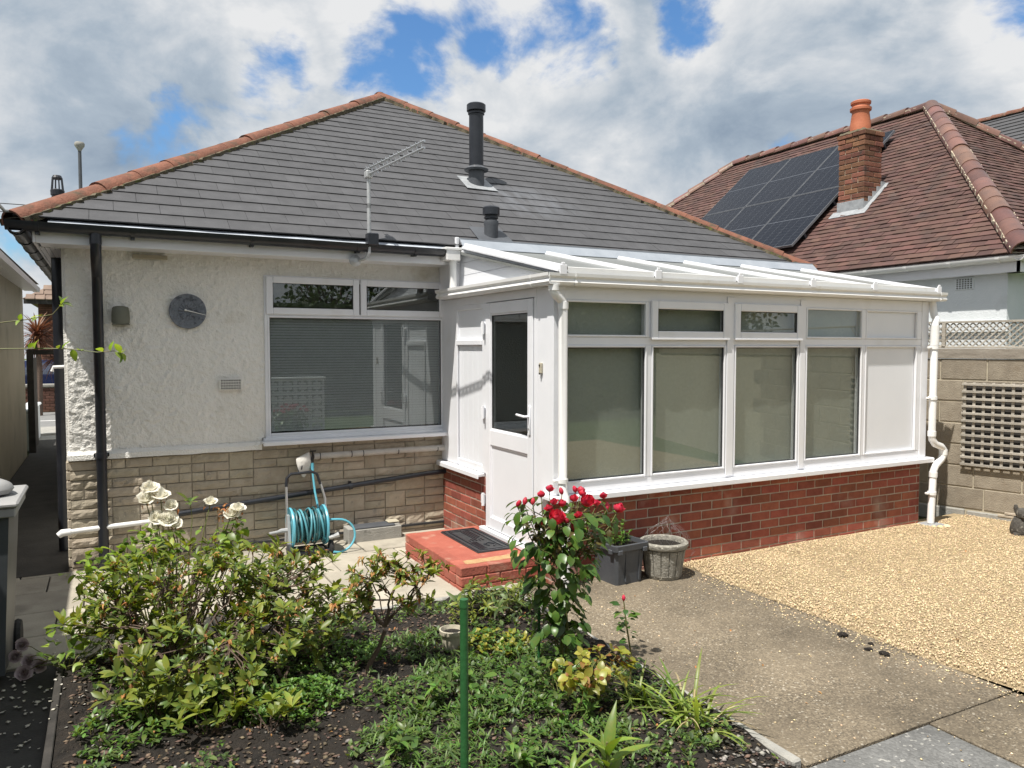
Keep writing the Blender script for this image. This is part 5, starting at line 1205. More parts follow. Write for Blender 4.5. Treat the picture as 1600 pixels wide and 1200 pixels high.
# a further house beyond
TH = thing('slate_house', 'dark slate roofed house with red ridge beyond the tiled roof', 'house', (26, 9, 0))
obj('wall', MB().box(20.3, 27.7, 2.5, 14.0, -.05, 5.2), 'far_brick', TH)
rx = 24.0; rz0, rzr = 5.2, 8.72
t3 = obj('roof', MB().add([(20, 2.2, rz0), (28, 2.2, rz0), (28, 14.6, rz0), (20, 14.6, rz0), (rx, 2.2, rzr), (rx, 14.55, rzr)], [(0, 1, 4), (0, 4, 5, 3), (1, 2, 5, 4), (2, 3, 5), (0, 3, 2, 1)]), 'slate', TH)
cs3 = MB()
for k in range(26):
    t = k / 26; z_ = rz0 + (rzr - rz0) * t; x_ = 20 + 4 * t; cs3.poly([(x_ - .02, 2.2, z_ + .02), (x_ - .02, 14.6, z_ + .02), (x_ + 4 / 26, 14.6, z_ + (rzr - rz0) / 26 + .005), (x_ + 4 / 26, 2.2, z_ + (rzr - rz0) / 26 + .005)], (-.66, 0, .75), .02)
obj('slate_courses', cs3, 'slate', t3)
hip((rx, 14.6, rzr + .03), (rx, 2.2, rzr + .03), 28, t3, 'hip', 'mortar', .12, name='ridge_tile')

# ------------------------------------------------------------------ left side: outbuilding, fence, bin, street beyond
OB = thing('outbuilding', 'cream rendered outbuilding with white gutter along the narrow passage', 'building', (-2.6, 12, 0))
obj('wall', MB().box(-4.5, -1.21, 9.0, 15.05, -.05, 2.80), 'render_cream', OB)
obj('roof', MB().add([(-1.0, 8.8, 2.86), (-1.0, 15.5, 2.86), (-2.8, 15.5, 3.9), (-2.8, 8.8, 3.9), (-4.7, 8.8, 2.86), (-4.7, 15.5, 2.86)], [(0, 1, 2, 3), (3, 2, 5, 4), (0, 3, 4), (1, 5, 2)]), 'far_tile', OB)
obj('gutter', MB().sweep([(0, 0), (.09, 0), (.10, .07), (.09, .075), (.08, .01), (0, .01)], (-1.08, 8.8, 2.755), (-1.08, 15.4, 2.72), (1, 0, 0), (0, 0, 1)), 'pipe_white', OB)
obj('soffit', MB().box(-1.21, -1.085, 8.85, 15.35, 2.735, 2.748).box(-1.092, -1.081, 8.85, 15.35, 2.736, 2.86), 'pipe_white', OB)
FN = thing('side_fence', 'brown close boarded fence along the shaded path', 'fence', (-1.27, 3, 0))
k = 0; y = -3.0
while y < 8.9:
    obj('fence_board', MB().box(-1.275 - (.012 if k % 2 else 0), -1.255 - (.012 if k % 2 else 0), y, y + .118, 0, 2.06 + rn(-.004, .004)), 'fence', FN); y += .105; k += 1
for k in range(7): obj('fence_post', MB().box(-1.37, -1.295, -2.9 + k * 1.95, -2.82 + k * 1.95, -.05, 2.1, .006), 'fence', FN)
GR = thing('side_blocker', 'added unseen brown brick garage behind the side fence', 'blocker', (-3, 3, 0))  # unseen block added to shade the left path and cut sky light
obj('wall', MB().box(-4.6, -1.44, -2.0, 8.75, -.05, 2.40), 'far_brick', GR)
obj('roof', MB().box(-4.75, -1.38, -2.1, 8.85, 2.405, 2.52, .01), 'black_rub', GR)
GT_ = thing('passage_gate', 'dark timber gate standing open at the end of the passage', 'gate', (-1.1, 15.3, 0))
obj('gate_post', MB().box(-1.20, -1.10, 15.25, 15.35, -.02, 1.75, .006), 'wood_dark', GT_)
obj('gate_post', MB().box(-.40, -.31, 15.25, 15.35, -.02, 1.75, .006), 'wood_dark', GT_)
obj('gate_lintel', MB().box(-1.098, -.402, 15.26, 15.34, 1.66, 1.74, .004), 'wood_dark', GT_)
for k in range(6): obj('gate_board', MB().box(-1.135, -1.115, 15.37 + k * .13, 15.37 + k * .13 + .125, .05, 1.6, .003), 'wood_dark', GT_)
BN_ = thing('wheelie_bin', 'grey wheelie bin with pale lid at the left edge of the patio', 'bin', (-.72, 4.95, 0))
by0, by1, bx0, bx1 = 4.68, 5.22, -.985, -.455
bb = MB(); vs = []
for z, t in ((.06, .055), (.90, .012)): vs += [(bx0 + t, by0 + t, z), (bx1 - t, by0 + t, z), (bx1 - t, by1 - t, z), (bx0 + t, by1 - t, z)]
obj('bin_body', bb.add(vs, [(0, 1, 5, 4), (1, 2, 6, 5), (2, 3, 7, 6), (3, 0, 4, 7), (0, 3, 2, 1)]), 'bin', BN_)
ld = obj('bin_lid', MB().box(bx0 - .01, bx1 + .035, by0 - .03, by1 + .02, .955, .985, .010).box(bx0, bx1 + .02, by0 - .015, by1, .905, .954, .006), 'bin_lid', BN_)
obj('lid_handle', MB().tube([(bx1 - .1, by1 + .02, .95), (bx1 - .1, by1 + .07, .955), (bx0 + .1, by1 + .07, .955), (bx0 + .1, by1 + .02, .95)], .014, 8), 'bin', BN_)
for x in (bx0 + .04, bx1 - .04): obj('wheel', MB().lathe([(.02, -.02), (.09, -.02), (.10, 0), (.09, .02), (.02, .02)], (x, by1 + .02, .10), 16, ROT), 'tyre', BN_)
st = MB().lathe([(.07, 0), (.125, .010), (.14, .035), (.13, .060), (.09, .078), (.04, .085), (.0, .086)], (-.60, 4.93, .986), 14)
st.v = [(p[0] + .02 * noise.noise((p[0] * 14, p[1] * 14, 1)), p[1] + .02 * noise.noise((p[0] * 14, p[1] * 14, 5)), p[2]) for p in st.v]
solo('lid_stone', st, 'bin_lid', 'pale grey rounded stone weighing down the bin lid', 'stone', (-.58, 4.93, .986), smooth=True)
# street beyond the passage
struct('front_garden_path', MB().box(-1.6, .6, 17.35, 18.2, -.08, -.010), 'conc_grey')
struct('pavement', MB().box(-30, 30, 18.2, 19.8, -.08, .03, .01), 'conc_grey')
struct('road', MB().box(-40, 40, 19.82, 25.0, -.085, -.03), 'asphalt')
struct('road_marking', MB().box(-20, 20, 22.05, 22.15, -.0295, -.026), 'white_paint')
lw = MB().box(-1.42, -1.22, 15.9, 18.15, -.05, .62, .02).box(-1.45, -1.19, 15.88, 18.18, .622, .68, .02)
solo('low_garden_wall', lw, 'render_white', 'low white rendered garden wall at the far end of the passage', 'wall', (-1.32, 17, 0))
FW = thing('street_wall', 'dark brick front wall across the road', 'wall', (-2, 25.6, 0))
obj('footing', MB().box(-14, 8, 25.52, 25.7, -.1, .66), 'mortar', FW)
for r_ in range(9):
    for k in range(16): inst('brick', brick_mesh(.215, .1, .065, 'far_brick'), FW, (-3.6 + k * .225 - (r_ % 2) * .11, 25.5, -.02 + r_ * .076))
obj('coping', MB().box(-14, 8, 25.42, 25.76, .662, .74, .01), 'conc_grey', FW)
FH = thing('street_house', 'brick house with brown tiled hip roof across the road', 'house', (0, 35, 0))
obj('wall', MB().box(-2.15, 9, 32.5, 40, -.05, 3.55), 'far_brick', FH)
for r_ in range(44):
    for k in range(6): inst('brick', brick_mesh(.215, .1, .065, 'far_brick'), FH, (-2.04 + k * .225 - (r_ % 2) * .11 * (k > 0), 32.46, .28 + r_ * .0755))
frf = obj('roof', MB().add([(-2.6, 32, 3.5), (10, 32, 3.5), (10, 40.5, 3.5), (-2.6, 40.5, 3.5), (1.6, 36.2, 6.3), (6, 36.2, 6.3)], [(0, 1, 5, 4), (1, 2, 5), (2, 3, 4, 5), (3, 0, 4), (0, 3, 2, 1)]), 'far_tile', FH)
tme = MB().box(-.14, .14, -.19, .19, 0, .05, .012).mesh('roof_tile'); tme.materials.append(MT['far_tile'])
sl5 = math.atan2(2.8, 4.2)
for r_ in range(9):
    for k in range(9):
        s = r_ * .34; x = -2.35 + k * .31 + s * .75
        inst('roof_tile', tme, frf, (x, 32 + s * math.cos(sl5) + .1, 3.5 + s * math.sin(sl5) + .05), rot=(sl5 - .08, 0, 0))
obj('eaves_board', MB().box(-2.55, 9, 31.97, 31.99, 3.32, 3.52), 'wood_dark', FH)
# parked car across the road, mostly hidden by wall and plants
CA = thing('parked_car', 'navy blue car parked behind the brick wall across the road', 'car', (-1.6, 27.6, 0))
cb = MB(); prof = [(-2.0, .35), (-2.05, .75), (-1.5, .92), (-.9, 1.38), (.7, 1.42), (1.4, .98), (2.05, .85), (2.1, .4)]
for s0, s1, ins in ((-.82, .82, 0),):
    n_ = len(prof); vs = [(x - 1.6, 27.6 + s0 + (.12 if z > 1 else 0), z) for x, z in prof] + [(x - 1.6, 27.6 + s1 - (.12 if z > 1 else 0), z) for x, z in prof]
    cb.add(vs, [tuple(range(n_)), tuple(range(2 * n_ - 1, n_ - 1, -1))] + [(i, (i + 1) % n_, n_ + (i + 1) % n_, n_ + i) for i in range(n_)])
obj('car_body', cb, 'navy', CA)
obj('side_window', MB().poly([(-2.35, 26.765, .98), (-.35, 26.765, 1.0), (-.95, 26.87, 1.34), (-2.0, 26.87, 1.32)], (0, -1, .3), .02), 'glass_dark', CA)
for x in (-2.9, -.3):
    for y in (26.82, 28.38): obj('wheel', MB().lathe([(.1, -.09), (.29, -.09), (.31, -.05), (.31, .05), (.29, .09), (.1, .09)], (x, y, .31), 20, Matrix.Rotation(R(90), 4, 'X')), 'tyre', CA)
# street lamp, overhead cables
SLP = thing('street_lamp', 'tall grey street lamp post showing above the left eaves', 'street lamp', (-.66, 30.1, 0))
obj('post', MB().tube([(-.66, 30.1, 0), (-.66, 30.1, 4), (-.66, 30.1, 8.42)], [.09, .07, .055], 10), 'planter', SLP, True)
obj('lamp_head', MB().lathe([(.05, 8.40), (.06, 8.44), (.15, 8.58), (.16, 8.66), (.13, 8.71), (.05, 8.72)], (-.66, 30.1, 0), 14), 'conc_grey', SLP, True)
for k, (z, lb) in enumerate(((6.35, 'upper thin overhead cable at the left edge of the sky'), (6.10, 'lower thin overhead cable at the left edge of the sky'))):
    solo('overhead_cable', MB().tube([(-16 + 1.2 * j, 28.3 - .0 * j, z - .02 * j + .012 * (j - 6) ** 2 * .2) for j in range(21)], .014, 5), 'black_rub', lb, 'cable', (-4, 28.3, z), 'overhead cables')

# ------------------------------------------------------------------ garden behind the camera, seen in the window panes
SW = thing('screen_block_wall', 'pale pierced screen block wall with capped pier in the garden', 'wall', (2.6, -2.0, 0))
obj('pier', MB().box(2.30, 2.52, -2.12, -1.90, -.05, 1.28, .01), 'white_paint', SW)
obj('pier_cap', MB().add([(2.26, -2.16, 1.282), (2.56, -2.16, 1.282), (2.56, -1.86, 1.282), (2.26, -1.86, 1.282), (2.41, -2.01, 1.38)], [(0, 1, 4), (1, 2, 4), (2, 3, 4), (3, 0, 4), (3, 2, 1, 0)]), 'white_paint', SW)
scb = MB(); w_ = .29
frame_rect(scb, -w_ / 2, w_ / 2, -w_ / 2, w_ / 2, -.045, .045, .03, 0)
scb.box(-.075, .075, -.044, .044, -.075, .075, .02).box(-.115, -.0751, -.03, .03, -.02, .02).box(.0751, .115, -.03, .03, -.02, .02).box(-.02, .02, -.03, .03, .0751, .115).box(-.02, .02, -.03, .03, -.115, -.0751)
sme = scb.mesh('screen_block'); sme.materials.append(MT['render_white'])
for i in range(5):
    for j in range(4): inst('screen_block', sme, SW, (2.67 + i * .295, -2.01, .10 + j * .295))
obj('coping', MB().box(2.52, 4.02, -2.10, -1.92, 1.135, 1.175, .006), 'render_white', SW)
# ------------------------------------------------------------------ plants
def leaf_mesh(L, Wd, bend=.25, fold=.25, n=4, shape='oval', m=None, name='leaf', wave=0):
    prof = {'oval': lambda t: math.sin(math.pi * min(1, t ** .85)) ** .8, 'lance': lambda t: math.sin(math.pi * t ** .7) * (1 - .25 * t), 'strap': lambda t: (min(1, .55 + t * 2.5)) * (1 - t ** 4), 'spat': lambda t: math.sin(math.pi * t ** 1.35) ** .9}[shape]
    vs = []; fs = []
    for i in range(n + 1):
        t = i / n; x = L * (math.sin(bend * t * 1.5) / (bend * 1.5) if bend else t); z = -L * (1 - math.cos(bend * 1.5 * t)) / (bend * 1.5) if bend else 0
        w = Wd / 2 * max(prof(t), .02 if 0 < i < n else .03); zz = z + wave * L * math.sin(t * 9)
        vs += [(x, -w, zz + w * fold), (x, 0, z), (x, w, zz + w * fold)]
    for i in range(n):
        a = 3 * i; fs += [(a, a + 3, a + 4, a + 1), (a + 1, a + 4, a + 5, a + 2)]
    me = MB().add(vs, fs).mesh(name, fix=False); me.polygons.foreach_set('use_smooth', [True] * len(me.polygons))
    if m: me.materials.append(MT[m])
    return me
def axes(p, d, up, s):
    d = Vector(d).normalized(); up = Vector(up); y = up.cross(d)
    if y.length < 1e-4: y = d.orthogonal()
    y.normalize(); z = d.cross(y)
    M_ = Matrix(((d.x, y.x, z.x, p[0]), (d.y, y.y, z.y, p[1]), (d.z, y.z, z.z, p[2]), (0, 0, 0, 1)))
    return M_ @ Matrix.Diagonal((s, s, s, 1))
CAMP = Vector((0, 0, 1.78))
class Plant:
    def __init__(s, name, label, cat, base, group=None):
        s.root = thing(name, label, cat, base, group); s.leaves = []; s.stem = MB(); s.base = Vector(base)
    def leaf(s, me, p, d, up=None, sc=1.0):
        if up is None: up = (rn(-.5, .5), rn(-.5, .5), 1)
        s.leaves.append((me, axes(p, d, up, sc)))
    def branch(s, pts, r0, r1, n=5):
        k = len(pts); s.stem.tube(pts, [r0 + (r1 - r0) * i / (k - 1) for i in range(k)], n)
    def rosette(s, mes, p, axis, k, sc, spread=(.5, 1.1), jit=.3):
        axis = Vector(axis).normalized(); u = axis.orthogonal().normalized(); v = axis.cross(u); a0 = rn(0, 6.28)
        for i in range(k):
            a = a0 + i * 2.4; el = rn(*spread); d = (u * math.cos(a) + v * math.sin(a)) * math.sin(el) + axis * math.cos(el)
            d += Vector((rn(-jit, jit), rn(-jit, jit), rn(-jit, jit))) * .4
            s.leaf(random.choice(mes), Vector(p) - axis * rn(0, .012), d, axis + Vector((rn(-.3, .3), rn(-.3, .3), rn(-.3, .3))), sc * rn(.5, 1.25))
    def finish(s, n_ind=280, stem_m='bark', stem_name='stems', leaf_name='leaf', rest_name='foliage'):
        if s.stem.v: obj(stem_name, s.stem, stem_m, s.root, True, kind=None if stem_name == 'trunk' else 'stuff', fix=False)
        L_ = sorted(s.leaves, key=lambda q: (q[1].translation - CAMP).length / (q[1].to_scale().x))
        for me, mt in L_[:n_ind]: inst(leaf_name, me, s.root, None, mtx=mt)
        rest = L_[n_ind:]
        bym = {}
        for me, mt in rest: bym.setdefault(me.materials[0].name, []).append((me, mt))
        off = OFF[s.root.name]
        for mn, lst in bym.items():
            cache = {}; V = []; F = []; base_ = 0
            for me, mt in lst:
                if me.name not in cache:
                    co = np.empty(len(me.vertices) * 3); me.vertices.foreach_get('co', co); cache[me.name] = (co.reshape(-1, 3), np.array([list(p.vertices) for p in me.polygons]))
                co, fa = cache[me.name]; M3 = np.array(mt)[:3]; V.append(co @ M3[:, :3].T + M3[:, 3] - np.array(off)); F.append(fa + base_); base_ += len(co)
            V = np.concatenate(V); F = np.concatenate(F); me = bpy.data.meshes.new(rest_name); me.vertices.add(len(V)); me.vertices.foreach_set('co', V.reshape(-1))
            me.loops.add(F.size); me.loops.foreach_set('vertex_index', F.reshape(-1)); me.polygons.add(len(F)); me.polygons.foreach_set('loop_start', np.arange(len(F)) * 4); me.update(calc_edges=True)
            me.polygons.foreach_set('use_smooth', [True] * len(me.polygons)); me.materials.append(bpy.data.materials[mn]); o = bpy.data.objects.new(rest_name, me); COL.objects.link(o); o.parent = s.root; o['kind'] = 'stuff'
        return s.root
def wander(a, b, k=5, amp=.03, sag=0):
    a, b = Vector(a), Vector(b); out = []; sd = rn(0, 90)
    for i in range(k + 1):
        t = i / k; w = math.sin(math.pi * t); out.append(a.lerp(b, t) + Vector((noise.noise((t * 2.5, sd, 1)), noise.noise((t * 2.5, sd, 7)), noise.noise((t * 2.5, sd, 13)) * .6 + sag)) * amp * 2 * (w if i < k else 0))
    return out
def bush(pl, bases, nodes, tips, mes, k_leaf, sc, r0=.009, r1=.0035, along=3, up=.7, dead=None, deadp=.0, amp=.04, spread=(.5, 1.15)):
    """stems from the bases to nodes, twigs from the nodes to the tips, rosettes of leaves at the tips"""
    for nd in nodes:
        b = min(bases, key=lambda q: (Vector(q) - Vector(nd)).length + rn(0, .2)); pl.branch(wander(b, nd, 5, amp), r0, r1 * 1.3)
    for tp in tips:
        nd = min(nodes, key=lambda q: (Vector(q) - Vector(tp)).length + (0 if q[2] < tp[2] else .25)); path = wander(nd, tp, 4, amp * .6); pl.branch(path, r1 * 1.15, .0016, 4)
        ax = (Vector(tp) - Vector(path[-2])).normalized() * (1 - up) + Vector((rn(-.35, .35), rn(-.35, .35), 1)).normalized() * up
        pl.rosette(mes, tp, ax, random.randint(k_leaf - 2, k_leaf + 2), sc, spread)
        for q in range(along):
            t = rn(.45, .95); i = min(int(t * 4), 3); p = Vector(path[i]).lerp(Vector(path[i + 1]), t * 4 - i); pl.leaf(random.choice(mes), p, (rn(-1, 1), rn(-1, 1), rn(.0, .9)), None, sc * rn(.6, 1))
        if dead and random.random() < deadp:
            for q in range(7): pl.leaf(random.choice(dead), Vector(tp) + Vector((rn(-.012, .012), rn(-.012, .012), rn(0, .02))), (rn(-1, 1), rn(-1, 1), rn(-.9, .5)), None, rn(.7, 1.2))
def ell(c, r, n, hollow=.45, zmin=.03):
    out = []
    while len(out) < n:
        v = Vector((rn(-1, 1), rn(-1, 1), rn(-1, 1)))
        if hollow < v.length < 1:
            p = Vector((c[0] + v.x * r[0], c[1] + v.y * r[1], c[2] + v.z * r[2]))
            if p.z > zmin: out.append(tuple(p))
    return out
az = [leaf_mesh(.070, .025, .35, .3, 4, 'spat', 'az'), leaf_mesh(.078, .027, .15, .35, 4, 'spat', 'az'), leaf_mesh(.055, .019, .5, .25, 4, 'spat', 'az_dark'), leaf_mesh(.048, .016, .3, .3, 4, 'lance', 'az_dark')]
dead = [leaf_mesh(.042, .013, .9, .5, 3, 'lance', 'dry', wave=.05), leaf_mesh(.028, .012, 1.2, .6, 3, 'oval', 'dry')]
# large azalea
pl = Plant('azalea_shrub', 'large sprawling azalea with brown spent blooms at the left of the bed', 'shrub', (.45, 4.25, .02))
bases = [(.30, 4.25, .03), (.50, 4.2, .03), (.62, 4.35, .03), (.10, 4.4, .03), (.78, 4.05, .03), (.35, 4.0, .03)]
nodes = ell((.42, 4.35, .34), (.52, .42, .20), 46, .1)
tips = ell((.40, 4.50, .44), (.54, .44, .29), 210, .45, .10) + ell((.85, 4.30, .48), (.32, .28, .22), 90, .3, .10) + ell((.0, 4.6, .36), (.26, .30, .22), 70, .3, .08) + ell((.25, 3.98, .24), (.36, .24, .20), 70, .3, .06) + ell((.75, 3.98, .30), (.28, .20, .20), 50, .3) + ell((.45, 3.75, .16), (.28, .14, .13), 26, .2, .06)
bush(pl, bases, nodes, tips, az, 8, 1.0, .010, .004, 3, .6, dead, .34, .06)
pl.finish(300)
# azalea with a bare trunk
pl = Plant('azalea_tree', 'small azalea with bare brown trunk in the middle of the bed', 'shrub', (1.21, 3.99, .02))
pl.branch([(1.205, 3.99, -.02), (1.225, 3.985, .06), (1.27, 3.96, .15), (1.30, 3.94, .25)], .016, .011, 8)
nodes = [(1.30, 3.94, .27), (1.18, 3.98, .42), (1.32, 3.90, .45), (1.44, 3.84, .50), (1.50, 3.80, .56), (1.22, 3.92, .54), (1.36, 3.86, .56)]
for a, b in ((0, 1), (0, 2), (0, 3), (3, 4), (2, 6), (1, 5)): pl.branch(wander(nodes[a], nodes[b], 4, .025), .0095 if a == 0 else .006, .005, 6)
tips = ell((1.24, 3.93, .57), (.17, .15, .12), 34, .3) + ell((1.45, 3.82, .60), (.16, .12, .09), 26, .3) + ell((1.13, 3.98, .42), (.13, .12, .10), 22, .3) + ell((1.42, 3.84, .42), (.12, .1, .07), 10, .3)
bush(pl, [nodes[0]], nodes[1:], tips, az, 8, .80, .003, .003, 3, .6, dead, .7, .03)
pl.finish(280)
# low azalea shoots on the bed edge left of the trunk
pl = Plant('azalea_shoots', 'low young azalea shoots between the two larger azaleas', 'shrub', (.95, 4.3, .02))
nodes = ell((.98, 4.25, .18), (.16, .2, .12), 10, .1); tips = ell((.98, 4.22, .27), (.22, .22, .16), 44, .3, .06)
bush(pl, [(.95, 4.3, .02), (1.02, 4.2, .02)], nodes, tips, az, 7, .85, .006, .003, 3, .6, dead, .25, .03)
pl.finish(150)

# roses
def rose_mesh(name, m, R_=.034, layers=5, flare=0.0):
    vs = []; fs = []
    for l in range(layers):
        t = l / (layers - 1); rr = R_ * (.26 + .66 * t); hh = R_ * (1.5 - .42 * t); k = 3 + (l + 1) // 2; off = l * .9
        for q in range(k):
            a = off + q * 2 * math.pi / k + rn(-.12, .12); w = 2 * math.pi / k * .66; b0 = len(vs); hj = rn(.88, 1.1); fl = rn(.0, .28) * t
            for i in range(4):
                v = i / 3
                rp_ = rr * ((.22, .86, 1.0 + flare * t * .5, .90 + .30 * fl * 4 * t + flare * t * 1.1)[i])
                for j in range(5):
                    u = -1 + j / 2; aa = a + u * w * (.75, 1, 1, .8)[i]; z = hh * hj * ((0, .34, .72 - flare * t * .35, 1.0 - .35 * fl - flare * t * .75)[i]) * (1 - .10 * u * u * (i > 1)) - R_ * .15 * t
                    jj = R_ * (.0, .02, .06, .10)[i]; vs.append((rp_ * math.cos(aa) + rn(-jj, jj), rp_ * math.sin(aa) + rn(-jj, jj), z + rn(-jj, jj)))
            for i in range(3):
                for j in range(4): x = b0 + i * 5 + j; fs.append((x, x + 1, x + 6, x + 5))
    me = MB().add(vs, fs).mesh(name, fix=False); me.polygons.foreach_set('use_smooth', [True] * len(me.polygons)); me.materials.append(MT[m]); return me
def bud_mesh(name, m, r=.013):
    me = MB().lathe([(r * .4, -.2 * r), (r * .85, .5 * r), (r, 1.2 * r), (r * .8, 2.1 * r), (r * .35, 2.8 * r)], (0, 0, 0), 9).mesh(name, smooth=True); me.materials.append(MT[m]); return me
roseR = rose_mesh('rose_bloom', 'red', .036); roseR2 = rose_mesh('rose_bloom', 'red', .024, 4); budR = bud_mesh('rose_bud', 'red', .0125)
roseW = rose_mesh('rose_bloom', 'white_petal', .038, 5, .32); roseW2 = rose_mesh('rose_bloom', 'white_petal', .030, 4, .30); roseP = rose_mesh('rose_bloom', 'pink_petal', .032, 5, .3)
rl = [leaf_mesh(.070, .048, .35, .22, 5, 'oval', 'rose_dk'), leaf_mesh(.060, .040, .5, .25, 5, 'oval', 'rose_dk'), leaf_mesh(.078, .054, .25, .18, 5, 'oval', 'rose_dk')]
rr_l = [leaf_mesh(.048, .030, .4, .3, 4, 'oval', 'rose_red'), leaf_mesh(.052, .032, .5, .3, 4, 'oval', 'rose_dk'), leaf_mesh(.044, .027, .5, .3, 4, 'oval', 'rose_red')]
wl_ = [leaf_mesh(.062, .044, .35, .25, 5, 'oval', 'rose_lt'), leaf_mesh(.052, .036, .5, .25, 5, 'oval', 'rose_lt'), leaf_mesh(.050, .034, .4, .25, 4, 'oval', 'az_dark')]
yl_ = [leaf_mesh(.050, .036, .35, .25, 4, 'oval', 'yel'), leaf_mesh(.045, .032, .4, .25, 4, 'oval', 'yel'), leaf_mesh(.046, .032, .4, .25, 4, 'oval', 'copper')]
def cam_right(p, px, py, dy=0):   # offset in metres: right of the view, up, and away
    return Vector(p) + Vector((.885, -.466, 0)) * px + Vector((0, 0, 1)) * py + Vector((.466, .885, 0)) * dy
RB = Vector((2.13, 3.50, 0))
pl = Plant('red_rose', 'standard red rose with glossy leaves in bloom before the door', 'rose', tuple(RB))
trunk = [RB + Vector((.03, .02, -.02)), cam_right(RB, .02, .20), cam_right(RB, .0, .42, .03), cam_right(RB, .01, .62, .02)]
pl.branch(trunk, .011, .008, 7); pl.branch([cam_right(RB, .045, 0, .04), cam_right(RB, .05, .25, .05), cam_right(RB, .03, .5, .03)], .009, .007, 6)
# blooms: offsets right / up measured on the plant
blooms = [(-.245, .985, .0, 'b'), (-.205, .99, .02, 'b'), (-.16, .985, .04, 'b'), (-.115, 1.00, .0, 'm'), (-.07, 1.025, .03, 'm'), (.0, 1.04, .05, 'b'), (.075, 1.05, .06, 'b'), (.055, .985, -.03, 'm'), (.105, 1.005, .0, 'm'), (.125, .97, -.05, 'L'), (.10, 1.015, .04, 'm'), (-.045, .965, -.02, 'm'), (.0, .95, .0, 'm'),
          (.225, .985, .04, 'm'), (.245, .955, .05, 'b'), (.185, .95, .02, 'm'), (.295, .92, .0, 'L2'), (-.04, .885, -.07, 'L'), (.015, .875, -.07, 'm'), (.085, .905, -.06, 'm'), (-.115, .895, -.04, 'b'), (-.07, .93, -.02, 'm'), (.06, .865, -.05, 'b')]
for (a, h, c_, t) in blooms:
    h -= .035 if t == 'b' else .0; p = cam_right(RB, a + .02, h - .02, c_); st0 = cam_right(RB, a * .35, .60 + .1 * (h - .85), c_ * .4); pa = wander(st0, p, 4, .02); pl.branch(pa, .0045, .0026, 4)
    tilt = Matrix.Rotation(rn(-.4, .4), 4, 'X') @ Matrix.Rotation(rn(-.4, .4), 4, 'Y') @ Matrix.Rotation(rn(0, 6), 4, 'Z')
    me = {'b': budR, 'm': roseR2, 'L': roseR, 'L2': roseR2}[t]; s = {'b': 1.1, 'm': .95, 'L': 1.25, 'L2': 1.35}[t] * rn(.9, 1.1)
    if t == 'L': tilt = Matrix.Rotation(R(50), 4, Vector((.885, -.466, 0))) @ tilt
    inst('rose_bud' if t == 'b' else 'rose_bloom', me, pl.root, None, mtx=Matrix.Translation(p) @ tilt @ Matrix.Diagonal((s, s, s, 1)))
    for q in range(15):
        i = random.choice((1, 2, 3, 3)); d = Vector((rn(-1, 1), rn(-1, 1), rn(-.7, .4))); pl.leaf(random.choice(rr_l), Vector(pa[i]) + d * .025, d, None, rn(.8, 1.15))
for k in range(360):      # leafy column hanging below the blooms
    h = rn(.22, .95); wdt = .13 + .15 * max(0, min(1, (h - .45) / .4)); 
    if h < .38 : wdt = .13
    a = rn(-1, 1) * wdt; c_ = rn(-1, 1) * wdt * .8; p = cam_right(RB, a, h, c_); outw = (p - cam_right(RB, 0, h, 0)); d = outw.normalized() * .8 + Vector((rn(-.4, .4), rn(-.4, .4), rn(-1.1, -.1)))
    pl.leaf(random.choice(rl), p, d, outw.normalized() * .8 + Vector((0, 0, .8)), rn(.75, 1.2))
    if k % 5 == 0: pl.branch(wander(cam_right(RB, a * .15, h - .08, c_ * .15), p, 3, .015), .004, .0018, 4)
pl.finish(300, 'stem_green')
solo('rose_stake', MB().tube([cam_right(RB, -.105, -.02, .03), cam_right(RB, -.105, .84, .03)], .008, 8), 'cane', 'thin green cane supporting the red rose', 'stake', tuple(cam_right(RB, -.105, 0, .03)))
solo('garden_stake', MB().tube([(1.011, 2.253, -.05), (1.011, 2.253, .94)], .0135, 12).tube([(1.011, 2.253, .935), (1.011, 2.253, .962)], [.0148, .0142], 12).tube([(1.011, 2.253, .42), (1.011, 2.253, .43)], .0142, 12), 'cane', 'thick green plastic coated stake upright in the foreground', 'stake', (1.011, 2.253, 0), smooth=True)
# white rose
pl = Plant('white_rose', 'white rose with pale green leaves behind the large azalea', 'rose', (.35, 4.95, .02))
fl_ = [(.215, 5.20, .90, 'L'), (.19, 5.18, .845, 'L'), (.275, 5.17, .855, 'L'), (.33, 5.15, .80, 'M'), (.25, 5.15, .725, 'L'), (.31, 5.13, .72, 'L'), (.35, 5.12, .69, 'M'), (.24, 5.14, .67, 'M'), (.545, 5.02, .82, 'M'), (.70, 4.97, .775, 'M'), (.66, 4.98, .745, 'M')]
for (x, y, z, t) in fl_:
    pa = wander((.35 + (x - .35) * .3, 4.97, .10), (x, y, z), 5, .03); pl.branch(pa, .006, .003, 5)
    s = rn(1.05, 1.25) if t == 'L' else rn(1.0, 1.2); me = roseW if t == 'L' else roseW2
    inst('rose_bloom', me, pl.root, None, mtx=Matrix.Translation((x, y, z)) @ Matrix.Rotation(R(rn(15, 50)), 4, 'X') @ Matrix.Rotation(rn(0, 6), 4, 'Z') @ Matrix.Diagonal((s, s, s, 1)))
    for q in range(6):
        i = random.choice((2, 3, 4)); d = Vector((rn(-1, 1), rn(-1, 1), rn(-.5, .5))); pl.leaf(random.choice(wl_[:2]), Vector(pa[i]) + d * .03, d, None, rn(.8, 1.2))
    for q in range(4): pl.leaf(random.choice(dead), (x + rn(-.04, .04), y + rn(-.03, .03), z - rn(.01, .04)), (rn(-1, 1), rn(-1, 1), rn(-.8, .3)), None, rn(.8, 1.2))
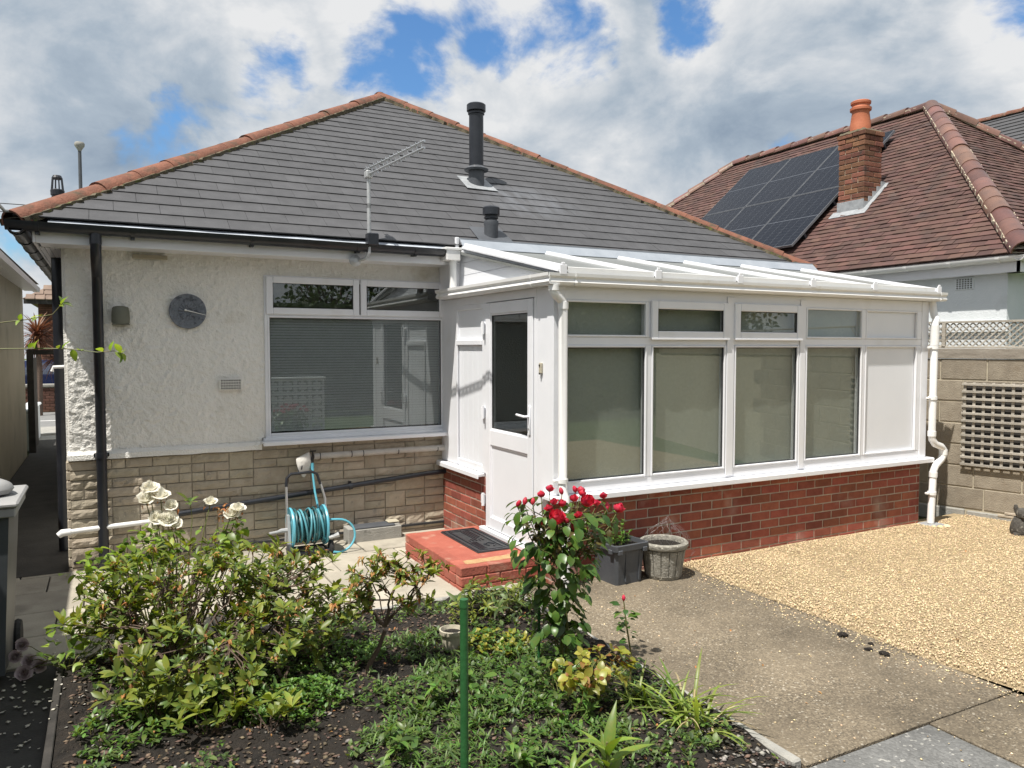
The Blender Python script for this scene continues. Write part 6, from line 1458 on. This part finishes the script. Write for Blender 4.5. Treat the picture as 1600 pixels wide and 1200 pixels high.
for k in range(26):
    for c0 in ((.62, 5.0, .77),): pl.leaf(random.choice(dead), (c0[0] + rn(-.05, .05), c0[1] + rn(-.04, .04), c0[2] + rn(-.06, .04)), (rn(-1, 1), rn(-1, 1), rn(-.6, .8)), None, rn(.8, 1.3))
for (cx_, cy_, cz_, rx_, rz2, n_) in ((.20, 5.05, .60, .17, .12, 80), (.02, 5.1, .50, .20, .13, 80), (.66, 4.95, .62, .11, .13, 60), (.35, 5.0, .44, .28, .15, 90), (-.12, 5.15, .44, .14, .10, 36)):
    for p in ell((cx_, cy_, cz_), (rx_, .12, rz2), n_, .0, .1): d = Vector((rn(-1, 1), rn(-1, 1), rn(-.6, .5))); pl.leaf(random.choice(wl_), p, d, None, rn(.8, 1.25))
    for p in ell((cx_, cy_, cz_), (rx_, .12, rz2), 7, .1, .1): pl.branch(wander((.35 + (cx_ - .35) * .4, 4.97, .08), p, 5, .03), .005, .0022, 4)
# tall bare shoot with a tuft
pa = wander((.42, 5.0, .3), (.435, 5.08, .83), 5, .02); pl.branch(pa, .004, .0025, 5); pl.rosette(az, (.435, 5.08, .83), (0, 0, 1), 9, 1.15, (.7, 1.4))
pl.finish(300, 'stem_green')
pl = Plant('pink_rose', 'pale pink rose drooping over the shaded path at the far left', 'rose', (-.24, 4.72, .02))
for (x, y, z) in ((-.44, 4.86, .17), (-.475, 4.88, .105), (-.41, 4.84, .08), (-.36, 4.82, .05), (-.43, 4.80, .035)):
    pl.branch(wander((-.24, 4.72, .05), (x, y, z), 4, .03, .5), .004, .002, 4); s = rn(.8, 1.1)
    inst('rose_bloom', roseP, pl.root, None, mtx=Matrix.Translation((x, y, z)) @ Matrix.Rotation(R(rn(30, 80)), 4, 'X') @ Matrix.Rotation(rn(0, 6), 4, 'Z') @ Matrix.Diagonal((s, s, s, 1)))
for p in ell((-.18, 4.72, .18), (.22, .2, .14), 60, .1, .03): pl.leaf(random.choice(wl_), p, (rn(-1, 1), rn(-1, 1), rn(-.6, .5)), None, rn(.8, 1.2))
for p in ell((-.18, 4.72, .16), (.2, .2, .12), 10, .1, .03): pl.branch(wander((-.22, 4.72, .02), p, 4, .03), .004, .002, 4)
pl.finish(80, 'stem_green')
# young yellow rose and shoot by the path
pl = Plant('yellow_leaved_rose', 'low young rose with yellow and copper leaves below the red rose', 'rose', (2.05, 3.05, .02))
nodes = ell((2.08, 3.05, .17), (.12, .1, .07), 6, 0, .05); tips = ell((2.05, 3.03, .25), (.21, .13, .13), 40, .2, .06)
bush(pl, [(2.05, 3.05, .02)], nodes, tips, yl_, 5, .95, .006, .003, 2, .3, None, 0, .03, (.7, 1.4))
pl.finish(200, 'stem_green')
pl = Plant('rose_shoot', 'thin dark leaved rose shoot with one bud beside the path', 'rose', (2.33, 3.13, .02))
pa = [Vector((2.33, 3.13, 0)), Vector((2.335, 3.12, .2)), Vector((2.30, 3.12, .38)), Vector((2.29, 3.13, .50))]; pl.branch(pa, .006, .003, 6)
for k in range(34):
    t = rn(.2, .97); i = min(int(t * 3), 2); p = pa[i].lerp(pa[i + 1], t * 3 - i); d = Vector((rn(-1, 1), rn(-1, 1), rn(-.2, .4))); pl.leaf(random.choice(rl), p + d * .03, d, None, rn(.5, .8))
inst('rose_bud', budR, pl.root, None, mtx=Matrix.Translation((2.29, 3.13, .50)) @ Matrix.Diagonal((.8, .8, .8, 1)))
pl.finish(60, 'stem_green')
# dark glossy skirt under the rose
pl = Plant('glossy_ground_plant', 'dark glossy leaved low plant at the foot of the red rose', 'plant', (2.0, 3.3, .02))
dk = [leaf_mesh(.045, .028, .4, .25, 4, 'oval', 'rose_dk'), leaf_mesh(.040, .022, .4, .25, 4, 'oval', 'az_dark')]
for p in ell((1.98, 3.25, .08), (.30, .28, .13), 330, 0, .03): pl.leaf(random.choice(dk), p, (rn(-1, 1), rn(-1, 1), rn(-.2, .8)), None, rn(.7, 1.15))
for p in ell((1.98, 3.25, .08), (.26, .25, .1), 24, 0, .03): pl.branch(wander((2.0, 3.28, .0), p, 3, .02), .003, .0015, 4)
pl.finish(120, 'stem_green')
# strap leaved clump
sm = [leaf_mesh(.34, .018, .55, .35, 6, 'strap', 'strap'), leaf_mesh(.28, .016, .75, .35, 6, 'strap', 'strap'), leaf_mesh(.22, .014, .9, .3, 6, 'strap', 'strap'), leaf_mesh(.30, .010, 1.0, .3, 6, 'strap', 'straw')]
pl = Plant('strap_leaved_clump', 'clump of yellow green strap leaves spilling over the kerb', 'plant', (2.40, 2.72, .02))
for k in range(85):
    a = rn(0, 6.28); el = rn(.25, 1.35); p = Vector((2.40 + rn(-.09, .07), 2.74 + rn(-.14, .14), .02)); pl.leaf(sm[3] if random.random() < .12 else random.choice(sm[:3]), p, (math.cos(a) * math.sin(el) + .15, math.sin(a) * math.sin(el) - .1, math.cos(el)), (0, 0, 1), rn(.7, 1.1))
pl.finish(120)
pl = Plant('strap_leaved_tuft', 'darker tuft of narrow arching leaves behind the strap clump', 'plant', (2.28, 3.0, .02))
sd2 = [leaf_mesh(.26, .012, .8, .3, 6, 'strap', 'az_dark'), leaf_mesh(.24, .012, .6, .3, 6, 'strap', 'strap')]
for k in range(60):
    a = rn(0, 6.28); el = rn(.3, 1.4); pl.leaf(random.choice(sd2), (2.28 + rn(-.08, .08), 2.98 + rn(-.1, .1), .02), (math.cos(a) * math.sin(el), math.sin(a) * math.sin(el), math.cos(el)), (0, 0, 1), rn(.7, 1.1))
pl.finish(80)
# foreground leafy shoots
fg = [leaf_mesh(.20, .050, .35, .3, 7, 'lance', 'rose_lt'), leaf_mesh(.16, .045, .5, .3, 7, 'lance', 'rose_lt')]
pl = Plant('broad_leaved_shoot', 'broad pointed pale green shoots in the near foreground', 'plant', (1.70, 2.42, .02))
pl.branch([(1.70, 2.42, 0), (1.70, 2.42, .12), (1.695, 2.42, .24)], .008, .005, 6)
for k in range(11):
    a = k * 2.4 + .3; el = rn(.25, 1.15); pl.leaf(random.choice(fg), (1.70, 2.42, .08 + .014 * k), (math.cos(a) * math.sin(el), math.sin(a) * math.sin(el), math.cos(el)), (0, 0, 1), rn(.8, 1.1))
pl.branch([(1.62, 2.50, 0), (1.58, 2.50, .10)], .006, .004, 6)
for k in range(6):
    a = k * 2.4; el = rn(.4, 1.2); pl.leaf(random.choice(fg), (1.59, 2.50, .06 + .01 * k), (math.cos(a) * math.sin(el), math.sin(a) * math.sin(el), math.cos(el)), (0, 0, 1), rn(.6, .9))
pl.finish(60, 'stem_green')
# peony-like plant along the back kerb
pe = [leaf_mesh(.10, .026, .5, .25, 5, 'lance', 'cover2'), leaf_mesh(.09, .024, .7, .25, 5, 'lance', 'az'), leaf_mesh(.08, .022, .7, .25, 5, 'lance', 'az')]
pl = Plant('lance_leaved_plant', 'plant with long lance shaped leaves by the paving below the step', 'plant', (2.28, 4.42, .02))
nodes = ell((2.25, 4.42, .10), (.22, .12, .06), 9, 0); tips = ell((2.25, 4.42, .18), (.33, .18, .11), 40, .2, .05)
bush(pl, [(2.2, 4.42, .02), (2.35, 4.4, .02)], nodes, tips, pe, 6, .95, .005, .003, 2, .5, None, 0, .03, (.7, 1.3))
pl.finish(220, 'stem_green')
pl = Plant('seedling_clump', 'small upright leafy clump beside the little clay pot', 'plant', (1.95, 4.35, .02))
for p in ell((1.95, 4.35, .10), (.12, .1, .12), 70, 0, .03): pl.leaf(random.choice(pe[1:]), p, (rn(-.8, .8), rn(-.8, .8), rn(.1, 1)), None, rn(.5, .8))
for p in ell((1.95, 4.35, .10), (.1, .1, .1), 12, 0, .03): pl.branch(wander((1.95, 4.35, 0), p, 3, .02), .003, .002, 4)
pl.finish(60, 'stem_green')
# ground cover patches
def cover(name, label, c, r, n, mes, sc, h, ind=60, clump=3):
    pl = Plant(name, label, 'plant', (c[0], c[1], .02), 'low ground cover plants in the bed')
    for k in range(n):
        a = rn(0, 6.28); q = math.sqrt(random.random()); x, y = c[0] + r[0] * q * math.cos(a), c[1] + r[1] * q * math.sin(a); z = soil_z(min(max(x, -.2), 2.5), y); hh = h * (1 - q * q * .7) * rn(.2, 1)
        for j in range(clump):
            b = rn(0, 6.28); el = rn(.3, 1.4); pl.leaf(random.choice(mes), (x, y, z + hh), (math.cos(b) * math.sin(el), math.sin(b) * math.sin(el), math.cos(el)), (0, 0, 1), sc * rn(.6, 1.2))
        if k % 4 == 0: pl.branch([(x, y, z - .01), (x + rn(-.01, .01), y + rn(-.01, .01), z + hh)], .002, .0015, 4)
    pl.finish(ind, 'stem_green')
cv = [leaf_mesh(.026, .015, .4, .25, 3, 'oval', 'cover'), leaf_mesh(.022, .013, .3, .25, 3, 'oval', 'cover')]
cg_ = [leaf_mesh(.050, .009, .5, .25, 4, 'lance', 'cover2'), leaf_mesh(.042, .008, .4, .25, 4, 'lance', 'cover')]
cover('ground_cover', 'bright green mound of tiny leaves below the large azalea', (.78, 3.72), (.24, .16), 420, cv, 1.1, .14, 120)
cover('ground_cover', 'bright green low leaves at the foot of the bare azalea trunk', (1.10, 4.20), (.28, .18), 260, cv, 1.2, .08, 80)
cover('ground_cover', 'tuft of narrow grey green leaves left of the green stake', (1.13, 3.24), (.17, .13), 130, cg_, 1.1, .06, 100)
cover('ground_cover', 'narrow leaved tuft right of the green stake', (1.38, 3.05), (.16, .14), 120, cg_, 1.1, .07, 100)
cover('ground_cover', 'loose narrow leaved tuft nearest the camera in the bed', (1.22, 2.85), (.22, .14), 150, cg_, 1.1, .07, 100)
cover('ground_cover', 'green mat of narrow leaves between trunk and rose', (1.62, 3.75), (.22, .18), 150, cg_, 1.1, .06, 100)
cover('ground_cover', 'leafy green patch in front of the dark glossy plant', (1.62, 3.22), (.26, .18), 240, cg_ + cv, 1.2, .09, 100)
cover('ground_cover', 'thin green tufts in front of the clay pot', (1.52, 4.15), (.28, .18), 140, cg_, 1.1, .06, 80)
cover('ground_cover', 'yellow green leafy patch between clay pot and rose', (1.98, 3.95), (.22, .18), 170, [leaf_mesh(.035, .022, .4, .2, 3, 'oval', 'yel'), leaf_mesh(.035, .02, .4, .2, 3, 'oval', 'cover')], 1.1, .10, 100)
cover('ground_cover', 'shaded dark leafy patch at the front left corner of the bed', (.12, 3.85), (.30, .22), 160, cv + [az[2]], 1.1, .08, 80)
cover('ground_cover', 'green leafy weeds along the middle of the bed', (1.35, 3.60), (.30, .22), 150, cg_ + cv, 1.1, .06, 60)
cover('ground_cover', 'fine leafy weeds beside the kerb below the red rose', (2.05, 3.60), (.30, .22), 200, cg_ + cv, 1.2, .09, 60)
cover('ground_cover', 'green weeds in front of the broad pointed shoots', (1.75, 2.75), (.32, .2), 200, cg_ + cv, 1.2, .08, 80)
cover('ground_cover', 'shaded low leaves under the large azalea', (.45, 4.0), (.5, .3), 240, cv + [az[2], az[3]], 1.2, .08, 60)
wd = [leaf_mesh(.030, .012, .5, .25, 3, 'lance', 'cover'), leaf_mesh(.036, .010, .5, .25, 3, 'lance', 'cover2'), leaf_mesh(.026, .018, .4, .25, 3, 'oval', 'az_dark'), leaf_mesh(.034, .022, .4, .25, 3, 'oval', 'cover2')]
pl = Plant('bed_weeds', 'mixed small weeds and seedlings spread over the soil of the bed', 'weeds', (1.2, 3.5, .02)); pl.root['kind'] = 'stuff'
for k in range(3600):
    x, y = rn(-.15, 2.5), rn(2.3, 4.85)
    if noise.noise((x * 2.6, y * 2.6, 11)) + .55 * noise.noise((x * 7, y * 7, 3)) < (.10 if x < 1.0 else -.05): continue
    z = soil_z(x, y); hh = rn(.0, .04) + .11 * max(0, noise.noise((x * 4, y * 4, 21)))
    for j in range(4):
        b = rn(0, 6.28); el = rn(.3, 1.45); pl.leaf(random.choice(wd), (x + rn(-.012, .012), y + rn(-.012, .012), z + hh * rn(.5, 1)), (math.cos(b) * math.sin(el), math.sin(b) * math.sin(el), math.cos(el)), (0, 0, 1), rn(.6, 1.3))
for k in range(260):
    x, y = rn(-.15, 2.5), rn(2.3, 4.85); pl.leaf(random.choice(dead), (x, y, soil_z(x, y) + .008), (rn(-1, 1), rn(-1, 1), rn(-.1, .2)), (0, 0, 1), rn(.6, 1.2))
pl.finish(0)
for (x, y, h, lb) in ((.18, 3.86, .22, 'sunlit azalea seedling rosette at the front left of the bed'), (.36, 3.66, .17, 'lower azalea seedling rosette nearest the front left corner'), (.62, 3.55, .20, 'azalea seedling in front of the bright green mound')):
    pl = Plant('azalea_seedling', lb, 'plant', (x, y, .02))
    for q in range(7):
        t = Vector((x + rn(-.13, .13), y + rn(-.10, .10), h * rn(.6, 1.15))); pl.branch(wander((x, y, .0), t, 4, .02), .004, .002, 4); pl.rosette(az[:2], t, (rn(-.3, .3), rn(-.3, .3), 1), 8, rn(.85, 1.15), (.6, 1.3))
    pl.finish(60)
tl_ = [leaf_mesh(.095, .030, .6, .25, 5, 'lance', 'cover'), leaf_mesh(.080, .028, .5, .25, 5, 'lance', 'az_dark')]
for (x, y, h, lb) in ((1.50, 3.45, .20, 'leafy upright weed in the middle of the bed'), (1.28, 3.42, .15, 'shorter leafy weed left of the middle of the bed'), (1.86, 2.98, .17, 'leafy weed in front of the yellow leaved rose'), (1.02, 3.05, .14, 'leafy weed at the near edge of the bed left of the stake'), (1.50, 2.72, .15, 'leafy weed right of the stake at the near edge')):
    pl = Plant('leafy_weed', lb, 'plant', (x, y, .02))
    for q in range(6):
        t = Vector((x + rn(-.10, .10), y + rn(-.09, .09), h * rn(.6, 1.15))); pa = wander((x, y, .0), t, 4, .02); pl.branch(pa, .003, .002, 4); pl.rosette(tl_, t, (rn(-.3, .3), rn(-.3, .3), 1), 6, rn(.6, .95), (.6, 1.3))
        for z_ in range(4): pl.leaf(random.choice(tl_), pa[random.choice((1, 2, 3))], (rn(-1, 1), rn(-1, 1), rn(.0, .6)), None, rn(.6, .9))
    pl.finish(70, 'stem_green')
pl = Plant('fallen_leaves', 'scattered dry brown leaves lying on the gravel and path', 'leaves', (5, 3.4, .02)); pl.root['kind'] = 'stuff'
for k in range(46):
    x, y = (rn(4.2, 7.6), rn(2.2, 4.7)) if k < 34 else (rn(2.7, 4.0), rn(2.3, 4.7)); pl.leaf(random.choice(dead), (x, y, (.026 if x > 4.1 else .004) + .003), (rn(-1, 1), rn(-1, 1), rn(0, .25)), (0, 0, 1), rn(.5, 1.0))
pl.finish(0)
rd = [leaf_mesh(.055, .050, .3, .1, 5, 'oval', 'cover')]
pl = Plant('round_leaved_plant', 'few round bright green leaves beside the green stake', 'plant', (1.62, 3.22, .02))
for k in range(9):
    x, y = 1.60 + rn(-.16, .12), 3.28 + rn(-.14, .14); pl.branch([(x, y, .02), (x + .01, y, .13)], .002, .0015, 4); pl.leaf(rd[0], (x, y, .13), (rn(-1, 1), rn(-1, 1), rn(-.1, .3)), (0, 0, 1), rn(.9, 1.4))
pl.finish(20, 'stem_green')
# small pale clay pot
PT = thing('clay_pot', 'small pale clay pot half hidden in the bed', 'plant pot', (1.74, 4.05, .02))
obj('pot_body', MB().lathe([(.03, 0), (.05, 0), (.062, .09), (.072, .092), (.074, .115), (.066, .117), (.058, .09), (.05, .03)], (1.74, 4.05, .03), 20), 'render_cream', PT, True)
obj('compost', MB().lathe([(.058, .095), (.03, .10), (.0, .102)], (1.74, 4.05, .03), 14), 'soil', PT)
# planter shrub
mt_ = [leaf_mesh(.042, .014, .5, .25, 4, 'lance', 'mint'), leaf_mesh(.036, .013, .5, .25, 4, 'lance', 'mint')]
pl = Plant('potted_plant', 'bright green leafy plant growing in the charcoal planter', 'plant', (3.44, 4.78, .275))
for (dx, dy, h) in ((-.02, .02, .25), (.03, -.02, .15), (.07, .03, .17), (-.06, -.03, .12), (.02, .06, .19), (-.04, .05, .14), (.0, -.06, .10), (.09, -.04, .10)):
    b = Vector((3.44 + dx * .7, 4.78 + dy * .7, .27)); t = Vector((3.44 + dx, 4.78 + dy, .275 + h)); pa = wander(b, t, 5, .012); pl.branch(pa, .003, .002, 5); n_ = int(h / .012)
    for q in range(n_ * 2):
        u = rn(.05, 1); i = min(int(u * 5), 4); p = Vector(pa[i]).lerp(Vector(pa[i + 1]), u * 5 - i); a = q * 2.4; el = rn(.8, 1.35); pl.leaf(random.choice(mt_), p, (math.cos(a) * math.sin(el), math.sin(a) * math.sin(el), math.cos(el)), (0, 0, 1), rn(.7, 1.1))
    pl.rosette(mt_, t, (0, 0, 1), 6, .8, (.3, .9))
pl.finish(250, 'stem_green')
# shoots reaching in from the left
tw_ = [leaf_mesh(.028, .014, .4, .3, 4, 'oval', 'rose_lt'), leaf_mesh(.026, .011, .4, .3, 4, 'lance', 'rose_lt')]
pl = Plant('climbing_shoot', 'thin climbing stems with few leaves reaching in from the left edge', 'climber', (-.75, 2.4, 0))
root_ = [(-.75, 2.4, 0), (-.74, 2.38, .9), (-.66, 2.33, 1.55)]
pl.branch(root_, .012, .006, 6)
for path in ([(-.66, 2.33, 1.55), (-.42, 2.24, 1.76), (-.22, 2.154, 1.777), (-.14, 2.112, 1.778), (-.082, 2.08, 1.777), (-.02, 2.045, 1.769), (.015, 2.03, 1.772), (.035, 2.02, 1.765)], [(-.66, 2.33, 1.55), (-.42, 2.24, 1.80), (-.22, 2.156, 1.838), (-.16, 2.125, 1.846), (-.11, 2.10, 1.858), (-.088, 2.09, 1.885)]):
    pl.branch(path, .0018, .0008, 5); path = [Vector(p) for p in path]
    for i in range(2, len(path) - 1):
        for q in range(2): t = rn(0, 1); d = Vector((rn(-.3, 1), rn(-.8, .2), rn(-.4, 1))); pl.leaf(random.choice(tw_), path[i].lerp(path[i + 1], t), d, None, rn(.8, 1.25))
    pl.rosette(tw_, path[-1], path[-1] - path[-2], 4, .8)
pl.finish(60, 'stem_green')
# bronze cordylines across the passage
cd = [leaf_mesh(.75, .05, .5, .3, 6, 'strap', 'cordy'), leaf_mesh(.65, .045, .8, .3, 6, 'strap', 'cordy')]
for k, (x, y, z, lb) in enumerate(((-1.62, 23.9, 2.3, 'taller bronze spiky cordyline left of the brick house'), (-1.12, 24.3, 1.75, 'lower bronze spiky cordyline in front of the brick house'))):
    pl = Plant('cordyline', lb, 'tree', (x, y, 0), 'bronze cordylines by the street'); pl.branch([(x, y, -.05), (x + .03, y, z * .5), (x, y, z - .2)], .08, .06, 8)
    for q in range(170):
        a = rn(0, 6.28); el = rn(.1, 2.3); pl.leaf(random.choice(cd), (x, y, z - .25 + rn(-.1, .1)), (math.cos(a) * math.sin(el), math.sin(a) * math.sin(el), math.cos(el)), (0, 0, 1), rn(.7, 1.1))
    pl.finish(110, 'bark', 'trunk')
# hedge and trees behind the camera, seen in the panes
hl = [leaf_mesh(.16, .10, .4, .25, 3, 'oval', 'hedge'), leaf_mesh(.14, .08, .4, .25, 3, 'oval', 'hedge')]
HG = Plant('garden_hedge', 'dark green hedge along the end of the garden', 'hedge', (6, -7.5, 0))
for k in range(9000): HG.leaf(random.choice(hl), (rn(-6, 17), -7.5 + rn(-.1, .45), rn(0, 3.1 + .25 * math.sin(k * .013))), (rn(-1, 1), rn(0, 1), rn(-.5, .8)), None, rn(.8, 1.5))
HG.finish(0); 
obj('hedge_core', MB().box(-6, 17, -8.3, -7.5, 0, 3.0, .1), 'hedge', HG.root)
for k, (x, y, h, r_, lb) in enumerate(((1.5, -10, 4.8, 1.9, 'leftmost leafy tree behind the hedge'), (6.5, -10.8, 5.6, 2.2, 'second leafy tree behind the hedge'), (11.5, -10.2, 5.0, 2.0, 'third leafy tree behind the hedge'), (17, -9, 5.2, 2.0, 'rightmost leafy tree behind the hedge'))):
    pl = Plant('garden_tree', lb, 'tree', (x, y, 0), 'trees behind the garden hedge'); pl.branch([(x, y, -.1), (x + .1, y, 1.5), (x, y, h * .6)], .16, .08, 8)
    for q in range(9): pl.branch(wander((x, y, h * rn(.3, .55)), (x + rn(-1, 1) * r_ * .7, y + rn(-1, 1) * r_ * .7, h * rn(.6, .9)), 4, .15), .06, .02, 5)
    for c_ in range(30):
        cc = ell((x, y, h * .68), (r_, r_, h * .32), 1, .2)[0]
        for q in range(90): pl.leaf(random.choice(hl), (cc[0] + random.gauss(0, .38), cc[1] + random.gauss(0, .38), cc[2] + random.gauss(0, .3)), (rn(-1, 1), rn(-1, 1), rn(-.8, .5)), None, rn(.9, 1.6))
    pl.finish(0, 'bark', 'trunk', rest_name='crown')
print('objects', len(bpy.data.objects), 'tris', sum(len(o.data.loop_triangles) if False else len(o.data.polygons) for o in bpy.data.objects if o.type == 'MESH' and o.data.users == 1))
